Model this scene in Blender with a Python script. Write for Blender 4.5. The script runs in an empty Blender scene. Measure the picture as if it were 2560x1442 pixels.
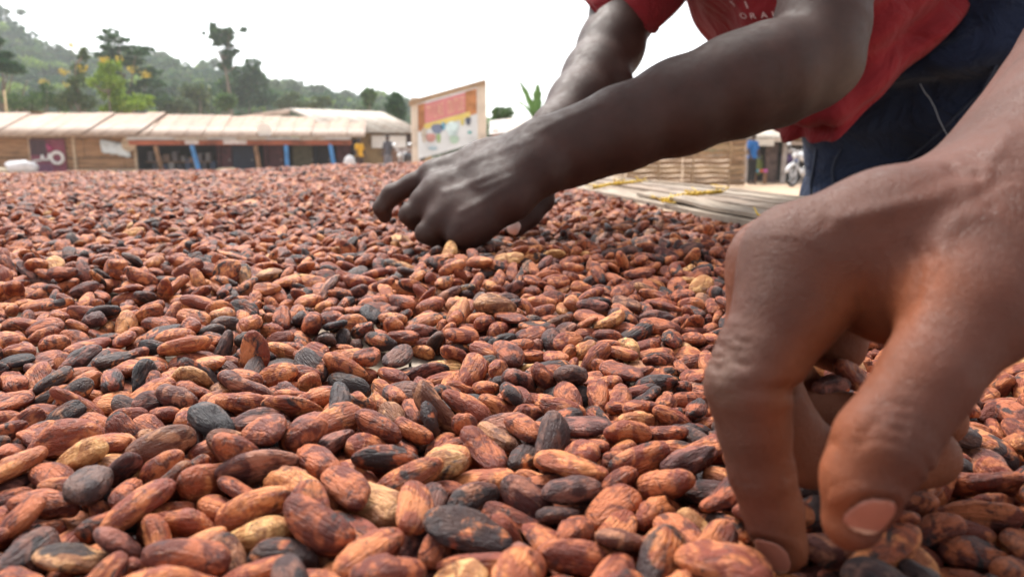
import bpy, bmesh, math, random
import numpy as np
from mathutils import Vector, Matrix, Quaternion, Euler
R = math.radians
random.seed(5)
SC = bpy.context.scene
COL = SC.collection

# ------------------------------------------------------------------ camera, sky, sun, exposure
PITCH = 10.2
CAMZ = .100
cd = bpy.data.cameras.new('camera'); cam = bpy.data.objects.new('camera', cd); COL.objects.link(cam)
cam.location = (0, 0, CAMZ); cam.rotation_euler = (R(90 - PITCH), 0, 0)
cd.sensor_width = 36; cd.lens = 26.68; cd.clip_start = .01; cd.clip_end = 3000
cd.dof.use_dof = True; cd.dof.focus_distance = .34; cd.dof.aperture_fstop = 15.0
SC.camera = cam
w = bpy.data.worlds.new('World'); SC.world = w; w.use_nodes = True
nt = w.node_tree; bg = nt.nodes['Background']
sky = nt.nodes.new('ShaderNodeTexSky'); sky.sky_type = 'NISHITA'; sky.sun_disc = False
SUN_EL, SUN_AZ = 58, -28            # azimuth measured from +y towards +x
sky.sun_elevation = R(SUN_EL); sky.sun_rotation = R(SUN_AZ)
sky.air_density = 1.0; sky.dust_density = 1.0; sky.ozone_density = 1.0
hs = nt.nodes.new('ShaderNodeHueSaturation'); hs.inputs['Saturation'].default_value = .12; hs.inputs['Value'].default_value = 1.0
nt.links.new(sky.outputs[0], hs.inputs['Color']); nt.links.new(hs.outputs[0], bg.inputs[0]); bg.inputs[1].default_value = .06
sd = bpy.data.lights.new('sun', 'SUN'); sd.energy = 1.5; sd.angle = R(24); sd.color = (1, .96, .9)
so = bpy.data.objects.new('sun', sd); COL.objects.link(so); so.location = (0, 0, 20)
sdir = Vector((math.sin(R(SUN_AZ)) * math.cos(R(SUN_EL)), math.cos(R(SUN_AZ)) * math.cos(R(SUN_EL)), math.sin(R(SUN_EL))))
so.rotation_euler = sdir.to_track_quat('Z', 'Y').to_euler()
SC.view_settings.view_transform = 'Standard'; SC.view_settings.look = 'None'
SC.view_settings.exposure = 2.45; SC.view_settings.gamma = 1; SC.view_settings.use_curve_mapping = False
SC.cycles.use_denoising = True
SC.cycles.max_bounces = 6; SC.cycles.volume_bounces = 1
SC.cycles.caustics_reflective = False; SC.cycles.caustics_refractive = False

# ------------------------------------------------------------------ helpers
_c, _s = math.cos(R(PITCH)), math.sin(R(PITCH))
def at(px, py, d):
    """point at distance d in front of the standpoint, read off the 2560 px wide survey picture"""
    u = (px - 1280) / 1897. * d; v = (721 - py) / 1897. * d
    return np.array((u, d * _c + v * _s, CAMZ - d * _s + v * _c))

def tag(o, label=None, cat=None, group=None, kind=None):
    if label: o['label'] = label
    if cat: o['category'] = cat
    if group: o['group'] = group
    if kind: o['kind'] = kind
    return o
def link(name, me, mat=None, parent=None):
    o = bpy.data.objects.new(name, me); COL.objects.link(o)
    if mat is not None: me.materials.append(mat)
    if parent is not None: o.parent = parent
    return o
def empty(name, loc=(0, 0, 0), rz=0):
    o = bpy.data.objects.new(name, None); COL.objects.link(o); o.location = loc; o.rotation_euler = (0, 0, rz)
    o.empty_display_size = .05
    return o
def mesh(name, v, f, smooth=False):
    me = bpy.data.meshes.new(name)
    me.from_pydata([tuple(map(float, p)) for p in v], [], [tuple(map(int, q)) for q in f]); me.update()
    if smooth: me.polygons.foreach_set('use_smooth', [True] * len(me.polygons))
    return me
def copy_tree(o, parent=None):
    c = o.copy(); COL.objects.link(c); c.parent = parent
    for ch in o.children: copy_tree(ch, c)
    return c

class MB:
    """collects boxes, bars, tubes and panels into one mesh"""
    def __init__(s): s.v = []; s.f = []
    def add(s, v, f):
        b = len(s.v); s.v += [tuple(p) for p in v]; s.f += [tuple(i + b for i in q) for q in f]; return s
    def box(s, c, d, m=None):
        x, y, z = (q / 2. for q in d); vs = []
        for i in (-x, x):
            for j in (-y, y):
                for k in (-z, z):
                    p = Vector((i, j, k)); p = (m @ p) if m is not None else p
                    vs.append((p.x + c[0], p.y + c[1], p.z + c[2]))
        return s.add(vs, [(0, 1, 3, 2), (4, 6, 7, 5), (0, 4, 5, 1), (2, 3, 7, 6), (0, 2, 6, 4), (1, 5, 7, 3)])
    def tube(s, pts, r, n=8, caps=True):
        pts = [Vector(p) for p in pts]; rr = r if hasattr(r, '__len__') else [r] * len(pts)
        vs = []; fs = []; up = None
        for i, p in enumerate(pts):
            t = (pts[min(i + 1, len(pts) - 1)] - pts[max(i - 1, 0)]).normalized()
            if up is None: up = t.orthogonal().normalized()
            up = (up - t * up.dot(t)).normalized(); b = t.cross(up)
            for k in range(n):
                a = 2 * math.pi * k / n; vs.append(p + (up * math.cos(a) + b * math.sin(a)) * rr[i])
        for i in range(len(pts) - 1):
            for k in range(n): fs.append((i * n + k, i * n + (k + 1) % n, (i + 1) * n + (k + 1) % n, (i + 1) * n + k))
        if caps: fs.append(tuple(range(n))[::-1]); fs.append(tuple((len(pts) - 1) * n + k for k in range(n)))
        return s.add(vs, fs)
    def build(s, name, mat=None, parent=None, smooth=False, bevel=0):
        me = mesh(name, s.v, s.f, smooth)
        if bevel:
            bm = bmesh.new(); bm.from_mesh(me)
            bmesh.ops.bevel(bm, geom=bm.edges[:], offset=bevel, segments=1, affect='EDGES'); bm.to_mesh(me); bm.free()
        return link(name, me, mat, parent)

# node material helper ---------------------------------------------------------
class NM:
    def __init__(s, name, rough=.6, spec=.5):
        s.m = bpy.data.materials.new(name); s.m.use_nodes = True; s.t = s.m.node_tree; s.b = s.t.nodes['Principled BSDF']
        s.b.inputs['Roughness'].default_value = rough; s.b.inputs['Specular IOR Level'].default_value = spec
    def n(s, typ, **kw):
        q = s.t.nodes.new(typ)
        for k, v in kw.items():
            if k in q.inputs.keys(): s.set(q.inputs[k], v)
            else: setattr(q, k, v)
        return q
    def set(s, sock, v):
        if hasattr(v, 'is_output'): s.t.links.new(v, sock)
        else:
            try: sock.default_value = v
            except Exception: sock.default_value = tuple(v) + (1,)
    def coord(s, kind='Object', scale=(1, 1, 1), loc=(0, 0, 0)):
        c = s.n('ShaderNodeTexCoord'); m = s.n('ShaderNodeMapping'); s.t.links.new(c.outputs[kind], m.inputs[0])
        m.inputs['Scale'].default_value = scale; m.inputs['Location'].default_value = loc
        return m.outputs[0]
    def noise(s, vec, scale, detail=3, rough=.55, dist=0.):
        q = s.n('ShaderNodeTexNoise'); s.t.links.new(vec, q.inputs['Vector'])
        q.inputs['Scale'].default_value = scale; q.inputs['Detail'].default_value = detail; q.inputs['Roughness'].default_value = rough
        q.inputs['Distortion'].default_value = dist
        return q.outputs['Fac']
    def ramp(s, fac, stops, interp='LINEAR'):
        q = s.n('ShaderNodeValToRGB'); s.set(q.inputs[0], fac); e = q.color_ramp.elements; q.color_ramp.interpolation = interp
        while len(e) < len(stops): e.new(.5)
        for i, (p, c) in enumerate(stops):
            e[i].position = p; e[i].color = (tuple(c) + (1,))[:4] if hasattr(c, '__len__') else (c, c, c, 1)
        return q.outputs[0]
    def mix(s, fac, a, b, blend='MIX'):
        q = s.n('ShaderNodeMix', data_type='RGBA', blend_type=blend)
        s.set(q.inputs[0], fac); s.set(q.inputs[6], a); s.set(q.inputs[7], b); return q.outputs[2]
    def math(s, op, a, b=0., c=0., clamp=False):
        q = s.n('ShaderNodeMath', operation=op, use_clamp=clamp); s.set(q.inputs[0], a); s.set(q.inputs[1], b); s.set(q.inputs[2], c); return q.outputs[0]
    def attr(s, name, typ='GEOMETRY'):
        return s.n('ShaderNodeAttribute', attribute_name=name, attribute_type=typ)
    def color(s, v): s.set(s.b.inputs['Base Color'], v)
    def rough(s, v): s.set(s.b.inputs['Roughness'], v)
    def bump(s, h, strength=.3, dist=.01, prev=None):
        q = s.n('ShaderNodeBump'); s.set(q.inputs['Height'], h); q.inputs['Strength'].default_value = strength; q.inputs['Distance'].default_value = dist
        if prev is not None: s.t.links.new(prev, q.inputs['Normal'])
        s.t.links.new(q.outputs[0], s.b.inputs['Normal']); return q.outputs[0]
def plain(name, col, rough=.6, var=.18, scale=6., bump=.0, spec=.4, stretch=(1, 1, 1)):
    """one colour with blotchy wear"""
    k = NM(name, rough, spec); v = k.coord('Object', stretch)
    n1 = k.noise(v, scale, 4); lo = tuple(c * (1 - var * 1.6) for c in col); hi = tuple(min(1, c * (1 + var)) for c in col)
    k.color(k.ramp(n1, [(.3, lo), (.5, col), (.72, hi)]))
    if bump: k.bump(k.noise(v, scale * 5, 4), bump, .01)
    return k.m

# ------------------------------------------------------------------ smooth solid modelling for bodies
def seg(p, a, b, ra, rb):
    a = np.asarray(a, np.float32); b = np.asarray(b, np.float32); ba = b - a
    pa = p - a; t = np.clip(pa @ ba / max(float(ba @ ba), 1e-12), 0, 1)
    return np.sqrt(((pa - t[..., None] * ba) ** 2).sum(-1)) - (ra + (rb - ra) * t)
def smin(a, b, k):
    h = np.clip(.5 + .5 * (b - a) / k, 0, 1); return b + (a - b) * h - k * h * (1 - h)
class Field:
    def __init__(s, lo, hi, h):
        s.h = h; s.lo = np.asarray(lo, np.float32); s.n = np.ceil((np.asarray(hi) - s.lo) / h).astype(int) + 1
        s.ax = [s.lo[i] + h * np.arange(s.n[i], dtype=np.float32) for i in range(3)]
    def new(s): return np.full(s.n, .2, np.float32)
    def win(s, pts, m):
        pts = np.asarray(pts); lo = np.clip(((pts.min(0) - m - s.lo) / s.h).astype(int), 0, s.n - 1)
        hi = np.clip(((pts.max(0) + m - s.lo) / s.h).astype(int) + 2, 1, s.n)
        return tuple(slice(a, b) for a, b in zip(lo, hi))
    def grid(s, w):
        return np.stack(np.meshgrid(*[s.ax[i][w[i]] for i in range(3)], indexing='ij'), -1)
    def chain(s, F, pts, k, mg=.022):
        """pts: list of (xyz, radius); adds a tapered chain to the field F with blend k"""
        for (a, ra), (b, rb) in zip(pts[:-1], pts[1:]):
            w = s.win([a, b], max(ra, rb) + mg)
            if min(q.stop - q.start for q in w) < 1: continue
            d = seg(s.grid(w), a, b, ra, rb); F[w] = smin(F[w], d, k)
        return F
def surface(F, lo, h):
    """surface nets: one vertex per mixed cell, one quad per crossed edge"""
    S = F < 0
    c = [F[i:F.shape[0] - 1 + i, j:F.shape[1] - 1 + j, k:F.shape[2] - 1 + k] for i in (0, 1) for j in (0, 1) for k in (0, 1)]
    sg = [S[i:F.shape[0] - 1 + i, j:F.shape[1] - 1 + j, k:F.shape[2] - 1 + k] for i in (0, 1) for j in (0, 1) for k in (0, 1)]
    tot = sum(q.astype(np.uint8) for q in sg); act = (tot > 0) & (tot < 8)
    I = np.argwhere(act); ids = np.full(act.shape, -1, np.int32); ids[act] = np.arange(len(I))
    val = np.stack([q[act] for q in c], 1); off = np.array([(i, j, k) for i in (0, 1) for j in (0, 1) for k in (0, 1)], np.float32)
    acc = np.zeros((len(I), 3), np.float32); cnt = np.zeros(len(I), np.float32)
    for a in range(8):
        for bit in (1, 2, 4):
            if a & bit: continue
            b = a | bit; m = (val[:, a] < 0) != (val[:, b] < 0)
            t = val[m, a] / (val[m, a] - val[m, b]); acc[m] += off[a] + t[:, None] * (off[b] - off[a]); cnt[m] += 1
    V = (I + acc / np.maximum(cnt, 1)[:, None]) * h + lo
    Q = []
    for ax in range(3):
        o = [(1, 2), (2, 0), (0, 1)][ax]
        sl0 = [slice(None)] * 3; sl1 = [slice(None)] * 3; sl0[ax] = slice(0, -1); sl1[ax] = slice(1, None)
        A = S[tuple(sl0)]; B = S[tuple(sl1)]; E = np.argwhere(A != B)
        E = E[(E[:, o[0]] > 0) & (E[:, o[1]] > 0) & (E[:, o[0]] < F.shape[o[0]] - 1) & (E[:, o[1]] < F.shape[o[1]] - 1)]
        ins = A[tuple(E.T)]; u = np.zeros(3, int); u[o[0]] = 1; v = np.zeros(3, int); v[o[1]] = 1
        q = np.stack([ids[tuple((E - u - v).T)], ids[tuple((E - v).T)], ids[tuple(E.T)], ids[tuple((E - u).T)]], 1)
        q[~ins] = q[~ins][:, ::-1]; Q.append(q)
    Q = np.concatenate(Q); Q = Q[(Q >= 0).all(1)]
    return V, Q
def np_mesh(name, V, Q, smooth=True):
    me = bpy.data.meshes.new(name); me.vertices.add(len(V)); me.vertices.foreach_set('co', np.asarray(V, np.float32).ravel())
    n = Q.shape[1]; me.loops.add(len(Q) * n); me.loops.foreach_set('vertex_index', Q.astype(np.int32).ravel())
    me.polygons.add(len(Q)); me.polygons.foreach_set('loop_start', np.arange(0, len(Q) * n, n, dtype=np.int32))
    me.update(calc_edges=True); me.validate()
    if smooth: me.polygons.foreach_set('use_smooth', np.ones(len(me.polygons), bool))
    return me
def normals(V, Q):
    n = np.cross(V[Q[:, 2]] - V[Q[:, 0]], V[Q[:, 3]] - V[Q[:, 1]]); N = np.zeros_like(V)
    for k in range(4): np.add.at(N, Q[:, k], n)
    return N / (np.linalg.norm(N, axis=1)[:, None] + 1e-12)
def relax(V, Q, it=2, lam=.5):
    E = np.concatenate([Q[:, [0, 1]], Q[:, [1, 2]], Q[:, [2, 3]], Q[:, [3, 0]]]); cnt = np.zeros(len(V))
    np.add.at(cnt, E[:, 0], 1); np.add.at(cnt, E[:, 1], 1)
    for _ in range(it):
        A = np.zeros_like(V); np.add.at(A, E[:, 0], V[E[:, 1]]); np.add.at(A, E[:, 1], V[E[:, 0]])
        V = V + lam * (A / np.maximum(cnt, 1)[:, None] - V)
    return V
def fattr(me, name, data):
    a = me.attributes.new(name, 'FLOAT', 'POINT'); a.data.foreach_set('value', np.asarray(data, np.float32))
def sstep(a, b, x):
    t = np.clip((x - a) / (b - a), 0, 1); return t * t * (3 - 2 * t)
# ------------------------------------------------------------------ ground, hills and wood
GZ = -.90
def ground_mat():
    k = NM('sandy_earth', .95, .2); v = k.coord('Object'); n1 = k.noise(v, .35, 5, .6); n2 = k.noise(v, 6, 5, .7)
    c = k.ramp(n1, [(.3, (.36, .25, .17)), (.55, (.46, .34, .24)), (.75, (.52, .41, .31))])
    k.color(k.mix(k.ramp(n2, [(.4, .5), (.6, 0.)]), c, (.28, .19, .13))); k.bump(n2, .4, .03); return k.m
gm = ground_mat()
gv = [(-1500, -60, GZ), (1500, -60, GZ), (1500, 2600, GZ), (-1500, 2600, GZ)]
tag(link('ground', mesh('ground', gv, [(0, 1, 2, 3)]), gm), kind='structure')

def leaf_mat(name, a, b, c):
    k = NM(name, .65, .25); g = k.n('ShaderNodeNewGeometry'); n1 = k.noise(k.coord('Object'), .35, 3)
    col = k.ramp(k.math('ADD', k.math('MULTIPLY', g.outputs['Random Per Island'], .6), k.math('MULTIPLY', n1, .4)), [(.15, a), (.5, b), (.85, c)])
    k.color(col); k.b.inputs['Transmission Weight'].default_value = 0
    tr = k.n('ShaderNodeBsdfTranslucent'); k.set(tr.inputs[0], col); ms = k.n('ShaderNodeMixShader'); ms.inputs[0].default_value = .3
    out = k.t.nodes['Material Output']; k.t.links.new(k.b.outputs[0], ms.inputs[1]); k.t.links.new(tr.outputs[0], ms.inputs[2]); k.t.links.new(ms.outputs[0], out.inputs[0])
    return k.m
LEAF = {'dark': leaf_mat('leaf_dark', (.014, .042, .016), (.028, .078, .026), (.06, .125, .038)),
        'mid': leaf_mat('leaf_mid', (.030, .062, .020), (.06, .12, .035), (.11, .19, .05)),
        'lime': leaf_mat('leaf_lime', (.08, .14, .02), (.17, .27, .03), (.30, .40, .06)),
        'olive': leaf_mat('leaf_olive', (.036, .06, .024), (.07, .105, .040), (.12, .155, .06)),
        'yellow': leaf_mat('blossom_yellow', (.34, .25, .03), (.46, .35, .05), (.55, .45, .10))}
BARK = plain('bark_grey', (.16, .13, .10), .9, .3, 2, .4)
def leaves(name, clumps, n, size, seed, flat=.0):
    """leaf-sized faces spread through a set of clumps (x, y, z, rx, rz)"""
    r = np.random.RandomState(seed); P = []; W = np.array([c[3] ** 2 for c in clumps], float); W /= W.sum()
    for c, w_ in zip(clumps, W):
        m = max(6, int(n * w_)); d = r.normal(size=(m, 3)); d /= np.linalg.norm(d, axis=1)[:, None]; rad = r.uniform(.35, 1., m) ** .5
        lump = 1 + .22 * np.sin(d[:, 0] * 5 + seed) * np.sin(d[:, 2] * 6 + d[:, 1] * 4)
        P.append(np.array(c[:3]) + d * (rad * lump)[:, None] * np.array((c[3], c[3], c[4])))
    P = np.concatenate(P); m = len(P); a = r.normal(size=(m, 3)); a[:, 2] *= (1 - flat); a /= np.linalg.norm(a, axis=1)[:, None]
    b = r.normal(size=(m, 3)); b[:, 2] *= (1 - flat); b -= a * (a * b).sum(1)[:, None]; b /= np.linalg.norm(b, axis=1)[:, None]
    s = size * r.uniform(.5, 1.3, (m, 1)); w = s * r.uniform(.4, .7, (m, 1))
    V = np.stack([P - a * s, P + b * w, P + a * s, P - b * w], 1).reshape(-1, 3)
    return np_mesh(name, V, np.arange(4 * m).reshape(-1, 4), False)
def tree(name, label, base, trunk, branches, clumps, mat, n, size, seed, group=None, extra=None, flat=0., cat='tree'):
    e = empty(name, base)
    m = MB(); m.tube([Vector(p) for p, _ in trunk], [q for _, q in trunk], 7); m.build('trunk', BARK, e, True)
    for p in branches: MB().tube([Vector(q) for q, _ in p], [q for _, q in p], 5).build('branch', BARK, e, True)
    tp = [Vector(p) for p, _ in trunk]; nb_ = len(branches)
    for ci, c in enumerate(clumps):                       # a limb out to every clump of leaves
        e_ = Vector(c[:3]); k_ = min(range(len(tp)), key=lambda q: abs(tp[q].z - (e_.z - .35 * c[3] - .8)) + (9 if tp[q].z > e_.z else 0)); a_ = tp[k_]
        MB().tube([a_, a_.lerp(e_, .5) + Vector((0, 0, -.12 * (e_ - a_).length)), e_], [.09, .07, .035], 5, False).build('branch', BARK, e, True)
    link('crown', leaves('crown', clumps, n, size, seed, flat), LEAF[mat], e)
    if extra: link('blossom', leaves('blossom', extra, 26 * len(extra), size * .8, seed + 1), LEAF['yellow'], e)
    return tag(e, label, cat, group)

# hill slope behind the village
ang_px = [-1800, -900, -400, 0, 60, 120, 180, 260, 340, 430, 500, 570, 640, 720, 800, 880, 960, 1040, 1130, 1230, 1400, 1700, 2600, 4200]
ang_py = [-40, -10, 20, 48, 50, 76, 110, 136, 146, 154, 174, 186, 194, 196, 212, 230, 236, 256, 304, 334, 345, 352, 350, 340]
YR = 300.
rx = (np.array(ang_px) - 1280) / 1897. * YR; rz = (380 - np.array(ang_py)) / 1897. * YR - 8.5
def hill_h(x, y):
    t = np.clip((y - 96) / (YR - 96), 0, 1.25); r_ = np.interp(x * YR / np.maximum(y, 60) , rx, rz)
    return GZ - .5 + r_ * np.where(t < 1, t ** 1.25, 1 - (t - 1) * .9) + 1.6 * np.sin(x * .06 + y * .03) * np.minimum(t * 3, 1)
hx = np.linspace(-520, 460, 120); hy = np.linspace(92, 372, 46)
XX, YY = np.meshgrid(hx, hy, indexing='ij'); ZZ = hill_h(XX, YY)
hv_ = np.stack([XX, YY, ZZ], -1).reshape(-1, 3); ii = np.arange(119)[:, None] * 46 + np.arange(45)[None, :]
hq = np.stack([ii, ii + 46, ii + 47, ii + 1], -1).reshape(-1, 4)
tag(link('hillside', np_mesh('hillside', hv_, hq), plain('undergrowth', (.07, .085, .045), .95, .4, .12)), kind='structure')
# the wood on it reads as one mass
wcol = bpy.data.collections.new('wood_shapes'); rw = np.random.RandomState(3)
for kk in range(9):
    cl = []
    hgt = rw.uniform(6, 10); cr = rw.uniform(2.6, 4.4)
    for q in range(rw.randint(5, 9)): cl.append((rw.normal(0, cr * .5), rw.normal(0, cr * .5), hgt + rw.uniform(-3.2, 1.6), rw.uniform(.35, .62) * cr, rw.uniform(.28, .5) * cr))
    me = leaves('wood_tree', cl, 420, .62, 40 + kk); me.materials.append(LEAF[['dark', 'mid', 'olive', 'dark', 'olive', 'mid', 'dark', 'olive', 'lime'][kk]])
    m = MB().tube([(0, 0, -1), (.1, 0, hgt * .5), (0, .1, hgt)], [.28, .2, .08], 5); tm = mesh('t', m.v, m.f); bm = bmesh.new(); bm.from_mesh(me); nf = len(bm.faces); bm.from_mesh(tm); bm.faces.ensure_lookup_table()
    for f in bm.faces[nf:]: f.material_index = 1
    bm.to_mesh(me); bm.free(); me.materials.append(BARK)
    wcol.objects.link(bpy.data.objects.new('wood_shape_%d' % kk, me))
pts = []
while len(pts) < 3400:
    y = rw.uniform(104, 330); x = rw.uniform(-.82, .62) * y
    if rw.rand() < .25 + .75 * (y < 320): pts.append((x, y))
pts = np.array(pts); pz = hill_h(pts[:, 0], pts[:, 1]); nW = len(pts)
wm = bpy.data.meshes.new('hill_wood'); wm.vertices.add(nW); wm.vertices.foreach_set('co', np.column_stack([pts, pz]).astype(np.float32).ravel())
a = wm.attributes.new('rot', 'FLOAT_VECTOR', 'POINT'); a.data.foreach_set('vector', np.column_stack([np.zeros((nW, 2)), rw.uniform(0, 6.28, nW)]).astype(np.float32).ravel())
fattr(wm, 'size', np.where(rw.rand(nW) < .05, 1.25, 1) * rw.uniform(.55, 1.05, nW) * np.interp(pts[:, 1], [100, 200, 300], [.42, .72, .95]))
a = wm.attributes.new('shape', 'INT', 'POINT'); a.data.foreach_set('value', np.minimum(rw.randint(0, 10, nW), 8).astype(np.int32))
def scatter(ob, coll, rot='rot', size='size', idx='shape'):
    g_ = bpy.data.node_groups.new('scatter', 'GeometryNodeTree')
    g_.interface.new_socket('Geometry', in_out='INPUT', socket_type='NodeSocketGeometry'); g_.interface.new_socket('Geometry', in_out='OUTPUT', socket_type='NodeSocketGeometry')
    N_ = g_.nodes; L_ = g_.links; gi = N_.new('NodeGroupInput'); go = N_.new('NodeGroupOutput')
    m2p = N_.new('GeometryNodeMeshToPoints'); iop = N_.new('GeometryNodeInstanceOnPoints'); ci = N_.new('GeometryNodeCollectionInfo')
    ci.inputs[0].default_value = coll; ci.inputs['Separate Children'].default_value = True; ci.inputs['Reset Children'].default_value = True
    def na_(name, typ):
        q = N_.new('GeometryNodeInputNamedAttribute'); q.data_type = typ; q.inputs[0].default_value = name; return q.outputs[0]
    L_.new(gi.outputs[0], m2p.inputs[0]); L_.new(m2p.outputs[0], iop.inputs['Points']); L_.new(ci.outputs[0], iop.inputs['Instance'])
    iop.inputs['Pick Instance'].default_value = True; L_.new(na_(idx, 'INT'), iop.inputs['Instance Index'])
    e2r = N_.new('FunctionNodeEulerToRotation'); L_.new(na_(rot, 'FLOAT_VECTOR'), e2r.inputs[0]); L_.new(e2r.outputs[0], iop.inputs['Rotation'])
    L_.new(na_(size, 'FLOAT_VECTOR'), iop.inputs['Scale']); L_.new(iop.outputs[0], go.inputs[0])
    md = ob.modifiers.new('scatter', 'NODES'); md.node_group = g_
wo = link('hill_wood', wm); scatter(wo, wcol); tag(wo, 'hazy green wood covering the hillside behind the village', 'wood', kind='stuff')

# ------------------------------------------------------------------ trees one can tell apart
def px_z(py, d): return (380 - py) / 1897. * d + CAMZ
def px_x(px, d): return (px - 1280) / 1897. * d
def clump_px(lst, d, bx, r=np.random.RandomState(9)):
    """(px, py, half width px, half height px) -> clumps relative to a base at x = bx, z = GZ"""
    s = d / 1897.; return [(px_x(a, d) - bx, r.uniform(-1.5, 1.5), px_z(b, d) - GZ, c * s, e * s) for a, b, c, e in lst]
d = 62.; bx = px_x(40, d)
tree('acacia_tree', 'flat-topped dark tree with pale forking branches at the left edge', (bx, d, GZ), [((0, 0, 0), .22), ((.1, 0, 2.6), .18), ((-.2, 0, 4.4), .13)],
     [[((.1, 0, 2.6), .12), ((1.2, .2, 4.6), .08), ((2.0, .3, 6.6), .04)], [((.1, 0, 2.6), .10), ((-1.2, 0, 5.0), .07), ((-1.6, 0, 7.6), .03)], [((0, 0, 4), .09), ((.5, -.3, 6.4), .05), ((.4, 0, 9.4), .03)]],
     clump_px([(-40, 70, 26, 14), (15, 118, 42, 16), (-20, 140, 40, 14), (40, 168, 46, 11), (85, 178, 34, 9), (0, 182, 50, 13), (60, 152, 26, 8), (-60, 165, 40, 14), (100, 190, 30, 8)], d, bx), 'dark', 4200, .22, 11, flat=.5)
d = 84.; bx = px_x(335, d)
tree('layered_tree', 'tall dark tree with layered branches behind the yellow-green bush', (bx, d, GZ), [((0, 0, 0), .3), ((.1, 0, 6), .2), ((0, 0, 12.4), .05)],
     [[((0, 0, 6), .08), ((-2.4, 0, 7.5), .03)], [((0, 0, 7), .08), ((3, 0, 8.2), .03)], [((0, 0, 9), .06), ((2.6, .2, 9.6), .02)]],
     clump_px([(325, 100, 18, 10), (335, 118, 36, 10), (305, 132, 30, 9), (365, 135, 42, 9), (390, 150, 30, 7), (300, 150, 36, 9), (345, 165, 48, 12), (385, 188, 36, 11), (400, 215, 36, 12), (310, 195, 30, 14), (410, 250, 40, 20), (340, 230, 40, 20)], d, bx), 'dark', 3600, .26, 12, flat=.5)
d = 56.; bx = px_x(300, d)
tree('flowering_tree', 'bright yellow-green flowering tree above the left roof', (bx, d, GZ), [((0, 0, 0), .16), ((.1, 0, 2.5), .12), ((0, 0, 5.2), .05)],
     [[((0, 0, 2), .06), ((1.4, .2, 3.6), .03)], [((0, 0, 2.4), .06), ((-1.2, 0, 4), .03)]],
     clump_px([(300, 175, 26, 14), (280, 200, 26, 18), (318, 215, 26, 20), (285, 235, 32, 22), (320, 262, 34, 20), (355, 255, 28, 18), (385, 270, 22, 12), (262, 215, 16, 12), (290, 275, 34, 14)], d, bx), 'lime', 3000, .15, 13,
     extra=clump_px([(326, 160, 9, 12), (345, 180, 12, 8), (372, 190, 14, 12), (260, 186, 12, 10), (310, 165, 12, 8)], d, bx))
d = 58.; bx = px_x(228, d)
tree('flowering_tree', 'slender tree with an orange-yellow blossom tuft at its top', (bx, d, GZ), [((0, 0, 0), .14), ((.1, 0, 3.5), .11), ((-.15, 0, 6.4), .07), ((0, 0, 7.4), .04)], [[((0, 0, 4), .05), ((-.8, 0, 5.2), .02)]],
     clump_px([(228, 150, 14, 14), (230, 136, 11, 9), (222, 185, 18, 16), (235, 215, 20, 18), (215, 245, 24, 20), (190, 255, 26, 20), (245, 262, 24, 18)], d, bx), 'olive', 1500, .15, 14,
     extra=clump_px([(228, 128, 13, 11), (200, 190, 12, 8), (172, 184, 7, 7), (216, 224, 8, 6)], d, bx))
d = 60.; bx = px_x(142, d)
tree('shrub', 'low shrub with yellow flowers between the acacia and the slender tree', (bx, d, GZ), [((0, 0, 0), .1), ((0, 0, 3), .05)], [], clump_px([(142, 225, 18, 12), (130, 255, 36, 20), (165, 262, 30, 18), (100, 262, 30, 18)], d, bx), 'mid', 1300, .15, 15, extra=clump_px([(140, 212, 12, 8)], d, bx))
d = 105.; bx = px_x(592, d)
tree('tall_tree', 'tall sparse tree with tufted crown rising above the ridge', (bx, d, GZ), [((0, 0, 0), .35), ((.3, 0, 7), .26), ((-.2, 0, 12), .16), ((.1, 0, 16.6), .06)],
     [[((.2, 0, 11.5), .1), ((2.0, 0, 13.0), .04)], [((-.2, 0, 13), .1), ((-1.8, 0, 14.6), .04)], [((0, 0, 14), .1), ((2.8, 0, 16), .05), ((3.6, 0, 16.4), .02)], [((0, 0, 15), .06), ((-1.2, 0, 17), .02)]],
     clump_px([(562, 85, 9, 12), (572, 96, 14, 8), (590, 100, 16, 7), (612, 100, 12, 8), (645, 96, 8, 7), (560, 106, 12, 5), (588, 122, 12, 9), (578, 130, 9, 5), (620, 143, 9, 6), (598, 128, 10, 6), (588, 160, 14, 10), (580, 176, 16, 10), (600, 172, 12, 9), (575, 150, 8, 5), (552, 105, 5, 4), (600, 112, 16, 8), (575, 115, 14, 7), (606, 150, 12, 8), (595, 145, 14, 7)], d, bx), 'dark', 2600, .28, 16)
d = 112.; bx = px_x(640, d)
tree('round_tree', 'broad domed green tree right of the tall sparse tree', (bx, d, GZ), [((0, 0, 0), .35), ((0, 0, 6), .2), ((0, 0, 9), .08)], [], clump_px([(655, 172, 22, 14), (640, 195, 40, 20), (610, 220, 36, 22), (670, 215, 30, 18), (590, 245, 40, 22), (640, 250, 44, 26), (690, 250, 30, 20)], d, bx), 'dark', 2600, .36, 17)
mids = [(520, 245, 50, 26, 92, 'olive', 'grey-green bush rising over the middle of the long roof'), (575, 262, 40, 18, 80, 'mid', 'fresh green bush over the right end of the long roof'), (460, 262, 40, 20, 88, 'olive', 'dull olive bush left of the grey-green bush above the long roof'),
        (735, 255, 34, 18, 100, 'olive', 'low olive bush left of the hip-roofed house ridge'), (815, 262, 50, 14, 95, 'olive', 'wide low thicket along the ridge of the hip-roofed house'), (935, 252, 26, 26, 80, 'mid', 'rounded green tree above the hip-roofed house'),
        (1005, 275, 34, 32, 60, 'dark', 'dark tree just left of the billboard'), (1258, 300, 34, 26, 30, 'mid', 'dense green bush between billboard and banana plant'), (60, 262, 60, 18, 70, 'olive', 'dry undergrowth below the acacia at the left edge')]
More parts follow.
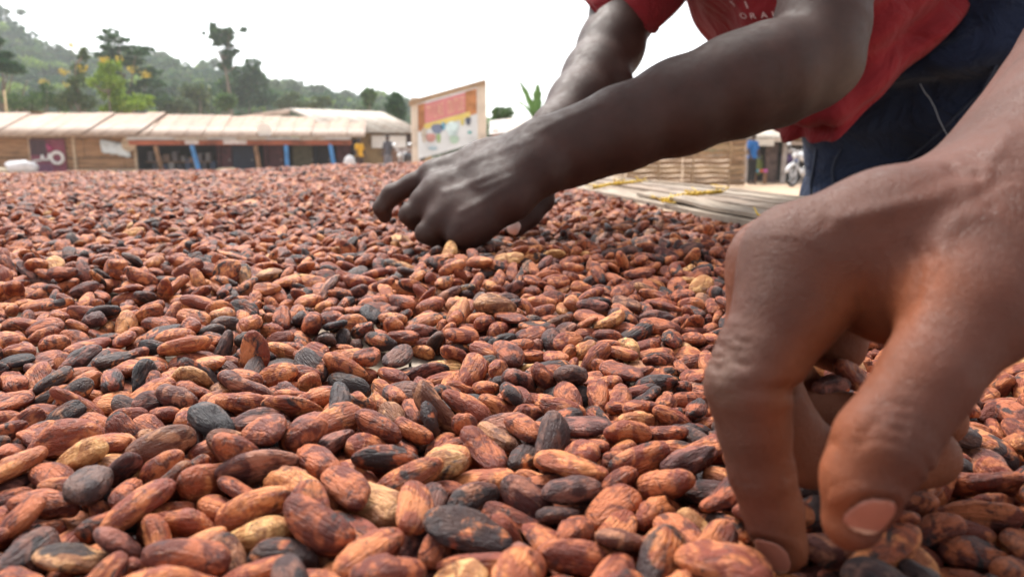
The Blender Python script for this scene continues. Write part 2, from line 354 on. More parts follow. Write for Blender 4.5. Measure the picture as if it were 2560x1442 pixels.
for i, (a_, b_, c_, e_, d, mt, lab) in enumerate(mids):
    bx = px_x(a_, d); rr0 = np.random.RandomState(60 + i)
    lst = [(a_ + rr0.uniform(-.6, .6) * c_, b_ + rr0.uniform(-.5, .9) * e_, c_ * rr0.uniform(.4, .6), e_ * rr0.uniform(.4, .7)) for _ in range(7)]
    hh = px_z(b_, d) - GZ
    tree('bushy_tree', lab, (bx, d, GZ), [((0, 0, 0), .12), ((0, 0, hh * .6), .09), ((0, 0, hh), .04)], [], clump_px(lst, d, bx), mt, 900, .0033 * d, 70 + i, 'bushy trees behind the roofs')
# banana plant
BAN = plain('banana_leaf', (.11, .22, .05), .5, .3, 3); d = 15.
bn = empty('banana_plant', (px_x(1340, d), d, GZ)); MB().tube([(0, 0, 0), (.02, 0, .9), (.0, 0, 1.75)], [.09, .08, .05], 9).build('stem', plain('banana_stem', (.20, .22, .09), .6, .3), bn, True)
def banana_leaf(tip, w, arch, side=0.):
    tip = Vector(tip); base = Vector((0, 0, 1.55)); V = []; F = []; n_ = 14
    for i in range(n_ + 1):
        t = i / n_; p = base.lerp(tip, t); p.z += arch * math.sin(t * math.pi); ww = .62 * w * math.sin(min(1, t * 1.1 + .08) * math.pi) ** .7 * (.85 + .3 * ((i * 7) % 3) / 2)
        u = Vector((.35, .8, 0)) if side == 0 else Vector((.9, .3, 0)); u.normalize()
        V += [p - u * ww + Vector((0, 0, ww * .35)), p, p + u * ww + Vector((0, 0, ww * .35))]
    for i in range(n_): F += [(3 * i, 3 * i + 1, 3 * i + 4, 3 * i + 3), (3 * i + 1, 3 * i + 2, 3 * i + 5, 3 * i + 4)]
    q = link('leaf', mesh('leaf', V, F, True), BAN, bn); s_ = q.modifiers.new('t', 'SOLIDIFY'); s_.thickness = .006
for tip, w_, ar, sd_ in (((-.40, 0, 2.42), .10, .10, 1), ((.03, .1, 2.40), .15, .05, 1), ((-.75, .1, 1.95), .10, .22, 0), ((-.50, -.2, 1.80), .09, .20, 0), ((.7, .2, 2.1), .13, .2, 1), ((.5, -.3, 1.6), .12, .3, 0)): banana_leaf(tip, w_, ar, sd_)
tag(bn, 'young banana plant with upright ragged leaves behind the arms', 'banana plant')
# radio mast on the ridge and the bamboo pole by the left roof
mp = MB(); d = 290.; hx_ = px_x(410, d)
for s_ in (-1, 1): mp.tube([(hx_ + s_ * .8, d, px_z(150, d)), (hx_ + s_ * .25, d, px_z(88, d))], .09, 5)
for q in range(7): t = q / 7.; w_ = .8 - .55 * t; z_ = px_z(150, d) * (1 - t) + px_z(88, d) * t; mp.tube([(hx_ - w_, d, z_), (hx_ + w_ * .85, d, z_ + 1.2)], .06, 4)
tag(mp.build('radio_mast', plain('galvanised', (.4, .42, .45))), 'faint lattice radio mast on the hilltop', 'mast')
tag(MB().tube([(px_x(48, 45), 45, GZ), (px_x(48, 45), 45, px_z(234, 45))], .055, 7).build('bamboo_pole', plain('bamboo', (.55, .40, .22)), None, True), 'bare bamboo pole standing behind the left roof', 'pole')
# ------------------------------------------------------------------ village buildings
def tin_mat(name, a, b, rust):
    k = NM(name, .55, .35); v = k.coord('Object'); n1 = k.noise(k.coord('Object', (5, .35, .35)), .9, 4); n2 = k.noise(v, 2.5, 5, .7)
    c = k.mix(k.ramp(n1, [(.35, 0.), (.7, 1.)]), a, b); oi = k.n('ShaderNodeObjectInfo')
    c = k.mix(k.ramp(n2, [(.46, 0.), (.66, .75)]), c, rust); c = k.mix(k.math('MULTIPLY', oi.outputs['Random'], .35), c, rust); k.color(c); return k.m
TIN = tin_mat('roof_tin_weathered', (.24, .145, .088), (.35, .235, .16), (.12, .052, .025))
TIN2 = tin_mat('roof_tin_grey', (.32, .275, .23), (.42, .37, .31), (.22, .14, .09))
WOODS = [plain('board_a', (.30, .165, .085), .85, .3, 3, .3, stretch=(.4, 1, 3)), plain('board_b', (.40, .27, .16), .85, .28, 3, .3, stretch=(.4, 1, 3)), plain('board_c', (.47, .35, .24), .85, .25, 3, .3, stretch=(.4, 1, 3))]
BLUE = plain('blue_paint', (.06, .22, .50), .6, .25, 4); BROWNP = plain('brown_post', (.25, .14, .08), .85, .3, 4); FASC = plain('orange_fascia', (.30, .085, .045), .75, .35, 1.2)
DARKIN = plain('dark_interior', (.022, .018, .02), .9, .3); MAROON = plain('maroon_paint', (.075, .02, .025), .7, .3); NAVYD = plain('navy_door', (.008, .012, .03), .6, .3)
WHT = plain('white_board', (.74, .72, .70), .6, .08, 3); GREYS = plain('grey_sheet', (.34, .31, .29), .6, .2, 2); OCH = plain('ochre_wall', (.30, .20, .10), .85, .25, 2); SACK = plain('white_sack', (.62, .61, .64), .8, .15, 5, .3)
def X(px, d): return px_x(px, d)
def Z(py, d): return px_z(py, d)
_sheet = {}
def roof_sheet(parent, x, w_, y0, z0, y1, z1, mat, skew=0.):
    """one corrugated sheet of a roof slope, from eave (y0,z0) to ridge (y1,z1)"""
    key = (round(w_, 2), mat.name, round(y1 - y0, 2), round(z1 - z0, 2), skew)
    if key not in _sheet:
        n_ = 20; V = []; F = []
        for i in range(n_ + 1):
            t = i / n_; b = .015 * math.cos(t * 2 * math.pi * 5)
            V += [(t * w_, 0, b), (t * w_ + skew, y1 - y0, z1 - z0 + b), (t * w_, 0, b - .012), (t * w_ + skew, y1 - y0, z1 - z0 + b - .012)]
        for i in range(n_): a = 4 * i; F += [(a, a + 4, a + 5, a + 1), (a + 2, a + 3, a + 7, a + 6), (a, a + 2, a + 6, a + 4), (a + 1, a + 5, a + 7, a + 3)]
        F += [(0, 1, 3, 2), (4 * n_, 4 * n_ + 2, 4 * n_ + 3, 4 * n_ + 1)]
        me = mesh('roof_sheet', V, F, True); me.materials.append(mat); _sheet[key] = me
    o = bpy.data.objects.new('roof_sheet', _sheet[key]); COL.objects.link(o); o.parent = parent
    o.location = (x, y0 + random.uniform(-.03, .03), z0 + random.uniform(-.015, .02)); o.rotation_euler = (random.uniform(-.01, .01), 0, 0); return o
def box(name, x0, x1, y0, y1, z0, z1, mat, parent, bevel=0): return MB().box(((x0 + x1) / 2, (y0 + y1) / 2, (z0 + z1) / 2), (x1 - x0, y1 - y0, z1 - z0)).build(name, mat, parent, False, bevel)
def post(name, px0, py0, px1, py1, d, w_, mat, parent):
    return MB().tube([(X(px0, d), d, Z(py0, d)), (X(px1, d), d, GZ if py1 is None else Z(py1, d))], [w_, w_ * 1.1], 6).build(name, mat, parent)
D1 = 38.
# --- plank-walled store at the left
A1 = empty('timber_store', (0, 0, 0)); xl, xr = X(-190, D1), X(352, D1)
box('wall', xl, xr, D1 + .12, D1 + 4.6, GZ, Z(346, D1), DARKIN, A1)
x = xl; row = [(Z(394, D1), Z(347, D1), 0), (Z(420, D1), Z(395, D1), 1), (GZ, Z(421, D1), 2)]
for z0, z1, base in row:
    x = xl + random.uniform(-.6, 0)
    while x < xr:
        w_ = random.uniform(1.3, 2.4); x1 = min(x + w_, xr); off = random.uniform(0, .02)
        if x1 - max(x, xl) > .15: box('board', max(x, xl), x1 - .025, D1 + .04 + off, D1 + .10 + off, z0 + .012, z1 - .012, WOODS[min(2, max(0, base + random.choice((0, 0, 1)) if base == 0 else base + random.choice((-1, 0, 0))))], A1)
        x += w_
for px in (-60, 92, 200, 350): box('wall_post', X(px, D1), X(px, D1) + .13, D1 - .03, D1 + .06, GZ, Z(344, D1), WOODS[2], A1)
for i in range(13):
    x = X(-200, D1) + i * .88
    if x < X(352, D1): roof_sheet(A1, x, .92, D1 - .75, Z(341, D1 - .75), D1 + 2.9, Z(287, D1 + 2.9), TIN, .0)
    if x < X(352, D1): roof_sheet(A1, x, .92, D1 + 6.4, Z(341, D1 - .75), D1 + 2.9, Z(287, D1 + 2.9) - .01, TIN, .0)
box('ridge_pole', X(112, 41), X(140, 41), 40.8, 40.9, Z(288, 41), Z(284, 41), BROWNP, A1)
tag(A1, 'low timber-boarded store with corrugated tin roof at the far left', 'building')
# poster leaning on it
ps = empty('poster', (X(95, D1 - .06), D1 - .06, Z(440, D1))); pw, phh = X(181, D1) - X(95, D1), Z(350, D1) - Z(440, D1)
MB().box((pw / 2, 0, phh / 2), (pw, .03, phh)).build('backing', plain('poster_maroon', (.19, .035, .065), .6, .25, 2), ps)
MB().box((pw * .24, -.022, phh * .78), (pw * .46, .006, phh * .42)).build('dark_panel', plain('poster_dark', (.055, .02, .03), .6, .3, 3), ps)
MB().box((pw * .36, -.022, phh * .18), (pw * .5, .006, phh * .30)).build('violet_panel', plain('poster_violet', (.20, .07, .14), .6, .25, 3), ps)
m = MB(); m.tube([(pw * (.76 + .17 * math.cos(a)), -.032, phh * (.50 + .15 * math.sin(a))) for a in np.linspace(0, 6.283, 21)], .085, 6); m.build('white_ring_print', WHT, ps, True)
m = MB(); m.tube([(pw * .06, -.032, phh * .42), (pw * .2, -.032, phh * .43), (pw * .30, -.032, phh * .44), (pw * .33, -.032, phh * .58)], .05, 6); m.build('white_stroke_print', WHT, ps, True)
m = MB(); m.tube([(pw * .34, -.032, phh * .58), (pw * .38, -.032, phh * .45), (pw * .5, -.032, phh * .45), (pw * .55, -.032, phh * .62)], .06, 6); m.build('white_stroke_print', WHT, ps, True)
m = MB(); m.tube([(pw * .52, -.032, phh * .86), (pw * .62, -.032, phh * .70)], [.10, .13], 8); m.build('pink_figure_print', plain('poster_pink', (.36, .05, .14)), ps, True)
tag(ps, 'maroon poster with white curved lettering leaning on the timber store', 'poster')
def lump(name, mat, c, r, label, cat, seed, group=None):
    rs = np.random.RandomState(seed); V = []; F = []; nu, nv = 16, 10
    for i in range(nv + 1):
        th = math.pi * i / nv
        for j in range(nu):
            ph = 2 * math.pi * j / nu; q = np.array((math.sin(th) * math.cos(ph), math.sin(th) * math.sin(ph), math.cos(th))); q = np.sign(q) * np.abs(q) ** .8
            V.append(np.array(c) + q * np.array(r) * (1 + .10 * math.sin(3 * ph + seed + 2 * th) + .05 * rs.randn()))
    for i in range(nv):
        for j in range(nu): F.append((i * nu + j, (i + 1) * nu + j, (i + 1) * nu + (j + 1) % nu, i * nu + (j + 1) % nu))
    return tag(link(name, mesh(name, V, F, True), mat), label, cat, group)
lump('sack', SACK, (X(68, 36.5), 36.5, GZ + .28), (.72, .4, .30), 'slumped white sack lying left of the maroon poster', 'sack', 3)
lump('sack', plain('straw_sack', (.5, .42, .3)), (X(18, 36.4), 36.4, GZ + .12), (.5, .3, .12), 'flat straw-coloured sack beside the slumped white sack', 'sack', 5)
# ragged sheet and oval board at the corner
V = []; F = []
for i in range(9):
    for j in range(6): V.append((X(272 + i * 9, D1), D1 - .10 - .03 * math.sin(i * 1.3 + j), Z(350 + 6 * j + 1.6 * i + (3 if i % 2 else 0) * (j == 5), D1)))
for i in range(8):
    for j in range(5): F.append((i * 6 + j, (i + 1) * 6 + j, (i + 1) * 6 + j + 1, i * 6 + j + 1))
q = link('plastic_sheet', mesh('plastic_sheet', V, F, True), plain('pale_plastic', (.50, .54, .56), .5, .3, 1.6)); q.modifiers.new('t', 'SOLIDIFY').thickness = .01
tag(q, 'ragged pale plastic sheet hanging at the corner of the timber store', 'sheet')
m = MB(); m.tube([(X(347, D1), D1 - .34, Z(362, D1)), (X(347, D1), D1 - .30, Z(362, D1))], .36, 20); q = m.build('wooden_tray', WOODS[2]); tag(q, 'oval pale wooden tray hung under the eave between store and shops', 'tray')
# --- row of open-fronted shops
A2 = empty('shop_row', (0, 0, 0)); xl, xr = X(354, D1), X(892, D1)
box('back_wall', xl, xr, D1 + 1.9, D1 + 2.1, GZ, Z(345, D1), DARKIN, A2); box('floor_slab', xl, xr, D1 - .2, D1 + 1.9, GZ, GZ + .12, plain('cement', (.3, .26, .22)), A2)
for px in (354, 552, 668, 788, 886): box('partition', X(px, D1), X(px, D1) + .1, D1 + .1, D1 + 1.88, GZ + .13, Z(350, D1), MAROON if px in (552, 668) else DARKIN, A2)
for p0, p1, mt in ((556, 584, MAROON), (586, 640, NAVYD), (664, 712, MAROON), (736, 790, plain('olive_door', (.09, .075, .045), .8, .2)), (795, 832, DARKIN), (845, 880, MAROON)):
    dr = box('door', X(p0, D1), X(p1, D1), D1 + .30, D1 + .36, GZ + .13, Z(364, D1), mt, A2)
    box('handle', X(p1 - 6, D1), X(p1 - 4, D1), D1 + .24, D1 + .295, Z(402, D1), Z(398, D1), GREYS, dr)
xs = [354, 470, 548, 618, 690, 770, 830, 893]
for i in range(7):
    box('eave_board', X(xs[i], D1) + .01, X(xs[i + 1], D1) - .01, D1 - .82, D1 - .76, Z(352 + (i % 2), D1), Z(346 - (i % 3 == 0) * 1., D1), GREYS if i % 2 == 0 else TIN2, A2)
    box('fascia', X(xs[i], D1) + .01, X(xs[i + 1], D1) - .01, D1 - .64, D1 - .58, Z(364, D1), Z(353, D1), FASC, A2)
for p0, p1 in ((492, 524), (584, 640)): box('sign_board', X(p0, D1), X(p1, D1), D1 - .70, D1 - .65, Z(362, D1), Z(352, D1), plain('faded_white', (.55, .5, .5), .7), A2)
for a_, b_, mt in (((404, 366), (416, None), BROWNP), ((493, 364), (508, None), BLUE), ((650, 366), (657, None), BROWNP), ((725, 364), (726, None), BLUE), ((833, 360), (843, None), BLUE)): post('roof_post', *a_, *b_, D1 - .55, .11, mt, A2)
for i in range(13): roof_sheet(A2, X(354, D1) + i * .88, .92, D1 - .75, Z(344, D1 - .75), D1 + 2.9, Z(289 + i * .9, D1 + 2.9), TIN, -.6 + .0 * i)
tag(A2, 'row of open-fronted shops with blue posts, orange fascia and tin roof', 'building')
rg = random.Random(8); GOODS = [plain('goods_%d' % i, c, .6, .2, 5) for i, c in enumerate([(.16, .14, .15), (.09, .08, .09), (.22, .2, .2), (.06, .08, .14), (.2, .13, .1), (.3, .28, .27)])]
GCOL = ['grey', 'black', 'light grey', 'dark blue', 'brown', 'pale']; ORDW = ['leftmost', 'second from left', 'middle', 'second from right', 'rightmost']
for i in range(16):
    px = 368 + i * 10.5; w_ = rg.uniform(.10, .2); h_ = rg.uniform(.18, .55); z0 = GZ + .125 if i % 2 else Z(404, D1)
    if i % 2 == 0: box('shelf', X(px, D1) - .2, X(px, D1) + .2, D1 + .70, D1 + 1.2, z0 - .05, z0 - .004, BROWNP, A2)
    m = MB().box((X(px, D1), D1 + .95, z0 + h_ / 2), (w_ * 2, .3, h_)); q = m.build('goods_bundle', GOODS[i % 6], None, False, .03)
    tag(q, f'{GCOL[i % 6]} bundle {"on the floor" if i % 2 else "on a shelf"} of the dark shop, {"left" if i < 6 else ("middle" if i < 11 else "right")} part', 'goods', 'goods in the dark shop')
lump('sack', SACK, (X(880, 33), 33, GZ + .40), (.26, .2, .40), 'upright white sack left of the person in yellow', 'sack', 8)
lump('basket_heap', plain('straw', (.5, .4, .26)), (X(580, 36.8), 36.8, GZ + .10), (.6, .3, .14), 'flat straw heap on the ground before the navy door', 'straw heap', 9)
m = MB(); m.tube([(X(684, D1), D1 - .6, Z(331, D1)), (X(684, D1), D1 - .45, Z(329, D1))], [.36, .30], 18); tag(m.build('basin', WHT), 'white basin lying on the edge of the shop roof', 'basin')
# --- hip-roofed house
A3 = empty('hip_roofed_house', (0, 0, 0)); D3 = 39.2
box('wall', X(860, D3), X(1062, D3), D3, D3 + 4, GZ, Z(334, D3), OCH, A3); box('dark_wall_panel', X(962, D3), X(1062, D3), D3 - .06, D3 - .01, Z(366, D3), Z(338, D3), plain('dark_brown_wall', (.06, .035, .035)), A3)
box('lower_wall_panel', X(962, D3), X(1062, D3), D3 - .06, D3 - .01, GZ, Z(367, D3), plain('clay_wall', (.21, .11, .07)), A3)
rdz, rdy = Z(277, D3 + 3), D3 + 3
def slope(pts, nsh, mat):
    """a roof slope made of sheets side by side; pts = eave left, eave right, ridge right, ridge left"""
    e0, e1, r1, r0 = [Vector(p) for p in pts]
    for i in range(nsh):
        V = []; F = []; n_ = 12; t0, t1 = i / nsh, (i + 1) / nsh
        for j in range(n_ + 1):
            t = t0 + (t1 - t0) * j / n_; b = .012 * math.cos(j * math.pi); up = Vector((0, -.2, 1)) * b; lf = Vector((0, 0, random.uniform(0, .0) + (i % 2) * .012)); a, c = e0.lerp(e1, t) + up + lf, r0.lerp(r1, t) + up + lf
            V += [a, c, a - Vector((0, 0, .012)), c - Vector((0, 0, .012))]
        for j in range(n_): a = 4 * j; F += [(a, a + 4, a + 5, a + 1), (a + 2, a + 3, a + 7, a + 6), (a, a + 2, a + 6, a + 4)]
        link('roof_sheet', mesh('roof_sheet', V, F, True), mat, A3)
eL, eR = (X(868, D3 - .6), D3 - .6, Z(333, D3 - .6)), (X(1075, D3 - .6), D3 - .6, Z(335, D3 - .6))
rL, rR = (X(742, rdy), rdy, Z(276, rdy)), (X(962, rdy), rdy, Z(284, rdy))
slope([eL, eR, rR, rL], 9, TIN2); slope([eR, (X(1075, D3 + 6.6), D3 + 6.6, eR[2]), (rR[0], rR[1] + .02, rR[2]), (rR[0], rR[1], rR[2])], 4, TIN2)
slope([(X(560, D3 + 4), D3 + 4, Z(303, D3 + 4)), (X(735, D3 + 2.5), D3 + 2.5, Z(290, D3 + 2.5)), (X(742, rdy) - .05, rdy, Z(277, rdy)), (X(740, rdy) - .5, rdy + .6, Z(277, rdy))], 3, TIN)
MB().tube([Vector(eL) + Vector((0, -.05, -.06)), Vector(rL) + Vector((0, -.05, -.06))], .10, 6).build('barge_board', plain('grey_wood', (.33, .29, .25)), A3)
tag(A3, 'ochre house with pale hip roof at the right end of the shops', 'building')
for (p0, p1, lab) in ((935, 970, 'small white notice board on the ochre house, the left one'), (977, 1020, 'wider white notice board on the ochre house, the right one')):
    e = empty('notice_board', (X(p0, D3 - .2), D3 - .2, Z(371, D3))); ww, hh = X(p1, D3) - X(p0, D3), Z(341, D3) - Z(371, D3)
    MB().box((ww / 2, 0, hh / 2), (ww, .03, hh)).build('panel', WHT, e, False, .008); MB().box((ww / 2, .035, hh / 2), (.06, .03, hh + .1)).build('batten', BROWNP, e); tag(e, lab, 'notice board', 'white notice boards')
# --- billboard of timber with a printed banner
D4 = 10.; bb = empty('billboard', (X(1042, D4), D4, GZ)); bw = X(1212, D4) - X(1042, D4)
def bz(py): return Z(py, D4) - GZ
CREAM = plain('cream_timber', (.62, .54, .46), .7, .15, 6)
for x0, x1, y0, y1, r_ in ((-.01, .02, 0, bz(250), .046), (bw - .04, bw - .02, 0, bz(212), .058)):
    MB().box(((x0 + x1) / 2, 0, y1 / 2), (r_ * 2, .07, y1)).build('post', CREAM, bb, False, .006)
sl = (bz(212) - bz(258)) / bw
def para(name, u0, u1, v0, v1, mat, y, th=.012, sl_=None):
    s_ = sl if sl_ is None else sl_; V = [(u, y + dy_, v + s_ * u) for u in (u0, u1) for dy_ in (0, th) for v in (v0, v1)]
    return link(name, mesh(name, V, [(0, 1, 3, 2), (4, 6, 7, 5), (0, 4, 5, 1), (2, 3, 7, 6), (0, 2, 6, 4), (1, 5, 7, 3)]), mat, bb)
para('top_rail', -.06, bw + .02, bz(268), bz(256), plain('brown_timber', (.34, .24, .16), .8), -.065, .05)
bn_ = para('banner', .045, bw - .085, bz(400), bz(269), plain('banner_pale', (.62, .66, .70), .6, .12, 4), -.055, .01)
para('orange_print', .05, .15, bz(335), bz(271), plain('print_orange', (.46, .21, .10), .6, .35, 5), -.062, .005); para('orange_print', .66, bw - .09, bz(330), bz(271), plain('print_orange_b', (.44, .20, .09), .6, .45, 5), -.062, .005)
para('red_print', .14, .66, bz(320), bz(273), plain('print_red', (.55, .22, .23), .6, .15, 4), -.064, .005); para('yellow_print', .13, .72, bz(334), bz(321), plain('print_yellow', (.66, .54, .18), .6, .1), -.066, .005)
LTR = plain('print_letters', (.72, .50, .34), .6, .1)
u = .17
for wd_ in ('TILAS', 'OUTUE'):
    for ch in wd_:
        fc = bpy.data.curves.new('l', 'FONT'); fc.body = ch; fc.size = .09; fc.extrude = .002
        to = bpy.data.objects.new('tmp', fc); COL.objects.link(to); me_ = bpy.data.meshes.new_from_object(to.evaluated_get(bpy.context.evaluated_depsgraph_get())); bpy.data.objects.remove(to)
        q = link('letter', me_, LTR, bb); q.location = (u, -.070, bz(311) + sl * u); q.rotation_euler = (R(90), 0, 0); q.scale = (.62, 2.6, 1); u += .045
    u += .035
for (p0, p1, q0, q1, c) in ((1084, 1112, 312, 338, (.16, .20, .30)), (1108, 1118, 308, 330, (.18, .42, .60)), (1070, 1094, 335, 358, (.52, .28, .26)), (1096, 1106, 335, 360, (.30, .42, .22)), (1120, 1150, 305, 345, (.55, .70, .74)), (1128, 1150, 340, 362, (.36, .50, .42)), (1155, 1164, 300, 318, (.62, .54, .18)), (1168, 1180, 296, 318, (.10, .12, .18)), (1172, 1182, 330, 338, (.10, .32, .33)), (1060, 1072, 320, 360, (.55, .50, .44)), (1076, 1098, 368, 376, (.35, .50, .60))):
    u0, u1 = X(p0, D4) - X(1042, D4), X(p1, D4) - X(1042, D4); mid_ = (u0 + u1) / 2
    n_ = 14; V = [(mid_ + (u1 - u0) / 2 * math.cos(a) * (1 + .15 * math.sin(3 * a)), -.067, (bz(q0) + bz(q1)) / 2 + (bz(q0) - bz(q1)) / 2 * math.sin(a) * (1 + .12 * math.cos(2 * a))) for a in np.linspace(0, 6.283, n_, endpoint=False)]
    V += [(a, -.060, c_) for a, _, c_ in V]; F = [tuple(range(n_))] + [(i, (i + 1) % n_, n_ + (i + 1) % n_, n_ + i) for i in range(n_)]
    link('picture_print', mesh('picture_print', V, F), plain('print', c, .6, .25, 8), bb)
tag(bb, 'leaning timber billboard with red, yellow and orange printed banner', 'billboard')
# --- small hut right of the billboard
A5 = empty('small_hut', (0, 0, 0)); D5 = 19.
box('wall', X(1225, D5), X(1420, D5), D5, D5 + 2.5, GZ, Z(338, D5), plain('hut_dark_brown', (.07, .045, .03)), A5); box('orange_cloth', X(1233, D5), X(1250, D5), D5 - .05, D5 - .01, Z(342, D5), Z(328, D5), plain('orange_cloth', (.42, .12, .03)), A5)
for i in range(5):
    MB().box((X(1245 + i * 44, D5), D5 - .1 + .7, Z(318 - i * 5, D5)), (.44, 1.9, .03), Matrix.Rotation(R(-6), 3, 'Y') @ Matrix.Rotation(R(12), 3, 'X')).build('roof_sheet', TIN2 if i % 2 else GREYS, A5)
tag(A5, 'small dark hut with sagging tin roof between billboard and arms', 'hut')
# --- split-cane fence
D6 = 22.; A6 = empty('cane_fence', (0, 0, 0)); CANE = [plain('cane_%d' % i, c, .8, .3, 5, .3, stretch=(.5, 1, 4)) for i, c in enumerate([(.29, .18, .095), (.35, .235, .135), (.235, .14, .075), (.31, .195, .115)])]
zt, nb = Z(352, D6), 9
for i in range(nb):
    z0 = GZ + .04 + (zt - GZ - .04) * i / nb; hh = (zt - GZ) / nb
    for (p0, p1) in ((1380, 1560), (1562, 1700), (1702, 1856)):
        m = MB(); V = []; F = []; n_ = 14
        for j in range(n_ + 1):
            t = j / n_; x_ = X(p0, D6) * (1 - t) + X(p1, D6) * t; y_ = D6 + .025 * math.sin(j * 1.7 + i * 2) ; dz = .012 * math.sin(j * .9 + i)
            V += [(x_, y_, z0 + .012 + dz), (x_, y_, z0 + hh - .012 + dz), (x_, y_ + .02, z0 + .012 + dz), (x_, y_ + .02, z0 + hh - .012 + dz)]
        for j in range(n_): a = 4 * j; F += [(a, a + 4, a + 5, a + 1), (a + 2, a + 3, a + 7, a + 6), (a + 1, a + 5, a + 7, a + 3), (a, a + 2, a + 6, a + 4)]
        F += [(0, 1, 3, 2), (4 * n_, 4 * n_ + 2, 4 * n_ + 3, 4 * n_ + 1)]; link('cane_band', mesh('cane_band', V, F), CANE[(i + p0) % 4], A6)
for px in (1470, 1566, 1640, 1725, 1815): MB().tube([(X(px, D6), D6 - .055, GZ), (X(px, D6) + .03, D6 - .055, zt + .06)], .028, 6).build('fence_post', CANE[1], A6)
tag(A6, 'fence of woven horizontal split-cane bands under the bent forearm', 'fence')
# --- market stall
D7 = 25.; A7 = empty('market_stall', (0, 0, 0)); xl, xr = X(1856, D7), X(2130, D7)
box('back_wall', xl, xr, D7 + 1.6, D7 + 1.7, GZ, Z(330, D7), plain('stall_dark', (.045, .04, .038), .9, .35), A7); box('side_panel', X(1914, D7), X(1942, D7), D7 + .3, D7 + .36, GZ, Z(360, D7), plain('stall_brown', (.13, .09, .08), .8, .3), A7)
for px in (1858, 1952, 2060, 2128): post('post', px, 350, px - 2, None, D7, .075, plain('pale_post', (.42, .37, .34), .8, .2), A7)
for i in range(5): roof_sheet(A7, xl - .2 + i * .8, .84, D7 - .5, Z(347, D7 - .5), D7 + 2, Z(326, D7 + 2), TIN2)
box('awning_board', X(1858, D7), X(1912, D7), D7 - .46, D7 - .40, Z(366, D7), Z(349, D7), plain('cream_awning', (.66, .60, .52), .7, .1), A7); box('awning_board', X(1914, D7), X(1962, D7), D7 - .42, D7 - .36, Z(356, D7), Z(346, D7), plain('cream_awning_b', (.62, .54, .47), .7, .1), A7)
box('beam', X(1957, D7), X(2130, D7), D7 - .06, D7 + .06, Z(364, D7), Z(356, D7), plain('pale_beam', (.50, .44, .40), .8), A7); box('gable_board', X(1966, D7), X(2100, D7), D7 - .05, D7 + .02, Z(354, D7), Z(330, D7), plain('brown_gable', (.26, .17, .10), .8), A7)
tag(A7, 'market stall with pale posts and cream awning beyond the cane fence', 'stall')
ct = empty('counter', (X(1893, 24), 24, GZ)); MB().box((0, 0, .42), (.42, .3, .05)).build('top', BROWNP, ct)
for sx in (-.16, .16): MB().box((sx, 0, .20), (.05, .2, .39)).build('leg', BROWNP, ct)
for i, c in enumerate(((.08, .32, .45), (.55, .12, .05), (.55, .12, .40))): MB().box((-.14 + i * .13, -.156, .42), (.12, .008, .09)).build('colour_panel', plain('cp%d' % i, c), ct)
tag(ct, 'little counter with blue, orange and pink front in the stall', 'counter')
for i, (px, py, c, lab) in enumerate(((1980, 392, (.12, .2, .5), 'blue plastic bundle hanging in the stall behind the motorcycle'), (1972, 384, (.42, .38, .36), 'pale cloth bundle hanging highest in the stall'), (1962, 395, (.10, .06, .18), 'purple bundle hanging beside the stall post'), (1890, 412, (.14, .17, .04), 'green gourd-shaped bag behind the little counter'))):
    lump('hanging_bundle', plain('bundle%d' % i, c, .6), (X(px, 25.5), 25.5, Z(py, 25.5)), (.22, .18, .17) if i < 3 else (.13, .12, .3), lab, 'bundle', 20 + i)

# ------------------------------------------------------------------ people and motorcycles in the background
def villager(loc, rz, hgt, skin, top, bottom, label, sit=False):
    k = hgt / 1.7; fl = Field((-.45, -.45, -.05), (.45, .45, 1.85), .016); F = fl.new(); C_ = fl.chain
    hipz = .92 if not sit else .50
    for s_ in (-1, 1):
        if sit: C_(F, [((s_ * .09, 0, hipz), .085), ((s_ * .12, -.38, hipz + .03), .07), ((s_ * .12, -.36, .08), .05), ((s_ * .12, -.44, .04), .04)], .04, .05)
        else: C_(F, [((s_ * .09, 0, hipz), .09), ((s_ * .10, -.02, .48), .065), ((s_ * .10, .02, .08), .045), ((s_ * .11, -.10, .04), .04)], .04, .05)
        C_(F, [((s_ * .17, 0, hipz + .50), .055), ((s_ * .24, -.02, hipz + .22), .043), ((s_ * .22, -.14, hipz + .0), .034), ((s_ * .21, -.19, hipz - .06), .036)], .03, .05)
    C_(F, [((0, 0, hipz), .12), ((0, 0, hipz + .25), .12), ((0, .01, hipz + .46), .13)], .06, .05); C_(F, [((-.12, 0, hipz + .50), .06), ((.12, 0, hipz + .50), .06)], .05, .05)
    C_(F, [((0, 0, hipz + .5), .05), ((0, -.01, hipz + .64), .05)], .03, .05); C_(F, [((0, -.02, hipz + .70), .082), ((0, -.01, hipz + .755), .085)], .02, .05); C_(F, [((0, -.10, hipz + .70), .012), ((0, -.112, hipz + .685), .014)], .01, .05)
    V, Q = surface(F, fl.lo, fl.h); V = relax(V, Q, 2); N = normals(V, Q); me = np_mesh('person', V * k, Q); fattr(me, 'palm', np.zeros(len(V))); fattr(me, 'dust', np.zeros(len(V)))
    o = link('person', me, skin); o.location = loc; o.rotation_euler = (0, 0, rz)
    def cloth(name, msk, mat, th):
        f = msk[Q].all(1); q = Q[f]; u_, inv = np.unique(q, return_inverse=True); link(name, np_mesh(name, (V[u_] + N[u_] * th) * k, inv.reshape(-1, 4)), mat, o)
    z = V[:, 2]; arm = np.abs(V[:, 0]) > .19
    cloth('shirt', (z > hipz - .03) & (z < hipz + .56) & ~(arm & (z < hipz + .30)), top, .014)
    cloth('trousers', (z < hipz + .04) & (z > .12) & ~((np.abs(V[:, 0]) > .175) & (z > hipz - .2) & (V[:, 1] > -.3 if not sit else V[:, 1] < -9)), bottom, .010)
    cloth('hair', (z > hipz + .72) & ((V[:, 1] > -.06) | (z > hipz + .79)), HAIR, .008)
    return tag(o, label, 'person')
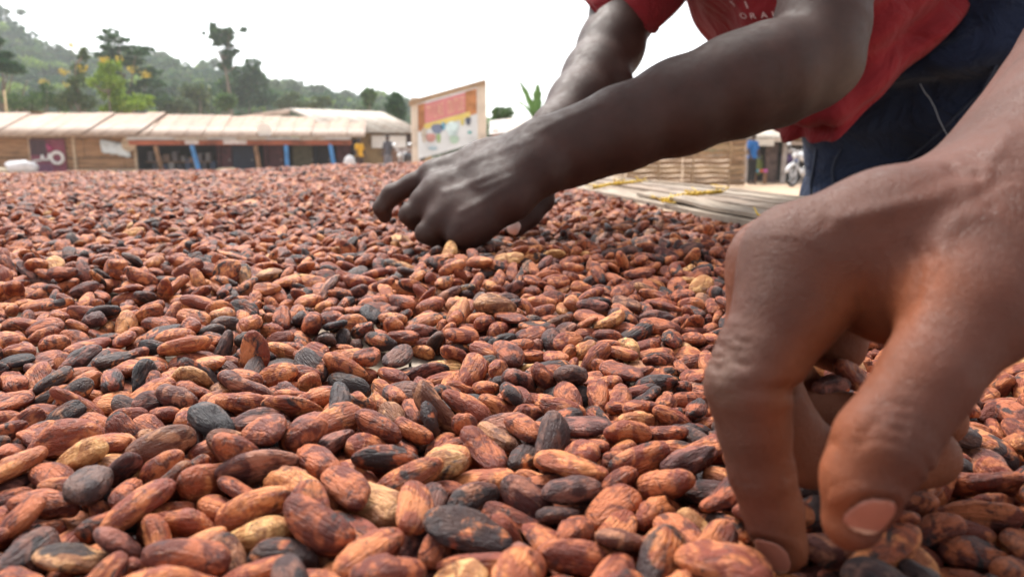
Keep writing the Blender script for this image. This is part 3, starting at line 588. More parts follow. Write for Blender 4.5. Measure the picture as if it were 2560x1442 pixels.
HAIR = plain('black_hair', (.012, .010, .010), .8); SKV = plain('skin_far', (.06, .035, .028), .6)
def clothm(n_, c): return plain(n_, c, .85, .15, 6)
villager((X(905, 32), 32, GZ), R(50), 1.52, SKV, clothm('yellow_cloth', (.55, .30, .02)), clothm('dark_cloth', (.05, .03, .03)), 'person in bright yellow shirt before the ochre house', False)
villager((X(975, 34), 34, GZ), R(-20), 1.66, SKV, clothm('slate_cloth', (.08, .08, .10)), clothm('grey_cloth', (.16, .16, .19)), 'person in dark grey clothes standing before the white notice boards')
villager((X(1872, 23.6), 23.6, GZ), R(30), 1.52, SKV, clothm('blue_cloth', (.02, .12, .36)), clothm('charcoal_cloth', (.02, .02, .022)), 'person in bright blue shirt standing at the stall')
CHROME = plain('chrome', (.5, .5, .52), .3); RUBBER = plain('tyre_rubber', (.015, .015, .016), .8); TANK = plain('motorcycle_white', (.62, .62, .64), .35)
def motorcycle(loc, rz, label, body):
    e = empty('motorcycle', loc, rz)
    for x_ in (-.62, .62):
        q = MB().tube([(x_ + .27 * math.cos(a), 0, .31 + .27 * math.sin(a)) for a in np.linspace(0, 6.283, 25)], .045, 7).build('wheel', RUBBER, e, True)
        MB().tube([(x_ + .22 * math.cos(a), 0, .31 + .22 * math.sin(a)) for a in np.linspace(0, 6.283, 25)], .014, 5).build('rim', CHROME, q, True)
        for a in np.linspace(0, math.pi, 4, endpoint=False): MB().tube([(x_ + .21 * math.cos(a), 0, .31 + .21 * math.sin(a)), (x_ - .21 * math.cos(a), 0, .31 - .21 * math.sin(a))], .007, 4).build('spoke', CHROME, q)
        MB().tube([(x_ + .33 * math.cos(a), 0, .31 + .33 * math.sin(a)) for a in np.linspace(R(20), R(160), 9)], .055, 7).build('mudguard', body, e, True)
    for s_ in (-1, 1): MB().tube([(-.62, s_ * .07, .31), (-.46, s_ * .07, .80), (-.42, s_ * .07, .95)], .022, 6).build('fork', CHROME, e)
    MB().tube([(-.42, 0, .88), (-.1, 0, .52), (.2, 0, .5), (.62, 0, .33)], .03, 6).build('frame', RUBBER, e); MB().tube([(-.02, 0, .42), (.16, 0, .42)], [.15, .13], 10).build('engine', CHROME, e, True)
    MB().tube([(-.38, 0, .86), (-.25, 0, .87), (.0, 0, .82), (.12, 0, .76)], [.06, .13, .12, .06], 12).build('fuel_tank', body, e, True); MB().tube([(.08, 0, .79), (.3, 0, .80), (.62, 0, .82), (.74, 0, .84)], [.06, .10, .10, .05], 10).build('seat', RUBBER, e, True)
    MB().tube([(-.30, -.34, 1.02), (-.40, -.2, 1.06), (-.43, 0, 1.0), (-.40, .2, 1.06), (-.30, .34, 1.02)], .016, 6).build('handlebar', CHROME, e, True); MB().tube([(-.46, 0, .90), (-.56, 0, .89)], [.06, .085], 12).build('headlight', TANK, e, True)
    for s_ in (-1, 1): MB().tube([(-.40, s_ * .22, 1.06), (-.42, s_ * .30, 1.22), (-.43, s_ * .30, 1.24)], [.008, .008, .06], 8).build('mirror', CHROME, e)
    MB().tube([(.0, -.12, .30), (.4, -.14, .28), (.8, -.15, .34)], [.03, .04, .045], 8).build('exhaust', CHROME, e, True); MB().tube([(.15, .06, .4), (.12, .28, .0)], .012, 5).build('kickstand', CHROME, e)
    return tag(e, label, 'motorcycle')
motorcycle((X(2003, 22.6), 22.6, GZ), R(38), 'pale motorcycle parked at the stall beside the navy trousers', TANK)
motorcycle((X(1030, 24), 24, GZ), R(60), 'motorcycle parked by the left post of the billboard', plain('motorcycle_dark', (.05, .05, .06), .4))
# ------------------------------------------------------------------ drying table with its slatted mat
MAT_Z = -.012
TB = empty('drying_table', (0, 1.6, GZ)); tw = Vector((-.151, .9885, 0)); tp = Vector((.9885, .151, 0)); o0 = Vector((.315, .89, 0))
def T(u, v, z): p = o0 + tp * u + tw * v; return (p.x, p.y - 1.6, z - GZ)       # u across (outwards), v along the table
SLAT = []
for i, c in enumerate([(.25, .19, .14), (.31, .25, .195), (.19, .14, .105), (.28, .21, .16)]):
    k = NM('weathered_slat_%d' % i, .85, .25); v = k.coord('Object', (14, 14, 14)); ang = k.n('ShaderNodeMapping'); k.t.links.new(k.coord('Object'), ang.inputs[0]); ang.inputs['Rotation'].default_value = (0, 0, R(-8.7)); ang.inputs['Scale'].default_value = (120, 5, 60)
    g1 = k.noise(ang.outputs[0], 1., 5, .6); g2 = k.noise(v, 1., 4)
    cc = k.mix(k.ramp(g1, [(.35, .7), (.55, 0.)]), c, tuple(q * .45 for q in c)); k.color(k.mix(k.ramp(g2, [(.5, 0.), (.75, .5)]), cc, (.5, .44, .38))); k.bump(g1, .5, .002); SLAT.append(k.m)
V = [T(u, v, MAT_Z - .006) for u, v in ((-5.2, -1.5), (.02, -1.5), (.02, 2.35), (-5.2, 2.35))]; V += [(a, b, c - .012) for a, b, c in V]
link('mat', mesh('mat', V, [(0, 1, 2, 3), (7, 6, 5, 4), (0, 4, 5, 1), (1, 5, 6, 2), (2, 6, 7, 3), (3, 7, 4, 0)]), SLAT[2], TB)
def slat(u0, u1, v0, v1, z0, z1, mat, th=.006):
    n_ = 16; V = []; F = []; ph = random.uniform(0, 6)
    for i in range(n_ + 1):
        t = i / n_; v = v0 + (v1 - v0) * t; dz = .0016 * math.sin(7 * t + ph) + .0012 * math.sin(17 * t + ph); du = .0018 * math.sin(5 * t + ph)
        V += [T(u0 + du, v, z0 + dz), T(u1 + du, v, z1 + dz), T(u0 + du, v, z0 + dz - th), T(u1 + du, v, z1 + dz - th)]
    for i in range(n_): a = 4 * i; F += [(a, a + 1, a + 5, a + 4), (a + 2, a + 6, a + 7, a + 3), (a, a + 4, a + 6, a + 2), (a + 1, a + 3, a + 7, a + 5)]
    F += [(0, 2, 3, 1), (4 * n_, 4 * n_ + 1, 4 * n_ + 3, 4 * n_ + 2)]; return link('slat', mesh('slat', V, F), mat, TB)
for i in range(16): slat(-.62 + i * .036, -.587 + i * .036, -.85, .75, MAT_Z - .0005, MAT_Z - .0005, SLAT[i % 4], .004)      # seen where the beans leave gaps
rim = [(-.012, .022, .014, .018), (.026, .058, .020, .022), (.062, .100, .0235, .0245), (.104, .134, .026, .027), (.138, .176, .0275, .028), (.180, .205, .0285, .0285)]
for i, (u0, u1, z0, z1) in enumerate(rim): slat(u0, u1, -.75 - .05 * (i % 3), 2.25 + .06 * (i % 2), z0, z1, SLAT[(i * 3 + 1) % 4], .007)
slat(.0, .03, -.1, .55, .024, .027, SLAT[1], .005)
for v in (-.5, .25, 1.1, 1.9): MB().box(T(.10, v, MAT_Z - .004), (.34, .045, .03), Matrix.Rotation(R(8.7), 3, 'Z')).build('rim_bearer', SLAT[0], TB)
for v in (-.6, .9, 2.1):
    for u in (-4.9, -3.2, -1.6, .04): MB().tube([T(u, v, MAT_Z - .018), T(u, v, GZ + .001)], [.035, .04], 8).build('leg', SLAT[0], TB)
tag(TB, 'raised drying table of weathered slats tied with yellow rope', 'table')
ROPE = plain('yellow_rope', (.62, .40, .04), .7, .3, 60)
def rope(pts, seed, fray=True):
    r = random.Random(seed); m = MB(); path = []
    for a, b in zip(pts[:-1], pts[1:]):
        for i in range(10): path.append(Vector(a).lerp(Vector(b), i / 10))
    path.append(Vector(pts[-1]))
    for s_ in range(3): m.tube([p + Vector((.0022 * math.cos(i * .9 + s_ * 2.1), .0022 * math.sin(i * .9 + s_ * 2.1) * .6, .0022 * math.sin(i * .9 + s_ * 2.1) + .002)) for i, p in enumerate(path)], 0.0019, 5)
    if fray:
        for e in (path[0], path[-1], path[len(path) // 2]):
            for _ in range(4): m.tube([e, e + Vector((r.uniform(-.02, .02), r.uniform(-.03, .03), r.uniform(.0, .012))), e + Vector((r.uniform(-.02, .02), r.uniform(-.03, .03), r.uniform(.0, .015)))], [.0016, .0012, .0006], 4)
    return m.build('rope_tie', ROPE, TB, True)
for i, (v0, v1) in enumerate(((.0, .06), (.36, .46), (.80, .92), (1.30, 1.42), (-.35, -.30))):
    rope([T(-.015, v0, .020), T(.03, v0 * .6 + v1 * .4, .0255), T(.085, v0 * .3 + v1 * .7, .028), T(.13, v1, .029)], i)
# resting poses of the beans nearest the standpoint, settled under gravity: x y z (0.1 mm), turn about x y z (degrees), size (%), shape
BEANS = [
-1027,1007,39,-22,1,106,95,0, -96,1009,70,68,-24,4,83,9, 703,1012,133,-124,-1,-136,118,4, -767,1020,56,-18,-1,36,110,6, -579,1022,62,48,15,17,102,0, 
877,1032,144,-141,-37,158,92,14, 449,1037,152,142,41,83,103,12, 342,1038,95,10,-42,-135,107,3, 1028,1046,140,-148,-19,162,101,14, 
573,1046,114,11,4,53,93,2, -352,1051,43,4,1,-166,108,0, -155,1055,152,78,-18,79,97,9, -920,1058,81,-1,38,25,101,2, -833,1063,167,-63,23,24,121,9, 
509,1064,43,9,2,-111,103,11, -418,1068,117,-164,-3,-137,96,13, 685,1072,38,-2,-2,33,92,2, 1066,1079,38,166,-4,-98,101,16, 107,1079,174,19,18,-65,101,6, 
-41,1089,27,-175,-6,79,83,13, 888,1090,63,-39,16,-152,103,2, -33,1095,121,-155,-25,-120,101,3, -206,1101,87,-1,-38,171,103,10, 
-483,1106,188,34,-11,-56,97,13, 246,1111,150,64,1,59,99,12, -363,1131,180,-168,-4,-54,92,1, -619,1132,107,-13,0,160,103,9, 
165,1147,69,39,-21,171,101,16, 736,1151,110,-75,-13,-173,87,4, -1080,1156,78,-1,-15,-158,92,8, 491,1164,151,-98,-16,-174,108,12, 
-846,1178,178,38,11,-173,112,1, 373,1184,84,60,-37,131,91,3, 799,1186,34,6,0,-13,97,16, -534,1192,36,-12,2,-92,99,8, -826,1200,59,99,0,101,93,8, 
-990,1202,109,180,17,-4,109,13, -34,1203,153,89,-5,46,86,11, -738,1204,37,-171,8,102,88,0, 1053,1212,132,16,-15,92,104,1, 
-213,1214,135,128,10,-179,111,7, -350,1214,45,-1,-9,-178,117,8, -1184,1217,129,152,11,46,97,2, 291,1219,49,-77,1,-80,93,10, 145,1225,130,-71,4,4,99,10, 
598,1227,51,-4,-2,-48,106,10, -104,1228,48,-80,1,13,98,14, -1140,1232,36,179,-3,-152,110,8, -930,1235,25,-177,1,107,96,3, 822,1236,123,127,1,-35,97,7, 
1273,1245,39,6,-4,54,90,0, 435,1246,81,-28,37,-41,101,9, 1163,1256,115,-104,13,-88,128,2, -648,1265,42,-17,0,102,102,4, 1025,1266,42,1,0,-150,112,16, 
105,1273,57,-23,12,-131,100,12, -533,1277,129,-41,-11,-27,111,12, 897,1280,171,29,-10,143,88,1, -666,1285,192,168,17,98,107,17, 
-736,1287,96,131,-26,-53,93,9, -339,1291,209,-27,-7,104,97,12, 513,1307,150,-42,6,142,117,10, -321,1312,117,-35,5,-170,99,9, 
727,1327,50,-175,12,66,101,10, 909,1332,82,-11,26,-154,114,5, -1301,1337,110,-71,6,-180,98,11, -1108,1341,170,-28,14,136,101,7, 
-908,1341,111,-167,-32,28,78,3, -51,1344,81,47,-31,-27,103,10, 614,1353,107,-41,6,116,90,7, 160,1354,154,-26,14,48,120,13, 
-125,1369,152,-142,-8,-68,116,6, -216,1370,49,10,-4,-71,107,7, 1374,1371,119,133,24,-103,98,1, 453,1375,51,-18,9,-160,102,16, 
-1216,1378,32,179,-3,36,98,8, 766,1380,124,4,5,165,98,3, -497,1389,140,-13,-11,-32,102,15, -519,1392,41,4,-3,32,97,0, 333,1394,86,-160,3,-80,93,3, 
358,1395,188,124,-7,63,112,1, -1052,1403,67,-166,17,96,121,12, 73,1405,53,-107,7,-118,101,10, 1211,1417,36,0,-2,-74,100,17, 
-876,1417,49,13,-17,-79,102,13, 1026,1419,43,-2,-2,-10,102,2, 1264,1422,103,-51,-6,-86,104,13, 211,1425,44,11,-1,113,95,1, 614,1428,37,-12,-4,90,103,3, 
-638,1440,72,8,-25,-144,103,10, -1329,1441,54,-26,8,-126,99,14, -545,1441,212,-2,-11,-137,117,4, -257,1453,119,-37,21,109,92,4, 
-364,1457,50,7,-1,-74,110,7, -1192,1457,96,1,-1,40,89,11, 1433,1457,44,9,2,20,104,11, -756,1458,35,4,1,81,87,0, 655,1470,133,-173,33,108,94,3, 
524,1470,103,37,-55,-80,97,16, -835,1470,191,-171,-11,37,104,5, -1442,1470,154,21,23,37,120,6, 85,1478,195,151,-9,-129,112,0, 
-78,1479,63,-26,10,172,113,14, 294,1489,162,-2,22,47,95,17, -1307,1491,188,-8,16,-68,107,11, -370,1498,152,7,4,93,109,1, -127,1505,217,156,11,60,84,1, 
794,1507,63,1,0,-39,125,6, 1290,1508,145,-14,-18,-75,75,8, -954,1512,85,-21,-30,-94,109,11, 944,1514,122,-67,-7,-102,101,14, 
353,1516,49,-19,-5,100,100,9, 809,1518,170,16,1,50,100,8, -624,1527,169,25,7,49,116,2, -274,1536,210,0,7,-66,106,15, 1105,1540,80,-120,21,-173,111,14, 
-481,1548,110,-48,55,-94,101,17, -16,1552,171,-13,14,-68,101,9, -177,1564,132,6,0,171,102,6, -862,1566,106,21,-7,132,109,17, 74,1568,58,-47,1,-4,107,3, 
619,1568,148,-5,-2,14,90,17, -711,1572,95,15,-3,148,94,7, 432,1573,120,25,-12,-79,115,5, -1182,1589,51,-61,1,49,88,2, 246,1593,107,-160,-4,80,109,15, 
-1225,1596,163,-55,1,-64,109,6, 605,1598,48,-58,2,27,85,11, 1298,1600,57,-23,1,125,107,14, 450,1604,33,6,0,-93,94,16, -548,1604,34,12,-4,-149,95,16, 
-1036,1616,56,-70,-6,-138,97,9, 1352,1617,144,-129,6,118,107,11, 1163,1620,146,-16,2,4,102,16, -1311,1620,37,5,-3,99,86,5, -797,1621,34,1,-4,-123,98,3, 
826,1623,119,16,24,-28,101,1, 73,1626,126,35,-12,-16,104,6, 1017,1631,192,-127,-2,36,100,14, -1471,1633,65,50,-6,132,128,12, 
980,1645,38,4,0,-113,101,4, -258,1651,55,173,0,-165,105,14, -1391,1651,125,18,-12,136,100,5, -569,1662,106,-47,3,144,85,15, 230,1662,34,6,0,113,94,16, 
-123,1663,186,-19,-18,-116,94,4, 640,1669,131,41,18,-158,100,14, -435,1673,93,-58,-8,113,102,7, -87,1678,51,95,-8,-91,103,16, 
-1050,1680,96,-19,60,103,91,13, 861,1686,34,4,0,-126,102,8, 1129,1693,49,9,-6,121,115,5, -746,1700,111,-28,38,17,101,11, 1395,1701,62,-58,2,108,109,15, 
911,1702,145,41,-12,-77,79,4, 541,1704,173,132,32,-159,88,12, -353,1710,154,-24,-25,-131,109,2, 280,1712,197,-66,-32,-131,116,0, 
-219,1716,176,-5,-4,-93,101,6, -649,1720,173,-10,17,132,95,5, 405,1724,180,-146,1,65,114,14, 125,1724,62,45,-4,-90,95,13, 
-1143,1727,146,3,-34,-161,98,6, -1197,1730,64,10,-19,-172,107,12, 1310,1742,195,13,-21,-162,89,2, -852,1743,56,-51,2,35,98,15, 
782,1744,75,38,10,-144,120,4, 552,1748,70,43,-6,-172,118,14, -1365,1752,159,39,-9,134,86,9, 347,1752,59,15,17,-105,95,16, 
-543,1755,193,-12,-22,124,109,4, -599,1756,55,-104,-5,150,92,5, -1385,1757,79,10,17,-101,82,16, -199,1761,82,-9,33,169,100,0, 
1521,1764,84,-15,-23,91,102,1, 21,1766,47,4,0,74,123,4, -356,1772,50,41,-2,87,88,2, 957,1774,203,103,-24,160,103,4, 975,1774,87,-28,20,83,94,15, 
-819,1778,193,166,38,49,116,2, 1100,1795,168,34,-24,106,96,17, 1257,1796,126,-34,7,-123,109,5, -966,1800,72,-69,-21,1,107,12, 
1650,1802,152,-30,15,-95,114,13, 1676,1807,45,8,-1,47,128,16, -1330,1810,33,5,-3,5,96,3, 690,1811,136,-44,-11,-164,91,7, -1486,1812,123,57,29,47,108,2, 
23,1813,207,128,0,-108,115,12, -318,1826,209,-20,20,44,101,2, -990,1827,163,10,-8,23,89,5, -1595,1827,69,-18,-12,-119,121,1, 
-64,1828,124,-26,5,110,99,10, -549,1834,142,-22,2,179,110,0, 254,1837,161,-76,3,-119,108,1, -142,1838,182,43,-28,-54,106,9, 
1259,1841,39,173,-3,123,83,10, 515,1844,133,-13,-18,-55,93,4, 560,1847,227,-4,4,150,108,2, 832,1848,170,12,17,28,118,3, -525,1853,46,-2,-2,-22,111,2, 
127,1854,125,5,-18,-93,108,2, -1119,1854,143,-37,37,-128,95,9, 229,1855,48,3,-6,-61,103,9, 696,1856,49,-24,-3,163,105,5, 394,1856,36,-22,1,124,89,0, 
-1299,1868,119,-10,-17,154,103,7, 1116,1870,105,28,11,-12,102,15, -168,1875,53,-21,-1,127,101,14, -817,1883,76,163,-40,-177,90,11, 
1476,1896,43,-2,-2,-140,104,2, 839,1905,84,172,24,-13,104,11, -302,1907,41,45,-4,-57,86,7, 660,1908,167,142,28,-158,104,1, -966,1910,98,26,6,32,100,7, 
495,1922,45,10,0,-50,97,1, -408,1924,85,4,-36,-53,106,7, 414,1925,182,-69,16,-119,119,11, -1044,1929,36,-23,-6,176,76,11, 
1025,1931,214,-78,-15,23,102,5, 1579,1932,124,-50,3,-76,97,6, -705,1934,150,17,12,-167,94,11, 1077,1936,38,3,-4,16,112,3, 
-1385,1943,46,-22,2,166,106,11, -52,1944,60,-3,-19,-26,96,10, -906,1944,191,-19,11,8,103,7, -1207,1945,57,132,2,-61,107,6, 
-687,1948,61,154,14,92,99,10, 1292,1948,69,54,14,-41,102,12, 188,1964,177,90,15,4,99,4, 983,1967,102,10,-4,172,90,9, 1435,1973,128,-15,-18,-149,95,9, 
-1514,1978,125,-149,18,60,101,10, -1691,1983,51,11,-1,8,110,1, 564,1984,172,-33,46,-141,95,6, 742,1985,33,2,2,-53,97,8, -74,1987,139,41,10,164,113,11, 
908,1987,191,-169,18,14,101,4, 311,1988,60,-108,10,20,93,5, 1804,1997,117,128,-10,-103,93,2, -417,1999,164,-142,12,-131,105,12, 
-1112,2000,94,38,-44,-51,101,17, -819,2009,99,-28,-49,128,108,9, 1114,2010,150,-44,-20,148,99,2, 34,2012,36,0,-2,-42,102,17, 
1726,2013,114,-65,-11,-93,90,13, -971,2018,46,174,-5,168,103,4, 318,2025,200,2,-26,-121,102,8, -1265,2029,142,-5,-21,-142,91,13, 
-1411,2031,142,-121,-5,80,104,9, 1358,2033,52,-22,1,-32,97,12, 1603,2041,51,89,1,146,90,6, -229,2041,50,-25,2,25,94,14, 213,2042,117,-30,7,-162,96,7, 
794,2044,156,60,23,-40,95,10, 593,2046,52,42,-4,-87,100,12, -503,2047,69,43,-18,-124,111,14, 1766,2047,30,3,-4,-14,87,3, -668,2047,132,111,-4,-11,96,1, 
922,2051,43,-10,-2,-171,102,2, -969,2063,137,-23,-9,50,104,8, 1660,2072,135,100,12,75,106,9, 1158,2073,102,-26,6,-174,93,11, 
693,2073,108,-29,-12,-91,110,13, 57,2075,103,159,-49,-115,97,8, -350,2076,85,129,38,-139,98,6, 1409,2080,108,10,16,19,110,17, 
391,2084,116,-10,11,77,103,3, 1161,2093,35,4,-4,21,102,3, -574,2094,208,-77,26,-17,110,12, -132,2098,188,-165,21,7,114,3, 
-1175,2103,146,-37,-34,-91,98,8, -1785,2107,71,14,32,116,90,9, -1306,2110,81,-16,-5,57,100,8, -1554,2115,44,-4,-2,-76,101,15, 
438,2119,39,9,2,-158,94,11, -1634,2120,104,7,39,175,113,16, 1547,2120,135,-14,-9,-128,91,3, -214,2127,143,-2,7,-103,96,5, 
520,2128,133,-32,-13,114,106,10, -1086,2139,101,95,-55,121,95,16, 189,2145,163,175,18,71,99,9, 253,2145,60,14,-11,46,123,11, 
-601,2149,57,-161,-9,81,110,7, 965,2149,112,16,18,142,106,10, -1198,2154,36,3,0,-135,97,16, -955,2155,53,9,5,144,121,11, 96,2157,131,162,-3,-71,88,3, 
-742,2158,41,0,-1,-113,115,17, 820,2162,111,-12,-7,106,88,1, 1289,2163,155,16,24,180,86,2, -1786,2163,142,-64,0,-154,101,17, 
-307,2164,39,1,9,-66,80,15, -788,2165,133,27,19,169,105,1, -1489,2170,109,-39,12,106,91,4, -100,2171,104,172,-12,103,106,11, 
800,2181,206,36,10,150,112,1, -484,2183,133,-60,4,-40,111,14, 1909,2185,60,6,22,-146,92,13, 11,2194,94,19,55,12,89,17, 327,2195,143,-166,-10,54,82,8, 
1571,2195,49,-22,2,-47,112,11, 1124,2198,87,-1,39,27,98,11, 1412,2198,38,4,1,99,95,0, 1791,2199,99,60,-32,55,109,7, -304,2206,214,30,-9,90,106,11, 
1010,2210,32,0,-2,156,89,17, 1168,2210,171,2,31,90,107,8, 776,2211,38,6,3,-48,92,0, -629,2214,191,1,-38,114,95,15, 606,2215,92,21,-44,147,99,7, 
-1419,2216,62,-26,-2,85,113,12, 1403,2216,121,-22,2,150,93,6, -1907,2221,40,10,-4,-58,80,12, -61,2222,29,-4,-1,-124,101,13, 
1283,2224,60,-70,-3,121,124,4, -211,2230,56,84,-4,89,110,5, -1567,2231,150,21,-39,1,103,8, -1068,2239,125,-69,-7,-6,110,17, 
-1747,2241,50,4,-9,162,107,9, 155,2249,53,-145,-1,-115,105,11, 449,2249,45,49,-4,-7,107,4, 1666,2251,62,-15,26,12,89,13, -1275,2256,31,-4,-1,61,106,13, 
1740,2256,200,-15,-8,93,112,13, 687,2258,113,129,-2,-49,87,6, -819,2258,182,60,21,-166,111,7, -1306,2262,119,-47,12,74,92,12, 
-1950,2264,110,-25,0,38,108,0, -432,2265,50,175,-4,24,99,1, -1192,2268,187,151,-16,58,109,12, 965,2268,148,37,-12,-5,99,5, 
-892,2270,47,-148,-7,154,88,12, 1487,2276,150,-78,-10,-23,104,16, -1555,2282,61,80,-15,24,85,0, -740,2284,113,11,-24,-15,97,11, 
1088,2287,61,-48,16,27,88,16, 157,2294,142,-18,21,46,87,11, 2003,2295,130,-109,-35,-71,94,9, -1750,2296,133,-1,21,10,108,11, 
2,2302,107,-60,-12,161,102,5, -290,2308,139,24,21,-105,102,1, 1842,2315,47,9,1,-175,100,1, 780,2323,137,-11,26,151,95,15, 
-545,2330,226,-37,-2,131,102,2, 1302,2330,157,14,-31,-66,100,1, -460,2333,157,143,3,138,121,2, 331,2333,144,15,-11,41,98,7, 
481,2333,125,142,14,48,106,14, 339,2344,48,10,-4,29,106,7, 724,2347,209,173,-22,32,112,16, 956,2350,111,-43,-32,127,87,11, 
-2034,2353,126,54,13,-174,104,11, -1750,2354,38,4,1,149,75,12, -950,2357,120,-28,12,-21,100,11, -628,2359,103,60,45,-105,100,7, 
1748,2359,118,24,-15,-153,95,1, -1926,2362,38,10,1,-23,90,11, -1162,2364,103,36,21,167,96,12, 601,2365,59,25,-9,72,94,10, 
-1560,2365,143,163,-5,178,103,14, 196,2373,191,5,-3,-153,92,2, 1627,2374,54,47,-5,-153,105,12, -1546,2377,51,6,-4,19,110,9, 
-363,2383,67,91,12,-19,108,10, -131,2383,153,-106,4,51,100,11, 55,2384,149,88,-38,165,102,6, -801,2385,43,26,-9,-11,104,17, 
1362,2385,58,43,-6,-105,98,14, -738,2388,193,15,3,143,119,14, 984,2388,217,-13,5,-135,87,12, 1612,2388,134,40,-21,-139,98,3, 
55,2389,37,12,-4,96,105,16, -1375,2392,77,-82,-49,-82,80,14, -1050,2393,48,11,0,-98,114,11, -881,2393,158,-36,22,-16,102,3, 
845,2394,52,7,-1,-104,115,7, -1420,2398,204,180,5,103,108,2, 1172,2404,161,123,45,-62,86,11, 1497,2405,63,-71,-3,50,104,7, 
-536,2407,51,-22,0,-95,104,10, 1897,2408,80,152,-47,-56,93,0, 193,2417,92,-62,7,165,88,11, 1078,2420,142,33,-6,110,111,17, 
-146,2425,51,-12,-3,-179,111,5, 2026,2425,189,32,9,-57,114,2, 1118,2428,49,146,4,136,93,6, -1317,2433,156,29,-9,-77,100,4, 
992,2437,74,-64,-10,122,101,1, 518,2438,179,-27,-28,-47,100,2, -1186,2442,169,127,-38,37,92,0, 1273,2446,200,-111,-26,-20,83,5, 
-1645,2449,68,136,13,36,105,0, 1464,2458,150,138,49,-175,82,14, 666,2463,141,145,-9,-24,103,5, 360,2466,166,111,-18,34,90,9, 
1624,2467,175,142,-20,-43,107,17, -1282,2468,59,86,5,-105,101,1, 1232,2468,80,111,-32,169,89,2, -1794,2471,73,-81,-14,26,107,15, 
1843,2472,165,-131,15,27,105,5, -1986,2474,71,31,-23,-156,98,2, -2025,2474,179,-167,9,110,99,4, -354,2479,191,-32,-18,19,105,10, 
712,2479,48,-19,2,99,110,11, 264,2480,44,0,1,-13,97,15, -678,2481,67,28,22,-174,110,10, -1551,2483,139,115,-16,-140,75,11, 
-1928,2484,150,56,1,114,97,17, -279,2485,117,171,-12,6,93,2, -1072,2489,163,-67,22,77,121,12, 2120,2490,52,-55,-11,120,86,5, 
2025,2492,97,36,27,-98,128,17, 528,2492,48,0,1,30,107,15, -890,2500,213,-63,-4,18,114,3, 787,2502,143,-98,-12,153,98,9, 106,2506,124,-91,1,-167,97,2, 
205,2511,215,-6,6,-13,101,17, 1719,2512,149,75,41,-63,93,7, -349,2515,35,9,2,30,83,11, 861,2522,234,-15,11,131,113,7, -1399,2524,76,-21,23,46,113,10, 
1674,2530,46,177,7,-139,103,1, 919,2531,161,30,-10,89,75,10, -31,2533,46,-65,7,-156,91,17, 1309,2534,145,-44,16,-59,107,12, 400,2541,103,9,-4,72,91,0, 
1875,2542,71,-171,22,-6,104,2, -813,2546,92,90,24,143,106,14, -944,2546,81,62,-1,-75,107,2, -531,2548,126,-32,14,-34,116,17, 
-687,2550,205,75,6,125,126,10, 288,2550,127,-3,-1,-115,102,6, 1402,2552,64,178,-34,-14,95,0, -172,2554,39,11,-1,31,82,1, 1021,2555,233,29,-6,-32,106,6, 
-105,2555,132,-176,10,163,103,2, -1137,2557,30,-4,-1,49,102,13, 1535,2558,59,-130,15,-147,92,1, -1826,2565,113,2,11,-134,80,8, 
639,2566,210,-47,2,-145,109,14, -1653,2567,136,-2,-13,150,102,0, -451,2567,220,127,1,-4,102,6, -2065,2568,87,138,7,-161,101,6, 
1159,2570,61,-19,-2,7,120,6, -1422,2571,162,-140,44,-175,85,1, -1155,2571,148,2,54,152,96,5, -1508,2577,49,-25,2,91,91,14, 
-284,2579,172,57,-23,-7,109,9, 1424,2580,172,2,-10,-110,108,7, -1703,2582,63,-111,30,-50,83,4, -1266,2585,166,26,43,145,107,12, 
460,2586,205,90,16,-167,95,11, 332,2586,40,-172,8,-18,99,17, 112,2590,82,45,32,-17,100,9, -991,2591,238,-151,34,87,128,5, 
890,2596,86,174,-24,171,118,12, -410,2600,77,49,28,97,85,13, 571,2606,120,-4,2,-157,99,1, -1981,2609,201,-50,-28,-19,114,3, 
-1820,2613,50,4,1,-107,101,12, -1820,2614,175,-162,3,-104,117,3, 1606,2621,158,8,-21,-164,107,2, -533,2633,40,-169,8,50,99,17, 
-681,2636,42,9,1,41,99,11, 2058,2636,80,44,-34,30,104,6, 246,2639,191,-141,-32,-65,99,6, 1094,2639,144,19,36,132,124,12, 549,2639,37,-14,2,19,101,8, 
-1957,2645,35,9,2,-82,83,11, 29,2648,64,-34,-18,-169,102,3, 788,2657,50,13,-6,78,85,14, 437,2657,174,-76,-2,-170,84,5, -888,2657,161,-105,-2,-75,92,2, 
1358,2662,94,-93,29,-137,85,15, -252,2664,60,15,-12,-92,97,15, -1072,2664,117,37,4,11,82,0, 1955,2667,129,-144,-6,-136,103,13, 
-1285,2670,32,-178,0,144,90,9, -93,2671,30,12,-4,166,85,16, -1654,2676,62,-169,-18,-21,113,9, 1828,2677,63,-22,-25,80,94,16, 
-1612,2682,182,51,-26,5,95,9, -1449,2683,114,179,-19,156,109,6, -2159,2687,65,41,8,-53,97,13, -1891,2689,110,38,-3,68,101,6, 1214,2691,43,10,0,-8,91,1, 
-1207,2693,95,59,33,-2,100,4, 2204,2695,55,136,-3,-34,113,5, 1446,2695,44,-4,-2,-70,90,10, 715,2699,74,-110,-23,-93,98,11, 
-513,2702,131,31,30,168,107,1, 779,2703,198,105,-12,-15,106,14, -885,2704,53,-18,-1,150,107,7, 1779,2708,133,152,-5,91,105,8, 
-693,2709,112,-15,-1,81,104,3, -1049,2711,53,-165,-21,123,93,5, 189,2716,60,-70,-16,-78,99,9, -1330,2721,209,65,-9,41,108,7, 
487,2722,78,-151,30,-176,110,1, 1521,2723,115,-4,8,-88,97,17, -374,2724,94,28,2,-68,107,10, -244,2726,143,-23,12,126,105,2, 
1022,2727,186,10,-6,-129,97,13, 375,2728,122,64,35,-152,104,11, -2037,2728,113,17,12,-23,83,13, -2159,2728,168,95,-9,150,90,5, 
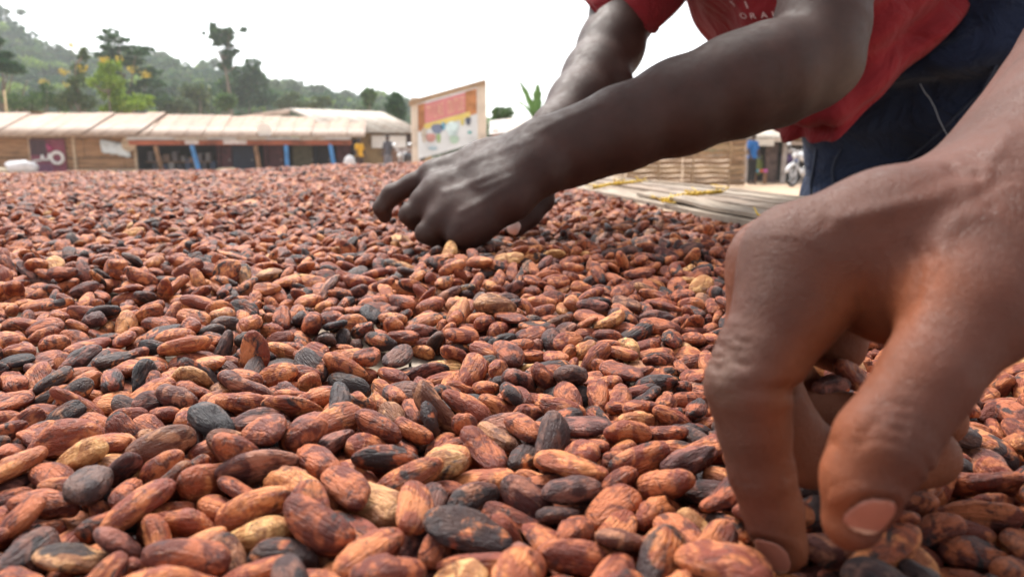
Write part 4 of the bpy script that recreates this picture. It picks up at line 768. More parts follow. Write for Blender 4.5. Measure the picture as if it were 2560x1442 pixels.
-101,2729,184,162,20,-65,109,17, 917,2731,53,89,1,134,94,6, 1177,2734,139,125,-12,-56,104,6, -939,2745,258,159,12,130,114,12, 
1967,2746,40,-173,8,173,109,13, 1521,2748,197,17,-2,-3,102,3, 848,2753,120,175,20,142,97,8, -808,2756,237,-14,25,143,109,1, 
150,2756,195,-69,32,-106,120,1, -1190,2760,38,-9,8,12,75,5, -1654,2761,100,-14,17,40,78,13, 47,2762,145,-173,6,73,105,4, 0,2765,49,10,-4,-171,108,7, 
1287,2771,58,-117,-15,150,92,12, 1525,2774,43,9,1,-66,92,1, -1381,2777,114,-114,-18,165,110,15, 1663,2777,147,38,8,115,94,14, 
1708,2779,45,0,-2,85,128,17, -1473,2783,45,-14,0,-91,87,6, -1054,2787,161,141,-35,-154,108,3, -550,2788,168,141,-25,-143,97,9, 
-726,2788,173,28,13,-128,111,0, 1114,2794,28,-173,7,-171,77,13, -2271,2801,118,34,4,22,88,10, -1612,2802,31,-173,8,22,83,13, 
293,2803,177,6,15,118,99,3, -2082,2803,50,46,1,-100,100,9, -1607,2803,174,158,10,176,102,15, -344,2808,50,34,20,-80,81,8, 
636,2810,140,135,-2,-13,110,14, -1906,2810,52,86,-3,30,99,7, 617,2811,39,-7,-2,-77,93,2, 268,2816,75,-97,-8,-93,110,12, 
2110,2820,121,-180,9,-107,98,16, 1041,2820,76,42,-29,-113,94,16, 2277,2820,61,139,6,115,116,7, -510,2822,42,4,0,34,111,4, 
1709,2825,223,11,-18,-173,106,2, -1740,2826,61,-58,6,48,104,15, 413,2827,40,6,1,24,105,4, 1605,2830,60,113,-16,-92,81,3, 1351,2831,122,36,-4,148,116,1, 
-808,2833,52,-22,4,106,98,1, -1142,2837,140,10,6,42,115,10, 1854,2840,38,99,-7,-144,76,4, -647,2847,46,9,-4,47,102,7, -842,2847,126,17,0,-104,103,17, 
-119,2853,77,-38,24,52,111,2, -575,2855,129,-41,-18,-134,87,9, 403,2857,112,-163,3,175,83,13, -937,2857,176,52,-13,80,95,10, 
2170,2859,77,41,-34,-48,97,13, 460,2859,201,-148,-24,-136,109,2, 1368,2862,28,-178,0,96,79,9, -260,2863,32,-168,0,135,93,8, 
-1776,2863,164,61,-4,24,118,16, -1044,2870,43,6,3,-29,104,0, 2015,2871,44,-81,5,-25,90,14, 867,2873,52,40,14,-27,84,2, -2108,2873,119,-55,-2,64,92,15, 
1879,2883,134,-169,-17,130,128,10, 98,2887,48,-24,7,-4,104,3, -1998,2889,87,32,30,93,112,4, -214,2895,117,107,8,-147,92,9, 
-1387,2895,137,10,-16,4,116,5, -533,2903,211,-66,5,-37,100,1, 706,2904,66,-65,20,-50,102,14, 1488,2906,140,-158,10,-15,97,3, 
745,2909,155,69,15,-53,94,4, -2192,2909,55,-16,-16,-173,105,16, -2396,2910,67,-63,8,109,107,16, 142,2911,142,65,-21,117,106,14, 
2037,2914,137,143,18,64,87,10, -1344,2915,44,43,0,-73,105,4, 982,2919,127,-123,-22,73,114,0, 40,2919,204,17,-2,-62,103,4, 283,2923,212,175,6,160,102,3, 
-1582,2924,131,-1,4,125,83,2, -1564,2925,60,10,16,92,103,13, 1669,2926,158,-161,-25,162,119,5, 863,2931,134,24,11,88,99,16, 
2267,2933,142,-12,39,105,112,0, -952,2934,59,-115,8,121,103,0, -460,2935,120,-25,3,-57,92,12, -1922,2935,139,5,12,-26,103,16, 
-1862,2936,47,46,6,-146,82,10, -1238,2939,87,-147,24,-62,123,10, 1162,2939,131,117,-18,55,92,13, 1229,2942,41,8,-1,-154,118,16, 
1527,2944,59,44,0,-149,101,2, -50,2949,147,-28,2,-56,110,12, 616,2952,167,9,20,125,106,9, -616,2954,133,43,-2,59,94,9, -761,2956,65,-114,-22,-34,93,7, 
539,2958,66,170,20,87,103,7, 1080,2959,96,-38,-67,34,88,5, 2352,2959,56,98,-5,100,102,14, -719,2960,216,147,10,-134,108,1, 
-1722,2963,96,177,5,-133,91,6, 401,2968,36,2,-2,59,99,17, 1314,2969,139,-79,45,-8,103,14, -1234,2971,217,-12,14,-40,110,2, 
273,2976,145,-8,-24,47,93,13, 1872,2977,59,-24,-9,-153,113,13, -2267,2980,140,-178,23,53,122,15, -411,2981,172,32,-13,143,87,12, 
426,2985,118,14,0,-154,94,7, -536,2987,44,8,1,-18,93,1, 843,2988,41,7,-1,169,89,7, -289,2991,97,15,3,-106,98,5, 1750,2995,31,-3,-6,-167,86,3, 
-2131,2997,137,-72,4,73,105,8, 987,2998,78,-22,41,-84,89,3, 121,3006,66,-29,-16,176,108,15, 2108,3006,42,-172,8,15,104,17, 
-2502,3017,133,-147,-14,89,119,5, 307,3023,49,165,-25,-159,81,13, -1729,3025,34,3,-4,135,101,3, -205,3027,53,-26,-2,85,96,12, 
-1449,3030,67,-108,15,-84,101,15, 1958,3030,130,44,-23,-175,100,11, -361,3031,34,-8,-4,66,98,3, -2316,3033,41,5,-3,-95,96,5, 
-1047,3037,192,-22,-9,-132,106,0, 2481,3038,39,167,-6,-106,104,16, -917,3040,83,-158,-32,-148,109,3, 2145,3045,130,176,-22,97,85,2, 
751,3045,123,-96,10,21,98,6, -1538,3045,86,97,-47,-81,89,9, -734,3053,48,86,-4,-42,91,7, -1852,3056,119,-12,12,-50,94,8, 1423,3057,41,-15,1,86,99,0, 
-1099,3057,108,27,-8,117,106,7, 685,3059,26,-180,-1,95,92,3, -841,3061,157,-14,-15,-115,109,1, -1203,3062,33,-2,-2,1,113,13, 
521,3064,181,22,-15,-131,95,2, -1918,3065,56,-26,10,86,106,5, -2035,3068,82,-107,16,-123,113,11, 943,3068,84,36,42,-29,94,3, 
1413,3070,126,-11,15,120,93,1, -2143,3071,37,9,8,-119,81,11, 1612,3072,50,173,0,2,97,14, 1684,3072,173,-6,-26,159,110,2, 1538,3072,116,6,-14,-44,92,13, 
-88,3072,52,10,-4,-85,104,12, -201,3074,158,5,-29,-96,106,9, -346,3082,161,-72,-48,-95,97,13, 1125,3083,95,150,-41,85,107,7, 
1276,3083,54,-73,0,43,97,6, 350,3085,120,-163,-4,11,102,16, 1314,3086,182,145,18,-173,106,5, 195,3087,169,-7,-14,20,100,11, 
-413,3092,93,32,2,104,108,4, -28,3093,149,40,-11,-11,98,6, 36,3095,25,-3,-2,88,88,13, -1653,3102,96,-59,-53,173,96,7, 1829,3103,39,161,2,-13,89,17, 
-708,3107,121,17,-23,-60,78,5, 1041,3107,155,-44,19,142,89,17, 2453,3107,132,122,16,34,111,7, -1277,3114,155,-22,5,18,93,3, 
580,3114,72,-55,-32,-22,94,14, -643,3123,65,4,29,153,97,1, 689,3124,171,-20,-28,-164,90,6, -2414,3126,98,-2,-44,69,110,3, 173,3128,79,19,23,-19,112,16, 
2344,3132,46,-178,-3,4,94,7, -981,3146,116,-176,-8,163,96,17, -749,3149,232,-5,23,-80,114,4, 2115,3152,89,-42,2,-113,96,12, 
-1323,3161,62,-134,13,47,103,6, 2230,3162,132,29,19,-83,117,6, 986,3168,48,9,2,-169,115,11, 1906,3171,121,31,18,-144,98,2, 
463,3173,79,109,-8,106,108,3, -966,3176,201,46,-1,175,117,8, -1593,3179,105,-163,16,-31,86,10, -2274,3179,119,61,4,65,104,3, 
2015,3183,50,11,-1,50,107,1, -2171,3185,86,-76,32,-127,102,8, 1584,3185,166,37,12,-2,98,2, 886,3185,119,23,2,-152,98,5, -37,3186,95,-31,-11,147,94,14, 
-2445,3191,43,-70,-3,165,88,4, 331,3194,57,-23,9,-52,109,10, -1493,3194,36,4,-3,4,107,3, -1801,3195,78,142,26,-22,117,1, 
1768,3196,124,131,16,-135,102,10, 577,3201,189,19,-8,-155,89,0, 1186,3202,55,4,9,-82,105,12, 764,3204,37,5,-1,-63,109,8, 
-339,3208,187,-104,-42,155,117,5, 1620,3211,54,7,2,-166,116,7, -254,3211,41,-2,-2,-18,99,2, -1157,3212,58,18,19,30,100,10, 
1222,3213,140,53,-16,94,103,4, 220,3215,174,-70,-17,164,93,1, -199,3217,192,-24,23,-25,101,5, 676,3218,109,51,25,-163,103,6, 
2213,3219,23,-177,1,-110,89,3, 543,3226,116,-15,9,113,80,16, 1845,3227,36,5,-3,-166,84,5, 2571,3228,134,-116,7,145,105,7, 2639,3229,33,3,-4,-138,97,3, 
1357,3229,58,-116,-2,158,109,0, -533,3229,133,71,4,-64,96,1, -1646,3229,39,88,-6,-100,84,4, 818,3230,178,-30,5,72,87,10, 
-2028,3232,101,32,-39,52,111,5, -2256,3237,30,11,-3,52,86,16, 73,3239,137,-66,25,59,97,6, 2318,3241,120,114,-72,87,107,4, 384,3247,125,51,-4,-75,87,17, 
-1443,3251,121,3,8,100,111,6, -641,3251,92,49,42,80,106,10, -2600,3257,91,160,46,28,93,8, 157,3260,49,-20,-1,46,99,7, 1383,3261,160,173,1,91,116,16, 
505,3271,167,175,-4,-158,78,16, 1542,3275,116,-132,13,-158,103,1, 2493,3282,34,-14,2,95,92,8, -2492,3283,124,-40,-21,146,101,9, 
-741,3286,151,-45,8,37,117,0, -1740,3288,118,-68,12,171,89,6, 2686,3290,96,-22,-5,-21,97,15, 1059,3294,66,-18,29,59,100,8, 
2402,3297,99,93,-13,108,110,10, 29,3298,46,19,-10,45,94,11, -1032,3298,117,18,-12,138,109,7, -1944,3299,29,-2,-2,-74,102,13, 
2228,3301,102,45,13,7,98,16, -1325,3302,86,-15,37,107,104,9, -448,3302,133,-8,-6,109,92,7, -48,3303,149,3,28,1,93,6, -506,3304,48,-1,0,124,106,15, 
865,3307,65,-3,-25,-133,105,4, -870,3308,189,145,-3,25,115,9, -1240,3318,175,22,-15,-146,103,1, 2046,3319,162,-16,-8,-98,106,0, 
1968,3319,62,-13,-22,-12,95,11, -269,3326,143,15,-14,6,116,15, 1759,3328,60,-73,13,8,100,6, -5,3331,219,41,-1,101,91,1, -1596,3332,97,8,27,124,114,7, 
1058,3335,142,118,8,167,103,7, 1255,3338,76,-43,-33,-27,86,11, -852,3339,103,6,4,-121,101,0, -2141,3340,113,7,11,-12,100,0, 
-2112,3342,35,5,-1,92,103,8, -2328,3343,163,-9,1,-106,113,3, 1439,3347,57,135,4,-160,109,6, -2324,3347,87,15,-5,-69,88,17, 
709,3362,154,38,10,68,105,14, -362,3363,41,-175,6,70,91,10, -1002,3363,60,173,28,-151,96,13, 2130,3365,55,-112,-1,-9,99,11, 
170,3367,136,-25,2,123,103,6, -119,3367,119,4,-24,100,84,8, -1176,3373,55,9,-3,-121,122,7, -2021,3378,142,40,-39,-179,108,17, 
1873,3380,134,-2,-6,-61,123,12, -2726,3391,88,-59,-10,-51,108,14, 623,3391,60,-20,2,91,114,1, -1339,3396,144,-174,5,70,96,10, 
-1769,3403,89,-23,-42,-160,101,15, -77,3405,45,-2,-2,-170,109,2, 2368,3405,34,0,-2,37,94,17, -1565,3406,169,129,-2,-29,104,2, 
1633,3407,43,-22,2,-107,98,11, 500,3408,139,72,22,-109,109,6, -2570,3409,47,11,-4,-127,95,12, 2621,3411,51,-8,-10,-3,99,7, 
1625,3412,164,128,24,65,111,3, 1029,3412,50,46,5,42,96,9, 1150,3416,65,91,21,25,87,7, -2219,3416,53,-78,0,-120,94,6, -2454,3417,115,22,6,-68,110,1, 
-1844,3419,46,28,-4,77,86,12, -623,3421,127,-83,10,-61,90,17, 2524,3427,139,-86,-32,45,111,6, -1016,3427,165,23,-15,-167,87,11, 
1482,3431,156,-109,47,172,109,11, -1699,3435,129,58,16,58,88,8, 823,3443,57,-10,-12,-7,106,2, 622,3451,145,-156,-33,-56,95,13, 
267,3451,156,147,-16,105,111,6, -322,3457,158,49,-20,-120,103,11, 1913,3457,42,9,-6,-25,99,5, 1745,3457,82,-45,8,-123,88,13, 
413,3458,153,-77,23,-96,97,10, -2747,3459,148,-12,-27,-55,92,13, -2606,3462,119,3,5,118,105,5, -228,3462,62,-25,-21,-138,101,9, 
-482,3463,64,-14,24,161,104,2, 13,3464,145,29,-6,-68,122,0, -1978,3468,35,4,-5,-137,75,9, 2365,3468,105,-171,-5,4,92,11, -2103,3471,146,63,-38,47,97,4, 
1322,3477,64,-14,-21,-139,121,8, -1149,3482,117,-153,-10,-178,102,3, -745,3483,116,-143,1,-67,95,8, -1323,3483,53,-20,11,111,93,12, 
-558,3485,146,-134,10,109,98,5, 2096,3486,49,144,0,-19,107,8, -1405,3488,119,-138,-2,54,98,2, 2188,3489,121,-73,-23,-146,104,14, 
-2224,3504,124,-57,-25,25,96,15, -1512,3508,69,11,-23,170,112,3, 999,3512,130,-153,-19,64,85,6, 2352,3514,33,0,-2,29,91,17, 
2568,3514,57,110,-1,-7,107,17, -113,3517,69,7,-35,-165,89,4, 857,3517,117,-154,-5,-160,92,9, -903,3522,115,103,-17,-5,96,1, 
1491,3529,54,-25,9,-45,105,5, -2572,3529,194,-33,-20,-72,112,2, -1906,3533,92,-41,-14,-130,104,11, 1967,3540,122,10,-11,-48,113,11, 
-1755,3540,149,-14,24,-152,102,11, -2085,3545,62,-26,-13,-28,106,12, 122,3546,104,36,-8,147,99,1, -2865,3554,174,26,-5,163,107,4, 
-662,3556,47,3,2,19,109,2, -1192,3559,43,-160,-7,54,93,12, -1675,3560,59,130,1,-144,110,6, 2631,3560,138,-64,6,-8,106,10, 
-2350,3565,118,35,7,-96,106,4, 1505,3566,149,14,-1,-43,105,11, -1295,3569,171,-157,-24,-177,122,13, 2780,3575,48,-95,2,-149,90,10, 
1165,3581,50,132,-7,-108,107,4, 276,3585,111,-29,9,147,115,15, 1635,3586,103,0,12,-124,94,0, 461,3587,114,1,3,137,95,7, 615,3593,125,-1,-24,-25,95,6, 
-1105,3595,130,-133,5,129,91,14, -2030,3597,103,163,25,16,98,3, 1371,3604,132,-75,10,105,98,13, -1567,3609,129,-28,-22,-71,113,13, 
-2759,3611,103,169,0,-16,95,1, 2314,3612,75,-31,28,-173,101,7, -2260,3613,195,31,9,-97,104,9, 2136,3621,49,-19,-1,121,100,7, 
928,3627,76,-55,-26,-32,84,3, 1796,3629,67,80,-7,-141,124,12, 281,3632,213,-157,21,115,106,1, -2906,3637,33,2,2,146,99,8, 
-2477,3638,158,0,-4,-56,106,7, -215,3644,55,11,-1,158,117,1, 1267,3651,67,159,26,-63,93,12, -2194,3654,128,9,26,-141,119,15, 
-547,3658,104,43,-7,-25,102,7, -2004,3659,173,3,-2,118,106,10, -942,3659,111,25,-13,-122,93,10, 1988,3660,41,11,0,-110,96,11, 
-1406,3663,66,-26,-11,-105,114,12, 32,3666,165,-11,-29,-109,118,2, -1788,3670,130,118,38,-59,100,7, 721,3676,144,158,-24,-30,104,1, 
-2467,3677,54,-23,-13,-40,104,5, -2699,3677,170,-72,23,8,102,12, -1247,3678,67,-117,17,21,95,12, 2876,3680,108,41,63,167,100,4, 
2638,3685,99,-18,29,-118,128,11, 1005,3690,68,44,8,-41,99,13, 1507,3692,105,12,19,-86,87,2, -136,3693,126,21,14,129,81,6, 860,3693,112,-6,33,88,92,7, 
-2932,3701,110,3,3,108,107,9, 308,3703,43,-58,2,-111,75,15, -480,3703,53,-25,-20,98,90,16, 2205,3706,120,-1,-2,-6,97,5, -2138,3716,44,-5,-2,144,106,2, 
-1620,3723,149,-142,-35,-116,115,13, 2751,3724,38,-2,-2,-91,90,2, 490,3724,128,16,26,109,108,10, -1877,3730,156,-105,-33,89,98,13, 
-2336,3734,51,-20,-8,-79,96,6, 1089,3736,87,-109,-61,151,84,8, 171,3737,164,-41,-37,-121,104,12, 349,3740,139,177,14,116,113,13, 
-385,3749,58,43,-13,75,96,14, 2291,3750,44,0,-2,-23,125,17, -1400,3753,157,159,-1,-21,108,7, 1397,3754,52,-176,5,-75,117,10, 
1797,3755,151,151,-29,168,90,2, 1973,3758,94,145,-41,-6,105,9, -240,3764,72,-147,-30,-161,99,9, -2250,3765,149,-57,10,-143,99,10, 
2513,3769,93,-42,-52,-67,95,14, -2753,3773,175,111,9,-131,107,8, -2850,3773,146,61,31,40,93,5, -1042,3776,103,-177,-44,-76,107,12, 
1148,3778,79,66,-27,-57,93,8, -1496,3780,66,47,16,89,101,7, -2587,3781,125,-4,-16,122,87,16, -1998,3782,108,12,7,-58,108,13, 
1708,3785,101,167,-6,-125,99,11, -2455,3785,152,-38,-16,129,104,13, 2855,3796,99,-52,-32,165,102,1, 938,3808,53,-116,-2,-15,99,0, 
3015,3812,44,-18,5,-107,83,6, -3043,3818,159,-166,2,-97,91,5, -1210,3818,53,-160,4,-148,109,2, 574,3820,173,-173,0,118,113,13, 
-1783,3820,128,-18,-2,128,101,11, 1246,3821,66,22,15,-76,105,13, -22,3822,113,10,-10,-131,97,6, -1351,3825,74,-81,-40,-34,83,10, 
1599,3833,57,-20,2,67,109,1, 2071,3834,57,-103,-17,17,105,14, -2327,3835,120,-4,2,-154,94,0, 2372,3836,119,-7,2,-175,101,13, 
-2146,3845,72,156,-34,-69,87,15, 779,3846,73,-162,-21,53,99,17, -2016,3847,180,-7,11,155,107,13, -1697,3847,55,6,6,-97,110,10, 
-1638,3849,152,-140,48,40,113,17, 1845,3856,111,-97,-51,96,120,4, -2954,3862,194,-56,4,-87,107,0, 678,3862,80,-133,-26,-96,94,17, 
1071,3864,106,-27,-5,-120,76,6, -1243,3869,135,-111,-23,-16,104,10, -3001,3869,67,46,15,-143,103,12, 1959,3871,110,-59,-60,11,106,14, 
-2037,3872,46,-4,-2,101,104,15, 1475,3873,93,170,44,53,110,17, 2581,3873,124,169,-18,137,107,0, -684,3876,55,-70,-5,128,95,9, 
501,3889,100,-168,0,-22,105,0, 337,3895,50,47,-1,91,91,15, 188,3899,143,-18,8,-153,116,10, 2848,3900,48,153,-14,125,93,13, -467,3903,54,152,3,-71,99,2, 
-591,3906,33,-178,0,130,93,9, -874,3909,69,-108,13,-23,119,6, -2677,3911,106,-1,-14,-178,109,13, 677,3922,129,15,25,-178,80,4, 
2192,3923,57,-118,-8,-27,95,6, 1463,3926,170,-122,28,153,113,10, -2853,3928,159,-79,-34,67,125,9, 2590,3931,49,173,4,-160,104,2, 
-2507,3937,118,-170,-29,-166,97,14, -1149,3940,119,118,7,167,107,9, -76,3942,154,69,7,78,94,15, -2685,3944,189,5,-11,38,93,13, 
-318,3947,55,166,20,-100,94,13, 987,3949,113,3,3,-122,88,13, 2965,3949,79,28,-34,90,93,5, 3121,3950,43,12,-1,-4,102,11, 
-2136,3957,199,-176,0,-116,104,16, -3062,3959,153,-45,20,-151,90,12, -124,3959,62,-21,4,105,117,9, 1189,3962,43,-22,1,-130,107,0, 
1991,3964,53,4,-3,-22,104,6, -1400,3964,132,134,16,-87,98,11, -216,3967,135,-169,-29,74,113,12, -1560,3968,61,177,-21,153,109,4, 
-1460,3968,92,-35,-5,-93,96,3, -1940,3969,131,7,-9,-86,101,2, 2768,3975,135,-11,-6,17,104,2, -2104,3980,119,24,4,165,86,0, 
196,3982,44,-173,0,127,116,12, 1397,3984,39,0,-2,-133,109,17, 531,3990,112,-105,-31,164,93,9, 1844,4002,128,-75,24,155,110,15, 
-2254,4008,168,36,16,-88,97,6, 1543,4010,127,-26,-9,106,123,9, 2441,4019,56,-22,12,93,100,10, 805,4020,106,-5,-4,37,100,17, 
-911,4025,143,-24,25,-1,109,1, 1326,4030,98,44,-6,-142,98,10, 2310,4032,40,6,1,63,104,4, -1683,4036,153,170,13,138,128,3, -1839,4037,81,36,32,88,101,4, 
2081,4039,123,168,-6,177,109,7, -1023,4043,40,-4,-2,-12,90,15, -2382,4044,175,-25,-20,69,107,14, -2474,4045,109,47,-65,116,101,4, 
-1113,4049,146,56,24,-45,114,0, -1247,4057,62,170,16,16,110,12, 2073,4057,39,-172,8,-22,97,17, 2547,4059,81,109,-36,-53,98,4, 
325,4064,88,86,44,-117,91,4, 2756,4066,51,46,-4,165,106,9, 3106,4068,50,9,-16,-175,92,5, -359,4068,53,-155,-2,25,111,4, 
-2859,4074,135,-136,-38,-160,79,17, -662,4076,61,-116,-3,135,114,0, 528,4076,72,-108,-38,-27,76,11, -2589,4076,151,-21,10,-106,108,8, 
-2735,4079,208,-112,5,176,88,6, -189,4091,123,-144,-20,18,97,0, -2028,4096,133,-84,11,28,94,10, -1593,4097,90,-117,15,-27,92,14, 
3052,4098,148,10,20,115,108,7, -1440,4102,190,-114,79,160,110,8, -2683,4102,119,-154,-3,51,115,8, 950,4104,108,148,5,-91,81,11, 
3211,4104,83,37,16,53,114,13, -3241,4107,142,61,8,-110,82,10, 115,4108,95,135,-11,-12,91,15, 800,4115,143,-152,-18,-131,80,17, 
-482,4115,69,-118,12,-171,110,3, 1291,4117,43,-162,4,12,84,16, 1721,4133,71,170,-22,-6,103,14, -892,4135,55,4,1,164,112,12, 
-1049,4141,106,68,22,-161,96,9, -2136,4144,164,-55,-6,68,92,9, -28,4148,187,177,-17,121,112,1, 715,4150,83,13,-1,-88,99,1, 
2175,4154,43,-167,9,152,109,3, 2340,4155,102,23,-3,-19,104,4, 2686,4163,137,28,3,115,112,12, -3278,4166,46,7,-1,-87,102,7, 
-1297,4173,106,-1,1,177,104,13, 2035,4175,70,-163,-32,-35,89,15, -2080,4176,80,23,-36,20,101,6, -1832,4179,121,37,-6,29,92,1, 
2800,4184,101,-127,-52,116,91,2, -2954,4184,173,-35,-7,-30,96,3, 471,4186,133,-118,51,169,108,10, 2621,4188,49,9,13,60,95,1, 
1470,4188,128,-163,-13,58,90,14, -136,4192,49,10,-4,-130,107,7, -581,4195,44,-22,0,-165,89,7, -1580,4195,113,33,-9,164,77,9, 
2925,4197,130,173,-44,-1,86,13, 549,4201,60,-26,-21,35,99,9, 1334,4203,112,102,7,-49,87,6, 247,4206,148,-176,-2,-91,100,13, 
-1154,4209,147,17,10,-8,90,9, 1130,4210,98,-177,25,-89,103,9, 1586,4212,58,39,12,-170,104,11, -2797,4215,182,-31,7,138,106,5, 
-1462,4216,155,3,13,34,97,1, -826,4218,146,-23,-7,-105,112,12, -2491,4220,60,86,-3,-33,114,7, -2886,4223,98,15,-4,145,82,4, 
-1882,4237,204,33,8,-164,116,11, 641,4240,159,-9,7,-39,82,15, -384,4240,63,-26,10,29,113,14, 1215,4250,46,9,1,126,98,1, -214,4251,60,-49,24,53,86,4, 
-3294,4252,140,4,16,-13,93,12, 2410,4254,51,45,-4,-66,106,7, 1856,4257,55,52,0,-170,98,6, -657,4258,137,-27,10,-114,109,8, 
-1450,4260,77,162,4,-157,91,3, -971,4261,115,-152,-16,26,101,7, 1761,4261,121,-26,4,49,89,4, -2305,4264,124,2,-12,-136,119,5, 
2007,4265,115,-5,1,22,83,14, -137,4266,151,23,14,-27,110,10, -2768,4267,106,-22,-20,-8,100,4, 2894,4269,63,49,-15,16,104,13, 
-2461,4274,182,167,-2,67,115,0, 2295,4274,72,-133,-28,82,92,6, 2195,4280,129,154,25,-147,103,9, 860,4282,75,80,9,161,113,8, 
-712,4284,60,-150,-9,59,110,14, 3184,4288,109,11,23,82,104,9, -1842,4291,112,16,2,-3,104,9, 3309,4292,39,6,1,-156,102,4, -1595,4295,78,5,35,-179,99,3, 
2565,4296,40,4,0,47,106,4, 403,4297,45,5,-3,0,107,5, -519,4305,76,116,28,-164,104,1, -903,4306,37,2,2,121,111,8, -2947,4306,215,153,-9,-94,108,7, 
1036,4313,61,-69,12,-175,91,1, -1333,4317,144,-124,-9,154,114,11, 2506,4318,103,17,-18,-68,84,3, 2814,4320,129,114,-3,26,84,15, 
-335,4321,125,22,-32,-148,93,2, 129,4325,121,3,-12,-117,103,12, 37,4327,184,165,6,-151,94,4, 1610,4330,80,-61,24,163,107,3, 
-2084,4338,165,33,-11,178,102,9, -2546,4345,116,-100,-23,-133,90,4, -3195,4350,179,-139,14,-34,110,8, 3347,4350,155,145,-27,31,106,8, 
-375,4357,35,4,-5,-178,75,9, 550,4359,84,7,33,81,106,0, 1956,4361,95,5,5,-170,97,3, 2614,4361,117,1,-15,127,86,8, 2738,4366,56,46,15,-30,95,10, 
1474,4368,110,41,4,129,89,16, 320,4375,90,38,-62,-29,87,9, -2719,4377,167,161,-23,-42,120,7, 425,4381,134,-125,-29,-60,107,0, 
-968,4382,111,-20,1,13,98,15, 847,4383,100,-150,-8,-4,99,9, 1204,4387,51,105,1,-40,87,6, 680,4398,132,75,2,-70,116,12, 
-1855,4398,148,-142,-33,-140,106,5, 3033,4401,162,27,19,-87,106,10, 2176,4403,79,-127,25,50,97,14, 553,4404,150,24,24,131,100,0, 
-1172,4406,129,55,-2,-45,100,10, 1308,4407,76,-126,-14,148,101,1, -2311,4409,201,26,-3,-77,101,5, -589,4410,26,4,-4,-107,75,3, 
1701,4411,125,-11,-32,100,92,9, 21,4412,120,-22,-19,-162,101,7, -1725,4413,150,-98,51,-106,93,7, -830,4413,49,-21,-1,-50,99,7, 
-1318,4415,126,-112,4,146,104,8, -1639,4416,76,40,23,-139,111,3, 1045,4417,107,154,5,159,81,8, 2356,4418,131,146,-18,143,101,6, 
-2203,4421,120,-15,-10,169,100,10, -3441,4422,57,31,-13,-100,90,2, 1859,4423,130,-28,-19,24,108,5, -2028,4429,196,132,-15,-6,106,7, 
2566,4433,43,-19,-2,-169,89,10, -3322,4434,130,79,4,-134,101,16, 3274,4440,183,163,-25,10,122,2, -2832,4449,204,153,-26,3,93,5, 
-482,4450,77,111,-25,169,113,14, -2475,4451,172,17,9,-139,93,2, 3399,4452,44,7,-1,39,98,7, 2853,4455,174,-122,-58,105,110,4, 
-778,4457,119,-119,2,127,102,4, 1497,4464,154,-128,4,-59,100,17, -3453,4466,136,-168,-13,-71,88,2, -671,4471,97,-145,-17,132,98,4, 
2469,4478,138,-45,-11,-71,103,12, -2656,4479,163,-44,-26,156,100,3, 802,4480,135,0,-20,-4,94,11, 2684,4482,128,24,27,159,111,1, 
1596,4486,98,88,-15,74,90,9, -1134,4489,173,16,25,111,94,3, 1391,4493,49,140,4,164,87,2, -1972,4495,116,-77,-22,135,104,14, 
1065,4496,67,32,22,-91,110,10, -65,4497,156,46,14,-149,98,7, -336,4497,105,-20,-8,-123,105,11, 2195,4498,154,38,15,35,110,9, 
338,4505,164,49,0,45,103,8, -1057,4505,77,83,24,151,102,9, 2104,4509,85,35,28,34,114,2, 431,4516,44,4,0,-68,116,4, -1844,4521,159,-153,14,138,97,14, 
1763,4528,126,-31,19,-176,108,12, 3361,4528,127,-3,-6,-41,99,5, 1996,4528,45,-14,0,-107,105,2, -197,4531,109,78,13,75,102,6, 
2550,4532,166,179,-46,-112,98,1, -3032,4536,157,135,-21,131,88,10, 989,4547,172,-151,-1,69,109,15, -2156,4548,205,-2,15,-132,98,13, 
487,4550,129,177,-35,-102,91,10, 936,4550,93,-166,-2,-126,98,12, -1428,4551,162,-64,18,147,109,6, -600,4553,43,176,-2,170,97,5, 
-2656,4553,138,-113,23,-9,101,17, 1919,4554,209,-28,34,-19,99,9, 3142,4554,132,-20,-3,30,108,2, -2184,4556,115,17,22,-141,98,1, 
129,4556,86,-23,34,103,110,12, -1716,4560,107,-40,42,-66,110,13, -1618,4564,149,147,18,69,120,14, 2921,4566,95,18,-56,-105,96,2, 
-316,4568,180,-173,12,37,106,0, -3531,4576,160,166,29,77,92,2, -2519,4576,157,-14,32,-1,93,8, 2346,4579,122,126,-21,-71,95,11, 
-3274,4579,204,22,-3,-34,127,8, -2278,4580,129,117,-9,62,113,9, 1192,4586,68,26,-33,-87,92,13, 587,4587,172,36,7,135,93,1, 
-679,4590,169,-168,-34,169,105,2, 1571,4591,182,126,8,171,105,9, -2903,4591,220,146,10,172,108,1, 255,4592,147,63,-9,75,112,1, 
-1320,4595,118,137,11,-77,113,10, 1326,4603,81,-42,32,135,100,14, 3525,4605,109,5,4,33,100,0, 2094,4606,174,-174,16,-163,95,6, 
-1999,4611,236,-54,6,130,106,9, 2823,4617,145,144,13,15,99,0, 3062,4622,187,29,10,-169,121,2, 867,4625,100,70,3,-134,98,17, 
-831,4630,134,-144,-3,146,104,2, 364,4630,115,39,15,-113,92,1, 1796,4633,161,47,22,-176,110,4, 124,4635,178,-21,5,-137,100,8, 
776,4635,181,-145,-21,21,108,5, -2718,4638,217,-51,4,-27,91,11, -557,4644,56,-126,10,134,87,8, 1127,4647,137,-4,-14,-74,115,4, 
2194,4659,122,-20,-2,38,99,13, -1943,4661,152,-166,24,-148,110,10, -2361,4665,145,-99,-28,-90,114,1, -493,4671,115,-27,46,115,92,0, 
1582,4674,145,-151,33,-65,95,1, -149,4681,100,-112,-17,-172,82,10, -2645,4685,249,-107,16,142,106,10, -1648,4686,231,165,3,90,104,10, 
